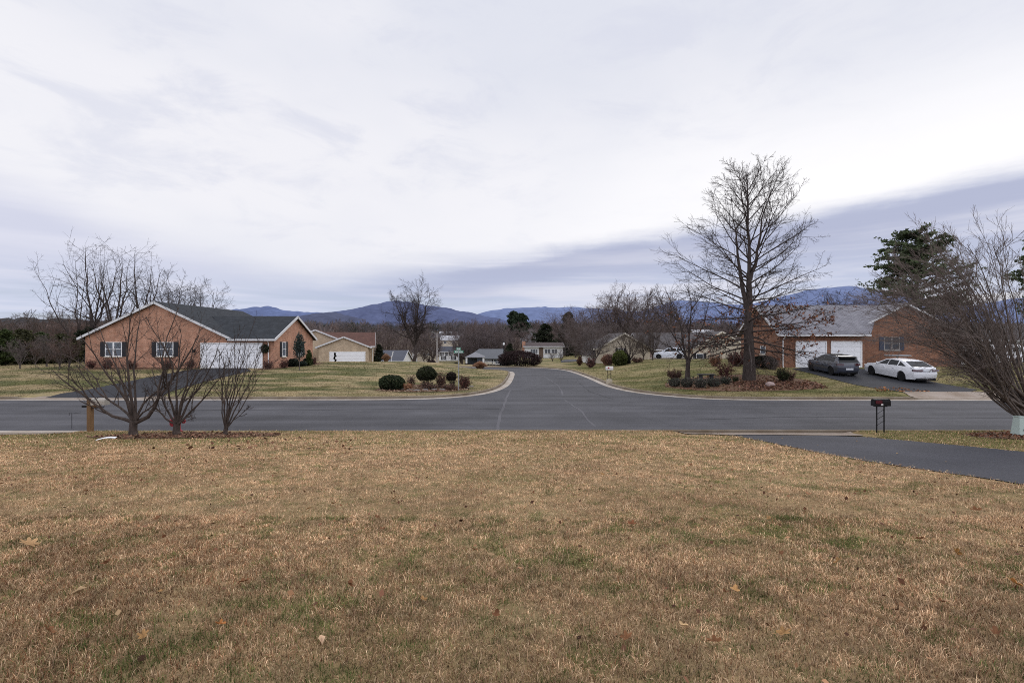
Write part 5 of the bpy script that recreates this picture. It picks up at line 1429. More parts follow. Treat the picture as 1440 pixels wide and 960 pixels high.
# white picket fence and white van behind the right tree
y = 46.0; xa = (1352 - 720) * y / F; xb = (1381 - 720) * y / F
o = empty('picket_fence', ((xa + xb) / 2, y, h1(xa, y)), 'short white picket fence at the right end of the red brick house', 'fence')
z = h1(xa, y)
for xx in (xa, xb):
    m = MB(); m.box(xx - .09, xx + .09, y - .09, y + .09, z - .1, z + 1.3); m.build('post', WHITE, o)
m = MB()
for k in range(13):
    xx = xa + .17 + k * (xb - xa - .3) / 12; m.box(xx - .04, xx + .04, y - .015, y + .015, z + .08, z + 1.12)
m.build('picket_panel', WHITE, o)
for k in (0, 1):
    m = MB(); m.box(xa + .1, xb - .1, y + .017, y + .055, z + .25 + .6 * k, z + .34 + .6 * k); m.build('rail', WHITE, o)
plate = (.7, 0)
tail_off = .02
van = make_car('white van parked beyond the picket fence, mostly hidden by branches', carpaint('van_white', (.7, .71, .74)), 5.0, 1.95,
    [(-2.45, .3), (-2.5, .6), (-2.5, 1.1), (-2.45, 1.15), (1.3, 1.1), (1.6, 1.05), (2.2, .95), (2.45, .75), (2.5, .5), (2.4, .3)],
    [(-2.44, 1.1), (-2.3, 1.75), (-2.1, 1.88), (.4, 1.88), (.8, 1.8), (1.6, 1.02)], -1.5, 1.55, .36, 1.1, 1.88,
    [[(-2.1, 1.2), (-2.0, 1.65), (-1.0, 1.65), (-1.0, 1.2)], [(-.9, 1.2), (-.9, 1.65), (.1, 1.65), (.1, 1.2)], [(.2, 1.2), (.2, 1.65), (.75, 1.65), (1.25, 1.2)]],
    ((-2.43, 1.2), (-2.32, 1.65)), ((1.5, 1.14), (.9, 1.7)), (.85, 1.15, .8, .95), RIM_SILVER, cat='van', name='parked_van')
park(van, (1402 - 720) * 47.5 / F, 47.8, rad(97))
# house shown white behind the right tree
x = (1432 - 720) * 62 / F
WH2 = empty('white_house', (x, 62, 1), 'white house with grey roof glimpsed through the branches at far right', 'house')
w = MB(); gable_wall(w, 'x', 62, 71, x - 5, x + 7, .5, 3.6, 5.6); w.build('wall', SIDING_WHITE, WH2)
gable_roof(WH2, 'x', 62, 71, x - 5, x + 7, 3.6, 5.6, .4, .3, .15, ROOF_OLD)
for dx in (-3, 0): window(WH2, '-y', 62, x + dx, 1.9, 1.0, 1.3, 2, SHUTTER, .3)
# wreath by the garage of the left house
t = RNG.random(700) * 6.28; rr = .24 + RNG.normal(size=700) * .08
Cn = np.stack([rr * np.cos(t), -.08 + RNG.normal(size=700) * .03, rr * np.sin(t)], -1)
x = (373 - 720) * 44.4 / F
o = link('wreath', cards_mesh('wreath', Cn, .07, RNG, (.02, .03, .015)), M_LEAF); o.location = (x, 44.42, zat(490, 44.4)); tag(o, 'dark round wreath hanging on the brick wall right of the garage door', 'wreath')
# planks, bin
p = ground_at(1432, 560); 
x, y = 17.35, 17.2; z = zat(546, y)
# ------------------------------------------------------------------ trees and shrubs near to far
rng = np.random.default_rng(5)
def px_path(pts, d, dy, r0, r1, base):
    """limb through photo points, at depth D drifting by DY; local to BASE"""
    out = []; n = len(pts)
    for i, (px, py) in enumerate(pts):
        t = i / (n - 1); dd = d + dy * t
        out.append(((px - 720) * dd / F - base[0], dd - base[1], zat(py, dd) - base[2], r0 + (r1 - r0) * t ** .8))
    return out
def limb_tree(name, label, d, trunk, tr, arms, lv, rng, group=None, bark=BARK_BROWN, twig=TWIG_DARK, cat='tree', ang=34, up=.06, lmax=1.1):
    x = (trunk[0][0] - 720) * d / F; base = (x, d, h1(x, d) - .02)
    tp = px_path(trunk, d, 0, tr[0], tr[1], base); tp[0] = (tp[0][0], 0, -.08, tr[0] * 1.25)
    TP, TR = limbs([tp], 7)
    P, R = limbs([px_path(a[0], d, a[1], a[2], a[3], base) for a in arms], 10)
    P = wobble(P, rng, .012)
    g1 = spawn(P, R, rng, lv[0], .2, .98, (ang, 9), .42, .45, rfac=.55, k=6, up=up, wob=.07, rmin=.008, lmax=lmax)
    g2 = spawn(g1[0], g1[1], rng, lv[1], .15, 1, (ang, 10), .5, .45, rfac=.62, k=4, up=up, wob=.09, rmin=.0055)
    g3 = spawn(g2[0], g2[1], rng, lv[2], .2, 1, (ang, 10), .55, .4, rfac=.7, k=3, up=up * .6, wob=.1, rmin=.004)
    g = [(g2[0], g2[1], 3), (g3[0], g3[1], 3)]
    tk = tube_mesh('trunk', [(TP, TR, 12), (P, R, 8), (g1[0], g1[1], 5)])
    return thing_from(name, base, label, cat, [('trunk', tk, bark), ('crown', tube_mesh('crown', g, False), twig)], group)
# three bare trees in the front mulch bed
limb_tree('ornamental_tree', 'low spreading bare tree with a thick short trunk, leftmost in the front mulch bed', 16.6,
    [(188, 615), (187, 604), (188, 592)], (.135, .11), [
    ([(188, 594), (182, 590), (168, 588.5), (155, 584), (143, 575), (130, 566), (118, 553), (104, 546), (90, 536), (74, 520)], -.5, .06, .012),
    ([(130, 566), (122, 556), (112, 543), (100, 534), (92, 528), (80, 525)], -.4, .028, .008),
    ([(187, 592), (178, 580), (165, 570), (152, 562), (140, 552), (132, 545), (118, 530), (108, 512)], .6, .045, .01),
    ([(188, 592), (183, 575), (178, 562), (166, 545), (152, 530), (142, 515), (134, 500), (124, 486), (112, 470)], -.9, .05, .01),
    ([(188, 590), (184, 572), (176, 552), (168, 530), (162, 512), (150, 488), (140, 462)], .9, .045, .009),
    ([(189, 590), (186, 570), (183, 548), (180, 520), (178, 495), (182, 470), (184, 446), (190, 428)], -.2, .055, .009),
    ([(190, 590), (192, 565), (189, 540), (188, 515), (192, 480), (197, 455), (196, 434)], .7, .045, .009),
    ([(190, 591), (198, 572), (212, 556), (226, 545), (240, 536), (252, 520), (262, 500)], .7, .042, .009),
    ([(191, 592), (197, 582), (212, 574), (222, 560), (234, 548), (246, 538)], -.8, .035, .009),
    ([(191, 594), (205, 588), (216, 576), (222, 562), (228, 550), (240, 540), (248, 525), (258, 508), (270, 490), (280, 472)], .3, .075, .012),
    ([(222, 562), (224, 540), (230, 520), (229, 500), (236, 478), (242, 452), (252, 432)], .5, .04, .008),
    ([(240, 540), (243, 520), (236, 498), (226, 478), (214, 462), (205, 444)], -.5, .035, .008),
    ([(152, 562), (140, 540), (124, 520), (104, 505), (88, 498)], .6, .022, .007),
    ], (7, 5, 3.2), rng)
limb_tree('ornamental_tree', 'upright bare tree in front of the red hydrant, middle of three in the front bed', 16.9,
    [(248, 612), (248, 604), (249, 595)], (.12, .1), [
    ([(247, 596), (236, 590), (226, 581), (217, 572), (214, 560), (204, 548)], -.3, .035, .009),
    ([(248, 595), (238, 582), (231, 570), (226, 552), (219, 538), (214, 520)], .5, .045, .009),
    ([(248, 594), (243, 575), (238, 558), (236, 540), (230, 520), (226, 500), (224, 482)], -.6, .045, .008),
    ([(249, 594), (248, 570), (248, 550), (250, 528), (251, 505), (254, 480), (252, 458)], .4, .045, .008),
    ([(250, 594), (253, 575), (258, 555), (263, 540), (262, 520), (270, 498), (274, 476)], -.3, .045, .008),
    ([(250, 595), (260, 578), (268, 560), (280, 545), (290, 528), (300, 510), (306, 490)], .5, .045, .008),
    ([(251, 596), (263, 584), (274, 574), (288, 558), (302, 540), (312, 528), (322, 512)], -.4, .042, .008),
    ([(251, 597), (262, 587), (270, 584), (269, 587)], -.4, .03, .01),
    ([(250, 594), (256, 570), (266, 545), (278, 520), (284, 498), (288, 478)], .8, .04, .008),
    ], (6.5, 5, 3.2), rng)
limb_tree('ornamental_shrub', 'narrow vase-shaped bare shrub, rightmost of three in the front bed', 16.9,
    [(317, 610), (317, 606), (318, 602)], (.06, .07), [
    ([(317, 603), (313, 585), (312, 565), (313, 545), (316, 520), (314, 500)], .3, .026, .006),
    ([(317, 603), (315, 580), (318, 555), (322, 530), (322, 505), (326, 485)], -.4, .028, .006),
    ([(318, 602), (320, 580), (326, 555), (332, 530), (336, 505), (338, 480)], .2, .03, .006),
    ([(318, 602), (322, 585), (332, 560), (341, 535), (348, 510), (350, 486)], -.2, .03, .006),
    ([(318, 602), (326, 585), (338, 562), (350, 540), (358, 515), (364, 492)], .3, .028, .006),
    ([(318, 603), (330, 588), (343, 568), (354, 550), (364, 530), (372, 512)], -.3, .024, .006),
    ([(318, 602), (324, 575), (330, 550), (338, 520), (344, 492), (352, 470)], .5, .028, .006),
    ([(318, 603), (328, 590), (342, 580), (352, 570)], .1, .015, .005),
    ([(317, 603), (316, 575), (312, 545), (308, 520), (310, 500)], -.5, .022, .005),
    ([(318, 602), (320, 570), (326, 540), (330, 512), (330, 488)], .7, .026, .006),
    ], (6, 4.5, 2.8), rng, ang=24)
# the big spreading tree at the right edge
arms = []
src = (1446, 576)
LA = [(1322, 500, 1372, 528, -.6), (1335, 522, 1380, 540, .4), (1240, 468, 1330, 508, .8), (1236, 432, 1320, 480, -.8), (1250, 405, 1325, 455, .5), (1272, 380, 1342, 440, -1.2), (1292, 360, 1355, 430, 1.0), (1316, 345, 1368, 420, -.3), (1338, 345, 1384, 428, 1.6), (1362, 342, 1396, 425, -1.6), (1390, 340, 1410, 425, .6), (1420, 345, 1426, 430, -.6), (1446, 358, 1444, 440, 1.2), (1500, 350, 1470, 450, .8), (1540, 420, 1490, 490, .3), (1285, 474, 1350, 508, 1.8), (1300, 420, 1360, 470, -2.0), (1345, 375, 1385, 450, 2.4), (1400, 355, 1414, 440, -2.4), (1560, 470, 1500, 530, -.5), (1322, 455, 1375, 500, -2.4), (1250, 450, 1330, 492, -1.6), (1240, 415, 1318, 468, 1.6), (1272, 440, 1345, 485, 1.4), (1265, 478, 1345, 512, -1.2), (1310, 400, 1362, 462, .2), (1350, 352, 1385, 435, .9), (1282, 395, 1345, 450, -.4)]
LA += [(ex + rng.normal() * 14 + 8, ey + rng.normal() * 12, mx + rng.normal() * 8 + 4, my + rng.normal() * 7, dy + rng.normal()) for ex, ey, mx, my, dy in LA if ex < 1345 and ey < 490]
for (ex, ey, mx, my, dy) in LA:
    b0_ = (src[0] + rng.normal() * 5, src[1] + rng.normal() * 7 + 4)
    q1 = (b0_[0] * .62 + mx * .38, b0_[1] * .6 + my * .4 + (6 if ex < 1330 else 0))
    dr = 15 if ex < 1350 else 4
    arms.append(([b0_, q1, (mx, my - dr), ((mx + ex) / 2 + rng.normal() * 5, (my + ey) / 2 - dr * .8 + rng.normal() * 5), (ex, ey + dr * .25)], dy, .032 + .018 * rng.random(), .006))
limb_tree('spreading_tree', 'large bare many-limbed tree leaning over the mulch at the right edge', 16.6, [(1472, 614), (1460, 598), (1447, 580)], (.22, .16), arms, (11, 7, 5), rng, bark=barkmat('bark_taupe', (.055, .044, .037), (.16, .132, .115)), twig=plain('twig_taupe', (.15, .118, .105), .9, .35, 3), ang=25, up=.02, lmax=1.3)

# ---- the tall oak
def oak(label):
    d = 35.6; x = (1053 - 720) * d / F; base = (x, d, h1(x, d)); h = zat(220, d) - base[2] - 1.1
    TP, TR = limbs([[(0, 0, -.1, .47), (0, 0, .25, .34), (0, 0, 1.5, .28), (-.02, .02, 4.2, .2), (.05, 0, 6.5, .125), (.05, 0, 9, .09), (-.05, 0, 12, .06), (-.15, 0, h, .015)],
                    [(-.02, 0, 4.4, .17), (-.4, .1, 6.6, .14), (-.8, .1, 9.5, .085), (-1.1, .1, 12.5, .03), (-1.2, .1, h - 1.6, .012)],
                    [(.05, 0, 7.0, .12), (.5, -.1, 8.5, .1), (.85, -.1, 11, .06), (.95, -.1, h - 2.2, .012)],
                    [(.0, 0, 4.2, .12), (.3, .5, 6.5, .1), (.45, .9, 9.5, .05), (.4, 1.0, 12.0, .012)]], 16)
    TP = wobble(TP, rng, .03)
    P = []; R = []
    n = 66; k = 9
    for i in range(n):
        t = ((i + rng.random()) / n) ** 1.25; z = 2.3 + t * (h - 3.6)
        f = (z - 2.3) / (h - 2.3)
        L = np.interp(f, [0, .08, .2, .35, .5, .65, .8, .92, 1], [4.8, 5.4, 5.7, 5.7, 5.4, 4.6, 3.5, 2.3, .9]) * (.72 + .36 * rng.random())
        el = np.interp(f, [0, .1, .25, .5, .75, 1], [-14, 0, 18, 36, 48, 60]) + rng.normal() * 7
        w = i * 2.399 + rng.normal() * .35
        src_ = TP[0] if rng.random() < .72 or z < 6 or z > h - 3 else TP[1 + rng.integers(0, 2)]
        c = np.array([np.interp(z, src_[:, 2], src_[:, j]) for j in (0, 1)] + [z])
        dv = np.array([math.cos(w) * math.cos(rad(el)), math.sin(w) * math.cos(rad(el)), math.sin(rad(el))])
        p = c; pts = [p]
        for q in range(k - 1):
            p = p + dv * L / (k - 1); dv = dv + np.array([0, 0, .04 if f > .12 else (-.03 if q < 4 else .05)]) + rng.standard_normal(3) * .045; dv /= np.linalg.norm(dv); pts.append(p)
        P.append(pts); R.append(np.linspace(1, .12, k) * (.03 + .045 * (1 - f)))
    P = np.array(P); R = np.array(R)
    g1 = spawn(P, R, rng, 9.5, .2, .98, (38, 8), .46, .5, rfac=.58, k=5, up=.04, wob=.06, flat=.2, rmin=.014)
    g2 = spawn(g1[0], g1[1], rng, 5.8, .18, 1, (36, 9), .5, .45, rfac=.62, k=4, up=.04, wob=.07, rmin=.01)
    g3 = spawn(g2[0], g2[1], rng, 3.4, .2, 1, (36, 10), .55, .4, rfac=.75, k=3, up=.03, wob=.08, rmin=.0075)
    top = spawn(TP, TR, rng, 4, .65, 1, (30, 8), .1, .5, rfac=.5, k=4, up=.06, wob=.06, rmin=.01); top2 = spawn(top[0], top[1], rng, 4, .2, 1, (34, 8), .5, .4, k=3, up=.05, wob=.06, rmin=.008)
    o = thing_from('oak_tree', base, label, 'tree', [('trunk', tube_mesh('trunk', [(TP, TR, 12), (P, R, 7), (g1[0], g1[1], 4)]), BARK_DARK), ('crown', tube_mesh('crown', [(g2[0], g2[1], 3), (g3[0], g3[1], 3), (top[0], top[1], 3), (top2[0], top2[1], 3)], False), TWIG_DARK)])
    # brown leaves still hanging on the lower boughs
    A = np.concatenate([g2[0].reshape(-1, 3), g3[0].reshape(-1, 3)])
    pr = sstep(6.3, 4.2, A[:, 2]) * (.3 + .7 * sstep(1.9, 3.2, A[:, 2])) * (.25 + .75 * sstep(.45, .62, fbm(A[:, 0] * .7 + 3, A[:, 1] * .5 + A[:, 2] * .9, 44))) * (.45 + .55 * sstep(-1, 2.5, A[:, 0])) * (1 - .75 * sstep(2.6, 1.6, A[:, 2]))
    C = A[rng.random(len(A)) < pr * .34]
    C = np.repeat(C, 2, 0); C = C + rng.standard_normal(C.shape) * .07
    cl = np.array([(.2, .085, .05), (.14, .06, .04), (.26, .125, .07), (.1, .05, .035)])[rng.integers(0, 4, len(C))]
    link('foliage', cards_mesh('foliage', C, .085, rng, cl), M_LITTER, o)
oak('tall bare oak with brown leaves on its lower boughs, beside the red brick house')

# ---- small forked tree in the oak bed
limb_tree('ornamental_tree', 'dark multi-limbed bare tree in the bed left of the oak, over grey-green shrubs', 37.5,
    [(967, 528), (967, 520), (968, 506)], (.19, .15), [
    ([(967, 510), (963, 498), (960, 480), (957, 455), (948, 435), (938, 412)], .5, .1, .015),
    ([(968, 508), (969, 485), (970, 460), (972, 435), (970, 412), (962, 400)], -.5, .1, .015),
    ([(969, 508), (975, 497), (990, 489), (1008, 484), (1022, 470), (1030, 452)], .4, .08, .014),
    ([(966, 505), (955, 485), (945, 468), (932, 450), (918, 432)], -.7, .07, .014),
    ([(968, 500), (980, 475), (990, 455), (996, 430), (1000, 412)], .8, .07, .013),
    ([(967, 505), (950, 492), (938, 485), (925, 478), (912, 470)], .5, .05, .012),
    ([(957, 455), (945, 440), (930, 425), (922, 408)], .4, .05, .012),
    ([(972, 435), (984, 420), (992, 405)], .6, .045, .012),
    ], (8, 7, 5), rng, bark=BARK_DARK, twig=TWIG_DARK)

# ---- generic tree meshes, then individual copies
LIB = {}
def lib(key, parts): LIB[key] = parts
lib('bare_a', list(zip(('trunk', 'crown'), bare_round(rng, 13, .34, 5, .24, .017, (0, 10, 8, 5), .07, .22))))
lib('bare_b', list(zip(('trunk', 'crown'), bare_round(rng, 13, .42, 6, .26, .017, (0, 10, 8, 5), .05, .2))))
lib('bare_c', list(zip(('trunk', 'crown'), bare_round(rng, 11, .5, 7, .2, .02, (0, 10, 8, 5), .03, .18))))
lib('bare_tall', list(zip(('trunk', 'crown'), bare_round(rng, 16, .26, 4, .24, .014, (0, 9, 5, 3), .05, .3, wob=.07))))
lib('bare_open', list(zip(('trunk', 'crown'), bare_round(rng, 13, .45, 4, .2, .014, (0, 8, 5, 3), .03, .2, wob=.07))))
lib('bare_lone', list(zip(('trunk', 'crown'), bare_round(rng, 15, .31, 6, .32, .017, (0, 12, 9, 6), .05, .3, wob=.07))))
lib('bare_dense', list(zip(('trunk', 'crown'), bare_round(rng, 8, .5, 7, .17, .016, (0, 11, 9, 6), .07, .14, wob=.09))))
lib('bare_far', list(zip(('trunk', 'crown'), bare_round(rng, 12, .4, 5, .22, .034, (0, 8, 6, 4), .05, .25))))
lib('bare_far2', list(zip(('trunk', 'crown'), bare_round(rng, 12, .33, 5, .22, .034, (0, 8, 6, 4), .09, .25))))
lib('vase', list(zip(('trunk', 'crown'), bare_round(rng, 6, .42, 6, .13, .012, (0, 9, 8, 5), .06, .12))))
lib('cedar', list(zip(('trunk', 'crown'), evergreen_spread(rng, 7, 2.6, 90, .06, (.022, .026, .014), .16, 90, profile=lambda t: (1 - t) ** .55))))
lib('pine', list(zip(('trunk', 'crown'), evergreen_spread(rng, 15, 4.3, 110, .24, (.058, .074, .036), .15, 170, profile=lambda t: .35 + .65 * math.sin(math.pi * min(1, .25 + t * .72)), trunk_r=.28))))
lib('pine_round', list(zip(('trunk', 'crown'), evergreen_spread(rng, 9, 2.7, 60, .3, (.025, .036, .02), .25, 110, profile=lambda t: math.sin(math.pi * min(1, .2 + t * .75)), trunk_r=.2))))
lib('arbor', list(zip(('trunk', 'crown'), evergreen_spread(rng, 4.4, .85, 110, .03, (.042, .058, .018), .1, 90, droop=.12, profile=lambda t: (1 - t ** 2.2) ** .6, top=.1, trunk_r=.08))))
lib('arbor_brown', list(zip(('trunk', 'crown'), evergreen_spread(rng, 4.2, 1.3, 110, .03, (.05, .05, .022), .12, 80, droop=.05, profile=lambda t: (1 - t ** 2) ** .7, top=.15, trunk_r=.08))))
PROTO = {}
def plant(name, key, px, d, h, base_h, label, bark=BARK_DARK, twig=TWIG_BROWN, group=None, wide=1.0, rz=None, cat='tree', x=None):
    X = (px - 720) * d / F if x is None else x
    loc = (X, d, h1(X, d) - .05); s = h / base_h
    kk = (name, key, bark.name, twig.name)
    rz = rng.random() * 6.28 if rz is None else rz
    if kk not in PROTO:
        me = [(pn, m_.copy() if kk[1:2] == (key,) and any(k2[1] == key for k2 in PROTO) else m_, mt) for (pn, m_), mt in zip(LIB[key], (bark, twig))]
        for _, m_, mt in me: m_.materials.clear()
        PROTO[kk] = thing_from(name, loc, label, cat, me, group, rz, (s * wide, s * wide, s))
        return PROTO[kk]
    return copy_thing(PROTO[kk], loc, rz, (s * wide, s * wide, s), label, group)
def top_h(px, py, d):
    X = (px - 720) * d / F; return zat(py, d) - h1(X, d)
# behind the left brick house
g = 'bare trees behind the left brick house'
for key, px, py, d, lb, w in (('bare_open', 108, 362, 64, 'leftmost big bare tree behind the left brick house, leaning crown', .72), ('bare_tall', 130, 346, 66, 'tallest slender bare tree behind the left brick house', .95), ('bare_tall', 163, 347, 63, 'bare twin-stemmed tree left of the brick house gable peak', .9), ('bare_tall', 197, 355, 68, 'tall bare tree just left of the brick gable peak', .9), ('bare_b', 240, 394, 78, 'rounded bare tree rising behind the brick gable peak', .9), ('bare_b', 282, 404, 84, 'low rounded bare tree behind the charcoal roof ridge', .8)):
    plant('bare_tree', key, px, d, top_h(px, py, d), 16 if key == 'bare_tall' else 13, lb, BARK_DARK, TWIG_DARK, g, w)
# hedge of evergreens at far left
for i, (px, py, d, key, w) in enumerate([(-8, 462, 47, 'arbor', 1.1), (8, 464, 48, 'arbor', 1.0), (20, 470, 50, 'arbor_brown', 1.0), (33, 464, 52, 'arbor_brown', 1.2), (47, 471, 51, 'arbor_brown', 1.0), (58, 468, 54, 'arbor', 1.3), (72, 474, 52, 'arbor_brown', 1.1), (86, 470, 54, 'arbor_brown', 1.3), (100, 474, 53, 'arbor_brown', 1.2), (113, 466, 58, 'cedar', .9), (126, 462, 60, 'cedar', .9)]):
    nm = 'evergreen_tree'
    plant(nm, key, px, d, top_h(px, py, d), {'arbor': 4.4, 'arbor_brown': 4.2, 'cedar': 7}[key], ['columnar green evergreen at the far left end of the hedge', 'second columnar green evergreen from the left in the hedge', 'brownish evergreen third from the left in the hedge row', 'broad brown-green evergreen behind the small pale-trunked tree', 'brownish evergreen right of the small pale-trunked tree', 'dark pointed evergreen standing out in the middle of the hedge', 'low brownish evergreen right of the dark pointed one', 'broad brownish evergreen in the right half of the hedge', 'brownish evergreen at the right end of the hedge row', 'dark cedar behind the left corner of the brick house', 'dark cedar against the eave of the left brick house'][i], BARK_DARK, M_LEAF, 'evergreens in the left hedge', w)
for px, py, d, lb in ((28, 478, 44, 'small tree with thin pale trunk in front of the left hedge'), (66, 472, 46, 'bare greyish shrubby tree in the middle of the left hedge'), (98, 476, 45, 'bare reddish shrubby tree left of the brick house corner'), (50, 480, 49, 'low bare bushy tree before the dark pointed evergreen'), (84, 482, 44, 'low twiggy bare tree near the left driveway edge')):
    plant('small_tree', 'vase', px, d, top_h(px, py, d), 6, lb, BARK_GREY, TWIG_RED if 'red' in lb or 'low' in lb else TWIG_GREY, 'small bare trees before the left hedge', 1.0)
# central big tree and the thicket around it
plant('bare_tree', 'bare_lone', 583, 92, top_h(583, 403, 92), 15, 'tall lone bare tree on the lawn crest between tan house and street sign', BARK_DARK, TWIG_DARK, None, 1.0, rz=.6)
mids = []
def cluster(items, label, group, name='thicket_tree'):
    for px, py, d, key, tw, w in items:
        plant(name, key, px, d, top_h(px, py, d), 12 if 'far' in key else {'bare_c': 11, 'bare_dense': 8}.get(key, 13), label, BARK_BROWN, tw, group, w)
FK = lambda: 'bare_far' if rng.random() < .5 else 'bare_far2'
FT = lambda p: TWIG_FAR if rng.random() < p else TWIG_FARBROWN
cl = []
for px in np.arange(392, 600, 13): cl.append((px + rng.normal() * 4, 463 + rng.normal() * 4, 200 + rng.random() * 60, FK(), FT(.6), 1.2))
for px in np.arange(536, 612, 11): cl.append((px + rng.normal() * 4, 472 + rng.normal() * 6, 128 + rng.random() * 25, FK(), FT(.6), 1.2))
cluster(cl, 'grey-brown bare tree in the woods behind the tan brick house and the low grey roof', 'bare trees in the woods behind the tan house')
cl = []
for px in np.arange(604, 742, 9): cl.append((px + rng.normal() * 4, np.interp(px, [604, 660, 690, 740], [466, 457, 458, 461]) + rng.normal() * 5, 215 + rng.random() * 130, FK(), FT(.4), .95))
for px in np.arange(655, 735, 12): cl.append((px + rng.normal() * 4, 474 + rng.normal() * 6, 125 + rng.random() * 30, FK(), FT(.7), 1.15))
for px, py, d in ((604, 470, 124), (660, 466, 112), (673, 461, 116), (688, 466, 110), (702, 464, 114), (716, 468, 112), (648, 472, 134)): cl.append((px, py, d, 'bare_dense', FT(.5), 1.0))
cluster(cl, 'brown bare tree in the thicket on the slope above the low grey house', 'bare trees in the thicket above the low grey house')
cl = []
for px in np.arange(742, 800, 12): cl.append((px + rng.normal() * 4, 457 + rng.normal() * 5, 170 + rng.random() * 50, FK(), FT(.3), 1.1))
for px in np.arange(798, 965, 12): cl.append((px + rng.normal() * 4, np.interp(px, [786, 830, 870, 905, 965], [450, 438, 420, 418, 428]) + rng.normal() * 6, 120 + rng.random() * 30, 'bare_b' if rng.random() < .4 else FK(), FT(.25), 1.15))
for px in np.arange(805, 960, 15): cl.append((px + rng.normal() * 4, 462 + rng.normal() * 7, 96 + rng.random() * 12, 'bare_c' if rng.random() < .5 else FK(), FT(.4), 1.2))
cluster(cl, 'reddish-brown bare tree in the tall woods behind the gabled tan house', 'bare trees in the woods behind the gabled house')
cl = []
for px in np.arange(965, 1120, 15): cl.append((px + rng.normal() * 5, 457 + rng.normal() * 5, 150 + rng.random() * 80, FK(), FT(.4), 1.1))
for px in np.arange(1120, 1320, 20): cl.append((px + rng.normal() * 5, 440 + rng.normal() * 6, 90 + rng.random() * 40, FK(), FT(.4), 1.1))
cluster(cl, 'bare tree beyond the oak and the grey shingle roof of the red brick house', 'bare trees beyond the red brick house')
plant('bare_tree', 'bare_c', 1189, 60, top_h(1189, 417, 60), 11, 'rounded bare tree peeping over the grey shingle roof', BARK_DARK, TWIG_DARK, None, .9)
cl = [(px + rng.normal() * 6, 452 + rng.normal() * 8, 75 + rng.random() * 40, 'bare_far' if rng.random() < .5 else 'bare_far2', TWIG_RED if rng.random() < .4 else TWIG_BROWN, 1.1) for px in np.arange(-60, 260, 15)]
cluster(cl, 'reddish bare tree in the belt behind the left hedge and brick house', 'bare trees behind the left hedge')
# trees by the gabled house
plant('forked_tree', 'bare_dense', 836, 64, top_h(836, 455, 64), 8, 'bluish-grey bare tree forking low, left of the gabled tan house', BARK_GREY, TWIG_GREY, None, 1.05)
plant('forked_tree', 'bare_dense', 886, 60.5, top_h(886, 464, 60.5), 8, 'dark low-branched bare tree right of the round green bush', BARK_DARK, TWIG_BROWN, None, 1.0)
for px, py, d, lb in ((815, 462, 72, 'slender bare tree left of the bluish-grey forked tree by the white wing'), (918, 458, 64, 'bare tree on the lawn edge just left of the silver white car'), (905, 470, 66, 'smaller bare tree beside the silver white car')):
    plant('small_tree', 'bare_dense', px, d, top_h(px, py, d), 8, lb, BARK_BROWN, TWIG_BROWN, None, .8)
for px, py, d, lb in ((777, 495, 84, 'small bare tree on the lawn before the split-level house, left one of two'), (789, 492, 82, 'small olive-twigged tree on the lawn before the split-level house, right one of two')):
    plant('small_tree', 'vase', px, d, top_h(px, py, d), 6, lb, BARK_DARK, TWIG_GREY, 'two small trees before the split-level house', 1.25)
# evergreens in the distance
plant('pine_tree', 'pine_round', 723, 260, top_h(723, 440, 260), 9, 'left and taller of the pair of dark pines on the skyline', BARK_DARK, M_LEAF, 'pair of pines', .8)
plant('pine_tree', 'pine_round', 733, 255, top_h(733, 443, 255), 9, 'right and shorter of the pair of dark pines on the skyline', BARK_DARK, M_LEAF, 'pair of pines', .8)
plant('cedar_tree', 'cedar', 766, 135, top_h(766, 457, 135), 7, 'dark spreading cedar behind the white split-level house', BARK_DARK, M_LEAF, None, 1.15)
plant('cedar_tree', 'cedar', 533, 84, top_h(533, 485, 84), 7, 'small dark green cedar at the right corner of the tan house', BARK_DARK, M_LEAF, None, .8)
plant('cedar_tree', 'cedar', 800, 118, top_h(800, 484, 118), 7, 'dark low evergreen right of the split-level house', BARK_DARK, M_LEAF, None, 1.5)
plant('cedar_tree', 'cedar', 717, 84, top_h(717, 484, 84), 7, 'dark evergreen between the lamp post and the maroon hedge', BARK_DARK, M_LEAF, None, .9)
plant('cedar_tree', 'cedar', 800, 150, top_h(800, 441, 150), 7, 'tall green-brown conifer at the left end of the brown woods', BARK_DARK, M_LEAF, None, .8)
plant('cedar_tree', 'cedar', 655, 165, top_h(655, 470, 165), 7, 'grey-green conifer rising behind the street sign', BARK_DARK, M_LEAF, None, .6)
plant('pine_tree', 'pine', 1289, 60, top_h(1289, 332, 60), 15, 'big open-crowned green pine behind the red brick house', BARK_DARK, M_LEAF, None, 1.05)
plant('pine_tree', 'pine', 1496, 58, top_h(1496, 318, 58), 15, 'green pine cut off by the right edge behind the bare tree', BARK_DARK, M_LEAF, None, .9)
plant('evergreen_tree', 'arbor', 434.5, 48, top_h(434.5, 492, 48), 4.4, 'narrow pointed evergreen at the right corner of the left brick house', BARK_DARK, M_LEAF, None, .9)

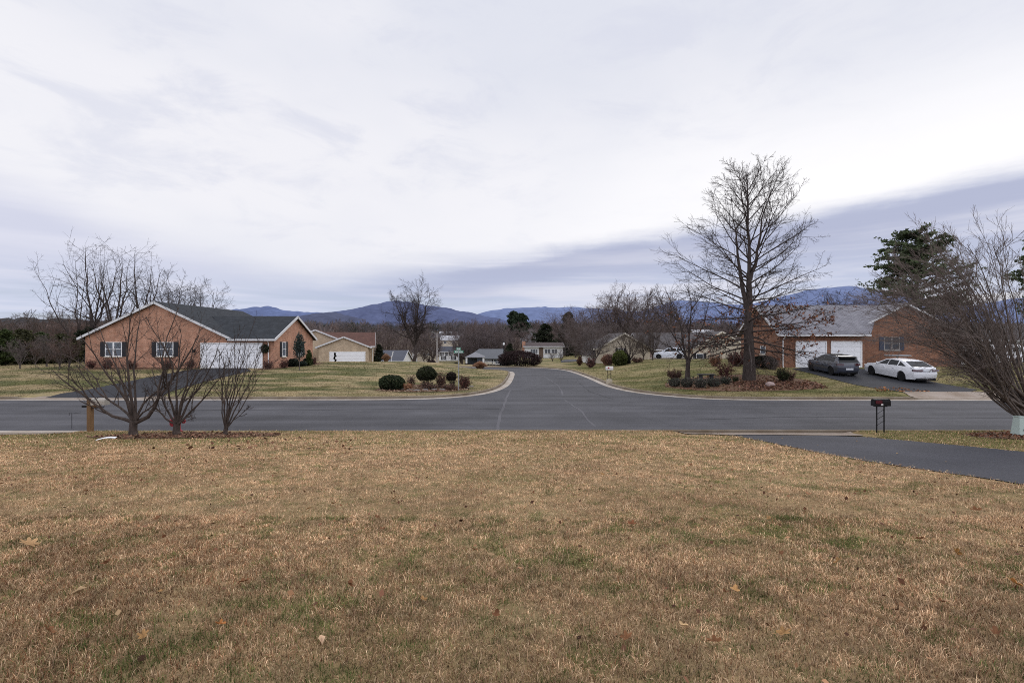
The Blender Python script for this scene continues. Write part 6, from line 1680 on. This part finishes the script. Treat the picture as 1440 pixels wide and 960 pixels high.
# ---- clipped and loose shrubs
def shrub(px, py, d, wpx, hpx, col, label, leaf=.05, n=5000, seed=1, lump=.1, name='shrub', cat='shrub', stem=0, group=None, sq=2.0, depth=.3, lift=0):
    X = (px - 720) * d / F; z = h1(X, d); a = wpx * d / F / 2; h = hpx * d / F
    o = empty(name, (X, d, z), label, cat, group)
    c = h / 1.75
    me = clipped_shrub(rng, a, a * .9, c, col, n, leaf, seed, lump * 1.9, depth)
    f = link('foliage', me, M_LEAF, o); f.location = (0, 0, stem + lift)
    gr, _ = stem_bundle(rng, 34, stem + c * 1.75, a * 1.02, .012, 5, 5, base=.15); link('stem', tube_mesh('stem', gr, False), BARK_DARK, o)
    return o
DG = (.03, .042, .018)
shrub(551.5, 547, 32.6, 36, 20, DG, 'low broad dark green clipped shrub at the left of the corner bed', .05, 6500, 1)
shrub(600, 543, 33.5, 27, 18, (.034, .04, .018), 'round dark green clipped shrub on brown stems, tallest in the corner bed', .05, 6500, 2, stem=.58)
shrub(635, 540, 34.3, 14, 12, (.03, .022, .017), 'small dark round shrub left of the street sign pole', .05, 3000, 3, stem=.5)
def twig_bush(px, py, d, wpx, hpx, label, mat, n=60, name='bare_shrub', leafcol=None, leafn=0, leaf=.05, group=None, sub=6, sub2=4, r=.009, cat='shrub', up=.05, dens=1):
    X = (px - 720) * d / F; z = h1(X, d); a = wpx * d / F / 2; h = hpx * d / F
    gr, P1 = stem_bundle(rng, n, h * .8, a * .75, r, 5, sub, sub2=sub2, base=a * .35, up=up)
    parts = [('stem', tube_mesh('stem', gr, False), mat)]
    if leafn:
        leafn = int(leafn * .6); A = np.concatenate([P1.reshape(-1, 3), gr[0][0][:, 2:].reshape(-1, 3)]); C = A[rng.integers(0, len(A), leafn)] + rng.standard_normal((leafn, 3)) * leaf * .8
        C = C[C[:, 2] > .03]
        parts.append(('foliage', cards_mesh('foliage', C, leaf, rng, np.asarray(leafcol)[rng.integers(0, len(leafcol), len(C))] if np.ndim(leafcol) > 1 else leafcol), M_LITTER))
    return thing_from(name, (X, d, z), label, cat, parts, group)
RB = [(.14, .075, .055), (.09, .05, .04), (.18, .105, .075)]
twig_bush(578, 546, 34.4, 20, 20, 'loose twiggy brown shrub between the two green clipped shrubs', TWIG_BROWN, 40, leafcol=RB, leafn=300)
twig_bush(620, 543, 34.2, 20, 26, 'tall twiggy reddish shrub between the round clipped shrub and the small dark one', TWIG_RED, 70, leafcol=RB, leafn=1100)
twig_bush(653, 543, 33.7, 22, 21, 'wide maroon-brown twiggy shrub right behind the street sign pole', TWIG_RED, 80, leafcol=[(.09, .035, .03), (.12, .055, .04), (.06, .03, .025)], leafn=1800)
twig_bush(604, 546, 33.0, 34, 12, 'low brown twigs under the round clipped shrub', TWIG_BROWN, 70, leafcol=RB, leafn=700)
twig_bush(632, 546, 33.1, 34, 9, 'low dead brown perennials in front of the small dark shrub', TWIG_BROWN, 70, leafcol=RB, leafn=900)
twig_bush(574, 548.5, 32.3, 15, 11, 'rusty drooping clump beside the low broad green shrub', plain('rusty_straw', (.3, .16, .09), .9, .3, 4), 120, leafcol=[(.34, .17, .1), (.24, .11, .06), (.4, .24, .15)], leafn=700, up=-.25, r=.007)
# ornamental grass clumps
def grass_clump(px, d, wpx, hpx, col, label, n=900):
    X = (px - 720) * d / F; z = h1(X, d); a = wpx * d / F / 2; h = hpx * d / F
    w = rng.random(n) * 6.28; s = a * np.sqrt(rng.random(n)); hh = h * (.7 + .3 * rng.random(n)) * (1 - .35 * (s / a) ** 2)
    t = np.linspace(0, 1, 5)[None, :, None]; B = np.stack([np.cos(w) * s * .35, np.sin(w) * s * .35, np.zeros(n)], -1)[:, None]
    T = np.stack([np.cos(w) * s, np.sin(w) * s, hh], -1)[:, None]
    P = B + (T - B) * np.concatenate([np.repeat(t ** 1.6, n, 0), np.repeat(t ** 1.6, n, 0), t - .25 * t ** 4 * (s / a)[:, None, None]], -1)
    g_, Q = tubes([(P, np.repeat((.02 * np.linspace(1, .5, 5))[None], n, 0), 3)])
    c = np.asarray(col) * (.7 + .5 * rng.random((n, 1))) ; c = np.repeat(c, 15, 0) * (.6 + .5 * (g_[:, 2:3] / h))
    o = empty('ornamental_grass', (X, d, z), label, 'ornamental grass'); link('blade_clump', mesh_np('blade_clump', g_, Q, col=c), M_LITTER, o)
grass_clump(675, 62, 22, 12, (.40, .23, .14), 'tan fluffy ornamental grass clump at the lawn edge by the bend')
grass_clump(543, 72, 14, 13, (.36, .22, .14), 'pinkish tan grass clump against the right corner of the tan house')
grass_clump(852, 63, 16, 17, (.34, .2, .14), 'pinkish tan ornamental grass in front of the gabled tan house')
# maroon hedge by the bend
shrub(731, 515, 66.5, 62, 20, (.034, .018, .018), 'big wide maroon-brown rounded hedge at the end of the side road', .09, 9000, 5, .14, name='hedge', cat='hedge', sq=2.4)
shrub(871, 515, 59, 20, 20, (.07, .085, .02), 'bright green rounded bush in front of the gabled tan house', .07, 6000, 6, .16)
shrub(880, 514, 60.5, 13, 15, (.028, .03, .018), 'dark bush tucked behind the right side of the bright green bush', .07, 3000, 7)
twig_bush(831, 516, 60, 18, 16, 'maroon twiggy shrub at the foot of the bluish-grey forked tree', TWIG_RED, 80, leafcol=[(.08, .035, .035), (.12, .06, .05)], leafn=1500, leaf=.08, r=.014)
twig_bush(858, 514, 62, 14, 18, 'reddish twiggy shrub left of the bright green bush', TWIG_RED, 80, leafcol=[(.13, .06, .045), (.16, .08, .06)], leafn=1200, leaf=.08, r=.014)
twig_bush(815, 512, 66, 9, 14, 'upright rust-brown shrub by the white wing of the gabled house', TWIG_RED, 60, leafcol=[(.1, .05, .03), (.08, .04, .025)], leafn=1400, leaf=.09, r=.014)
twig_bush(896, 515, 61, 20, 9, 'low brown shrub under the dark low-branched tree', TWIG_BROWN, 60, leafcol=RB, leafn=900, leaf=.08, r=.014)
# foundation planting of the left house
for i, (px, d, w, hh, col, lb) in enumerate([(412, 46.2, 15, 11, (.016, .019, .012), 'dark green rounded shrub under the left window of the brick end wall'), (433, 48.3, 15, 11, (.018, .021, .013), 'dark green shrub at the right end of the brick end wall'), (425, 47.2, 13, 7, (.03, .04, .03), 'low bluish shrub between the two dark shrubs of the brick end wall')]):
    shrub(px, 515, d, w, hh, col, lb, .06, 3500, 11 + i)
for px, d, w, hh, lb in ((399, 44.3, 15, 13, 'reddish twiggy shrub at the front corner of the brick end wall'), (377, 43.6, 17, 13, 'maroon twiggy shrub between garage door and downspout'), (441, 50, 10, 13, 'reddish twiggy shrub beyond the right corner of the left brick house'), (128, 43.8, 16, 14, 'reddish bare shrub at the left corner under the first gable window'), (150, 43.6, 22, 16, 'wide reddish bare shrub under the first gable window'), (186, 43.6, 20, 14, 'reddish bare shrub between the two gable windows'), (235, 43.6, 20, 15, 'bare brown shrub under the second gable window'), (268, 43.5, 16, 17, 'brown twiggy shrub left of the white garage door')):
    twig_bush(px, 516, d, w, hh, lb, TWIG_RED, 60, leafcol=[(.09, .03, .03), (.13, .06, .05), (.06, .03, .025)], leafn=700, leaf=.06, r=.01)
# young evergreen on a thin stem before the end wall
d = 42.4; X = (421 - 720) * d / F
C, dd = shell_points(rng, 2600, .42, .42, 1.25, .9, .3, 3, zmin=-1); C[:, 0] *= (1.15 - .35 * C[:, 2] / 1.25); C[:, 2] += 2.05
TPp, TRr = limbs([[(0, 0, -.05, .035), (.02, 0, 1.5, .03), (-.02, 0, 3.3, .01)]], 8); b1 = spawn(TPp, TRr, rng, 34, .28, .98, (70, 10), .22, .45, k=4, up=.03, rmin=.006)
thing_from('young_tree', (X, d, h1(X, d)), 'young thin-stemmed evergreen planted before the right window of the brick end wall', 'tree', [('trunk', tube_mesh('trunk', [(TPp, TRr, 6), (b1[0], b1[1], 4)]), BARK_GREY), ('crown', cards_mesh('crown', C[rng.random(len(C)) < .8], .065, rng, (.04, .055, .05)), M_LEAF)])
# shrubs in the oak bed
for i, (px, d, w, hh, lb) in enumerate([(948, 34.4, 22, 13, 'grey-green low shrub at the left end of the oak bed'), (966, 33.8, 24, 15, 'grey-green spreading shrub below the small forked tree'), (985, 33.2, 24, 15, 'grey-green spreading shrub in front of the dark bench'), (1004, 33.4, 24, 14, 'grey-green shrub right of the bench, before the red-leaved shrub'), (1020, 34.2, 18, 11, 'grey-green shrub nearest the oak trunk at left')]):
    twig_bush(px, 540, d, w, hh, lb, TWIG_GREY, 110, 'spreading_shrub', [(.05, .058, .045), (.075, .08, .065), (.035, .04, .028), (.09, .075, .06)], 2600, .05, 'grey-green shrubs in the oak bed')
twig_bush(949, 529, 38.6, 28, 16, 'brown twiggy bush in front of the silver white car', TWIG_RED, 110, leafcol=[(.1, .05, .04), (.07, .04, .035)], leafn=1800, leaf=.05)
twig_bush(1019, 525, 37.6, 30, 25, 'small red-brown shrub on a single short stem behind the oak bed', TWIG_RED, 24, leafcol=[(.12, .05, .045), (.08, .035, .035), (.17, .08, .065)], leafn=2400, leaf=.05)
twig_bush(1036, 516, 44, 34, 24, 'maroon hedge-like shrub left of the oak trunk', TWIG_RED, 120, leafcol=[(.06, .022, .022), (.09, .035, .03)], leafn=4200, leaf=.06)
twig_bush(1006, 512, 45, 22, 20, 'rusty pale-twigged shrub by the shuttered window', plain('twig_rust', (.22, .11, .07), .9, .3, 3), 80, leafcol=[(.2, .095, .06), (.26, .14, .09)], leafn=1500, leaf=.06)
shrub(1073, 520, 41.6, 36, 17, (.012, .015, .009), 'dark green shrub in the shade right of the oak trunk', .06, 4500, 31)
twig_bush(1086, 515, 40.5, 34, 26, 'grey bare twiggy shrub before the brick wall left of the downspout', TWIG_GREY, 70, sub=7, sub2=5)
twig_bush(1101, 541, 34.6, 22, 22, 'upright green-brown shrub on the lawn left of the garage drive', TWIG_DARK, 70, leafcol=[(.035, .045, .018), (.05, .05, .025), (.025, .03, .015)], leafn=2600, leaf=.05)
twig_bush(1112, 540, 34.9, 18, 17, 'brown twiggy shrub leaning right of the green-brown one', TWIG_RED, 50, leafcol=RB, leafn=600)
twig_bush(1034, 533, 35.2, 10, 8, 'small green shrublet at the left foot of the oak', TWIG_DARK, 30, leafcol=(.03, .04, .018), leafn=500)
# shrubs in the dip, far left centre
for px, d, w, hh, c, lb in ((565, 98, 26, 11, (.024, .017, .017), 'dark maroon shrub at the foot of the tall lone tree'), (606, 96, 14, 13, (.035, .022, .026), 'purplish round shrub left of the pale utility pole'), (619, 98, 10, 9, (.016, .02, .014), 'dark green round shrub right of the pale utility pole'), (642, 98, 12, 10, (.016, .02, .014), 'dark green shrub at the right end of the white two-storey house'), (655, 84, 24, 8, (.04, .025, .02), 'low reddish brown shrub left of the porch'), (692, 82, 40, 8, (.035, .02, .016), 'low wide brown shrub before the low grey house'), (545, 92, 34, 7, (.04, .025, .02), 'low brown shrub line before the long dark grey roof')):
    shrub(px, 510, d, w, hh, c, lb, .12, 2600, int(px), .2)

# ---- the far woods: one mass
def far_woods(name, n, xr, yr, tall, cols, per, seed, accept=None):
    r_ = np.random.default_rng(seed)
    y = yr[0] + (yr[1] - yr[0]) * r_.random(n) ** .8; x = (xr[0] + (xr[1] - xr[0]) * r_.random(n)) * y
    z = H(x, y); h = tall * (.6 + .6 * r_.random(n)); rad_ = h * (.28 + .14 * r_.random(n))
    col = np.asarray(cols)[r_.integers(0, len(cols), n)] * (.75 + .5 * r_.random((n, 1)))
    m_ = n * per; i = np.repeat(np.arange(n), per)
    d = unit(r_.standard_normal((m_, 3))) * (r_.random((m_, 1)) ** .45)
    C = np.stack([x[i] + d[:, 0] * rad_[i], y[i] + d[:, 1] * rad_[i], z[i] + h[i] * .56 + d[:, 2] * h[i] * .46], -1)
    # slender upright slivers that read as twigs from afar
    out = unit(d * np.array([1, 1, .6]) + np.array([0, 0, .55])); L = (h[i] * .16 * (.5 + r_.random(m_)))[:, None]
    sd = unit(np.cross(out, r_.standard_normal((m_, 3)))) * (h[i] * .011)[:, None] * (1 + r_.random((m_, 1)))
    V = np.stack([C - sd, C + sd, C + out * L], 1).reshape(-1, 3)
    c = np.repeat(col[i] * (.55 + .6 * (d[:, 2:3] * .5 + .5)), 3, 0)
    tag(link(name, mesh_np(name, V, tris=np.arange(m_ * 3).reshape(-1, 3), col=c), M_LITTER), kind='stuff')
WC = [(.125, .102, .1), (.105, .09, .092), (.14, .112, .103), (.095, .085, .088), (.14, .1, .085), (.055, .06, .045)]  # wood colours greyed to carry the haze of distance
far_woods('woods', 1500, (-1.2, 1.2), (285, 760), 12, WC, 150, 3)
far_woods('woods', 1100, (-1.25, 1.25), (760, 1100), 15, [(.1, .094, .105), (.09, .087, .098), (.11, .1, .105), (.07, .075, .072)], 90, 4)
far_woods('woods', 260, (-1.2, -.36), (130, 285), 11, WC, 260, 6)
# ------------------------------------------------------------------ sky, sun, camera
SUN_AZ, SUN_EL = rad(34), rad(30)      # azimuth clockwise from +y
wd = bpy.data.worlds.new('World'); SC.world = wd; wd.use_nodes = True
nt = wd.node_tree; nt.nodes.clear()
out = nt.nodes.new('ShaderNodeOutputWorld'); bg = nt.nodes.new('ShaderNodeBackground'); bg.inputs['Strength'].default_value = .1
nt.links.new(bg.outputs[0], out.inputs[0])
sky = nt.nodes.new('ShaderNodeTexSky'); sky.sky_type = 'NISHITA'; sky.sun_disc = False; sky.sun_elevation = SUN_EL; sky.sun_rotation = SUN_AZ
sky.air_density = 1.2; sky.dust_density = 1.5
tc = nt.nodes.new('ShaderNodeTexCoord'); D = tc.outputs['Generated']
def mth(op, a, b=None, c=None):
    n = nt.nodes.new('ShaderNodeMath'); n.operation = op
    for i, x in enumerate((a, b, c)):
        if x is None: continue
        if isinstance(x, bpy.types.NodeSocket): nt.links.new(x, n.inputs[i])
        else: n.inputs[i].default_value = x
    return n.outputs[0]
def mrange(v, a, b, c=0, d=1, smooth=True):
    n = nt.nodes.new('ShaderNodeMapRange'); n.interpolation_type = 'SMOOTHSTEP' if smooth else 'LINEAR'
    for i, x in zip((1, 2, 3, 4), (a, b, c, d)):
        if isinstance(x, bpy.types.NodeSocket): nt.links.new(x, n.inputs[i])
        else: n.inputs[i].default_value = x
    nt.links.new(v, n.inputs[0]); return n.outputs[0]
sep = nt.nodes.new('ShaderNodeSeparateXYZ'); nt.links.new(D, sep.inputs[0]); X, Y, Z = sep.outputs
az = mth('ARCTAN2', X, Y); te = mth('DIVIDE', Z, mth('SQRT', mth('ADD', mth('MULTIPLY', X, X), mth('MULTIPLY', Y, Y))))
def cloud(scale, sc, detail=5, rough=.55, dist=0):
    m = nt.nodes.new('ShaderNodeMapping'); m.inputs['Scale'].default_value = scale; m.inputs['Location'].default_value = (3.1, 1.7, .4); nt.links.new(D, m.inputs[0])
    n = nt.nodes.new('ShaderNodeTexNoise'); n.inputs['Scale'].default_value = sc; n.inputs['Detail'].default_value = detail; n.inputs['Roughness'].default_value = rough; n.inputs['Distortion'].default_value = dist
    nt.links.new(m.outputs[0], n.inputs['Vector']); return n.outputs['Fac']
# lower edge of the bright cloud deck as a function of azimuth (turned into 0..1)
fc = nt.nodes.new('ShaderNodeFloatCurve'); cu = fc.mapping.curves[0]
pts = [(-180, .24), (-90, .24), (-60, .235), (-46, .212), (-39, .168), (-29, .120), (-23, .104), (-13, .132), (-3, .158), (12, .194), (20, .208), (29, .214), (46, .240), (70, .25), (180, .24)]
for i, (a, t) in enumerate(pts):
    x_ = (a + 180) / 360
    if i < 2: cu.points[0 if i == 0 else 1].location = (x_ if i == 0 else 1, t)
cu.points[0].location = (0, .24); cu.points[-1].location = (1, .24)
for a, t in pts[1:-1]: cu.points.new((a + 180) / 360, t)
for p_ in cu.points: p_.handle_type = 'AUTO'
fc.mapping.use_clip = False; fc.mapping.update()
nt.links.new(mth('MULTIPLY_ADD', az, 1 / (2 * math.pi), .5), fc.inputs['Value'])
edge = fc.outputs[0]
n_fine = cloud((1, 1, 7), 3.2, 6, .6); n_str = cloud((1, 1, 16), 2.0, 5, .55, .3); n_big = cloud((1, 1, 2.2), 1.5, 4, .5); n_puff = cloud((1, 1, 2.6), 5.5, 6, .62, .4)
rel = mth('ADD', mth('SUBTRACT', te, edge), mth('ADD', mth('MULTIPLY', mth('SUBTRACT', n_fine, .5), .06), mth('MULTIPLY', mth('SUBTRACT', n_puff, .5), .035)))
softness = mrange(az, rad(-25), rad(10), .06, .03)
deck = mrange(rel, mth('MULTIPLY', softness, -.55), softness)      # 1 above the edge
def col(c): return (c[0], c[1], c[2], 1)
def mx(f, a, b):
    n = nt.nodes.new('ShaderNodeMix'); n.data_type = 'RGBA'
    for i, x in ((0, f), (6, a), (7, b)):
        if isinstance(x, bpy.types.NodeSocket): nt.links.new(x, n.inputs[i])
        else: n.inputs[i].default_value = x
    return n.outputs[2]
def srgb(r, g, b, k=10.0):
    f = lambda v: (v / 255 / 12.92 if v / 255 <= .04045 else ((v / 255 + .055) / 1.055) ** 2.4)
    return (f(r) * k, f(g) * k, f(b) * k, 1)
# upper deck: near white with faint lavender mottling, brightest along its edge towards the sun
up = mx(mrange(n_big, .35, .68), srgb(225, 228, 239), srgb(241, 241, 247))
up = mx(mth('MULTIPLY', mrange(n_puff, .46, .7), .7), up, srgb(219, 222, 236))
sunward = mrange(az, rad(-20), rad(35)); glow = mth('MULTIPLY', mrange(rel, .34, .02), mth('MULTIPLY_ADD', sunward, .85, .12))
up = mx(glow, up, srgb(254, 253, 255, 10.4))
# lower band: lavender grey, streaked, paler towards the horizon
lo = mx(mrange(te, .02, .17), srgb(192, 205, 232), srgb(191, 197, 220))
lo = mx(mrange(n_str, .42, .68), lo, srgb(222, 224, 238))
leftlight = mrange(az, rad(-16), rad(-34)); lo = mx(mth('MULTIPLY', leftlight, mth('MULTIPLY_ADD', mrange(te, .04, .15), .55, .15)), lo, srgb(221, 223, 239))
core = mth('MULTIPLY', mrange(rel, -.085, -.03), mrange(rel, .0, -.02)); core = mth('MULTIPLY', core, mrange(az, rad(-30), rad(0)))
lo = mx(mth('MULTIPLY', core, .5), lo, srgb(174, 180, 207))
c = mx(deck, lo, up)
gap = mth('MULTIPLY', mth('MULTIPLY', mrange(te, .12, .0), mrange(n_str, .55, .4)), .45)
c = mx(gap, c, sky.outputs[0])
# brightness added to the unseen sky overhead and behind, to light the house fronts
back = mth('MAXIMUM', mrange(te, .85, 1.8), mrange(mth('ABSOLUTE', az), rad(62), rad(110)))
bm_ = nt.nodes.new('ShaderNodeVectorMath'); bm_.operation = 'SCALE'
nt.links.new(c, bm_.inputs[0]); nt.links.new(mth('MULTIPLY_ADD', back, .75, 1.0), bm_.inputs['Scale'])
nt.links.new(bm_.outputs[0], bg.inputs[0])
wd.cycles.sampling_method = 'MANUAL'; wd.cycles.sample_map_resolution = 512
sun = bpy.data.lights.new('sun', 'SUN'); sun.energy = .75; sun.angle = rad(20); sun.color = (1, .95, .9)
so = bpy.data.objects.new('sun', sun); COL.objects.link(so)
dv = Vector((math.sin(SUN_AZ) * math.cos(SUN_EL), math.cos(SUN_AZ) * math.cos(SUN_EL), math.sin(SUN_EL)))
so.rotation_euler = (-dv).to_track_quat('-Z', 'Y').to_euler()
cam = bpy.data.cameras.new('camera'); co = bpy.data.objects.new('camera', cam); COL.objects.link(co)
co.location = (0, 0, E); co.rotation_euler = (rad(90), 0, 0)
cam.lens = 17.5; cam.sensor_width = 36; cam.sensor_fit = 'HORIZONTAL'; cam.clip_start = .1; cam.clip_end = 30000
SC.camera = co
SC.view_settings.view_transform = 'Standard'; SC.view_settings.look = 'None'; SC.view_settings.exposure = 0; SC.view_settings.gamma = 1
SC.render.engine = 'CYCLES'; SC.cycles.max_bounces = 5; SC.cycles.diffuse_bounces = 3; SC.cycles.glossy_bounces = 2; SC.cycles.transmission_bounces = 2
SC.cycles.use_denoising = False; SC.cycles.pixel_filter_type = 'BLACKMAN_HARRIS'; SC.cycles.filter_width = 1.0
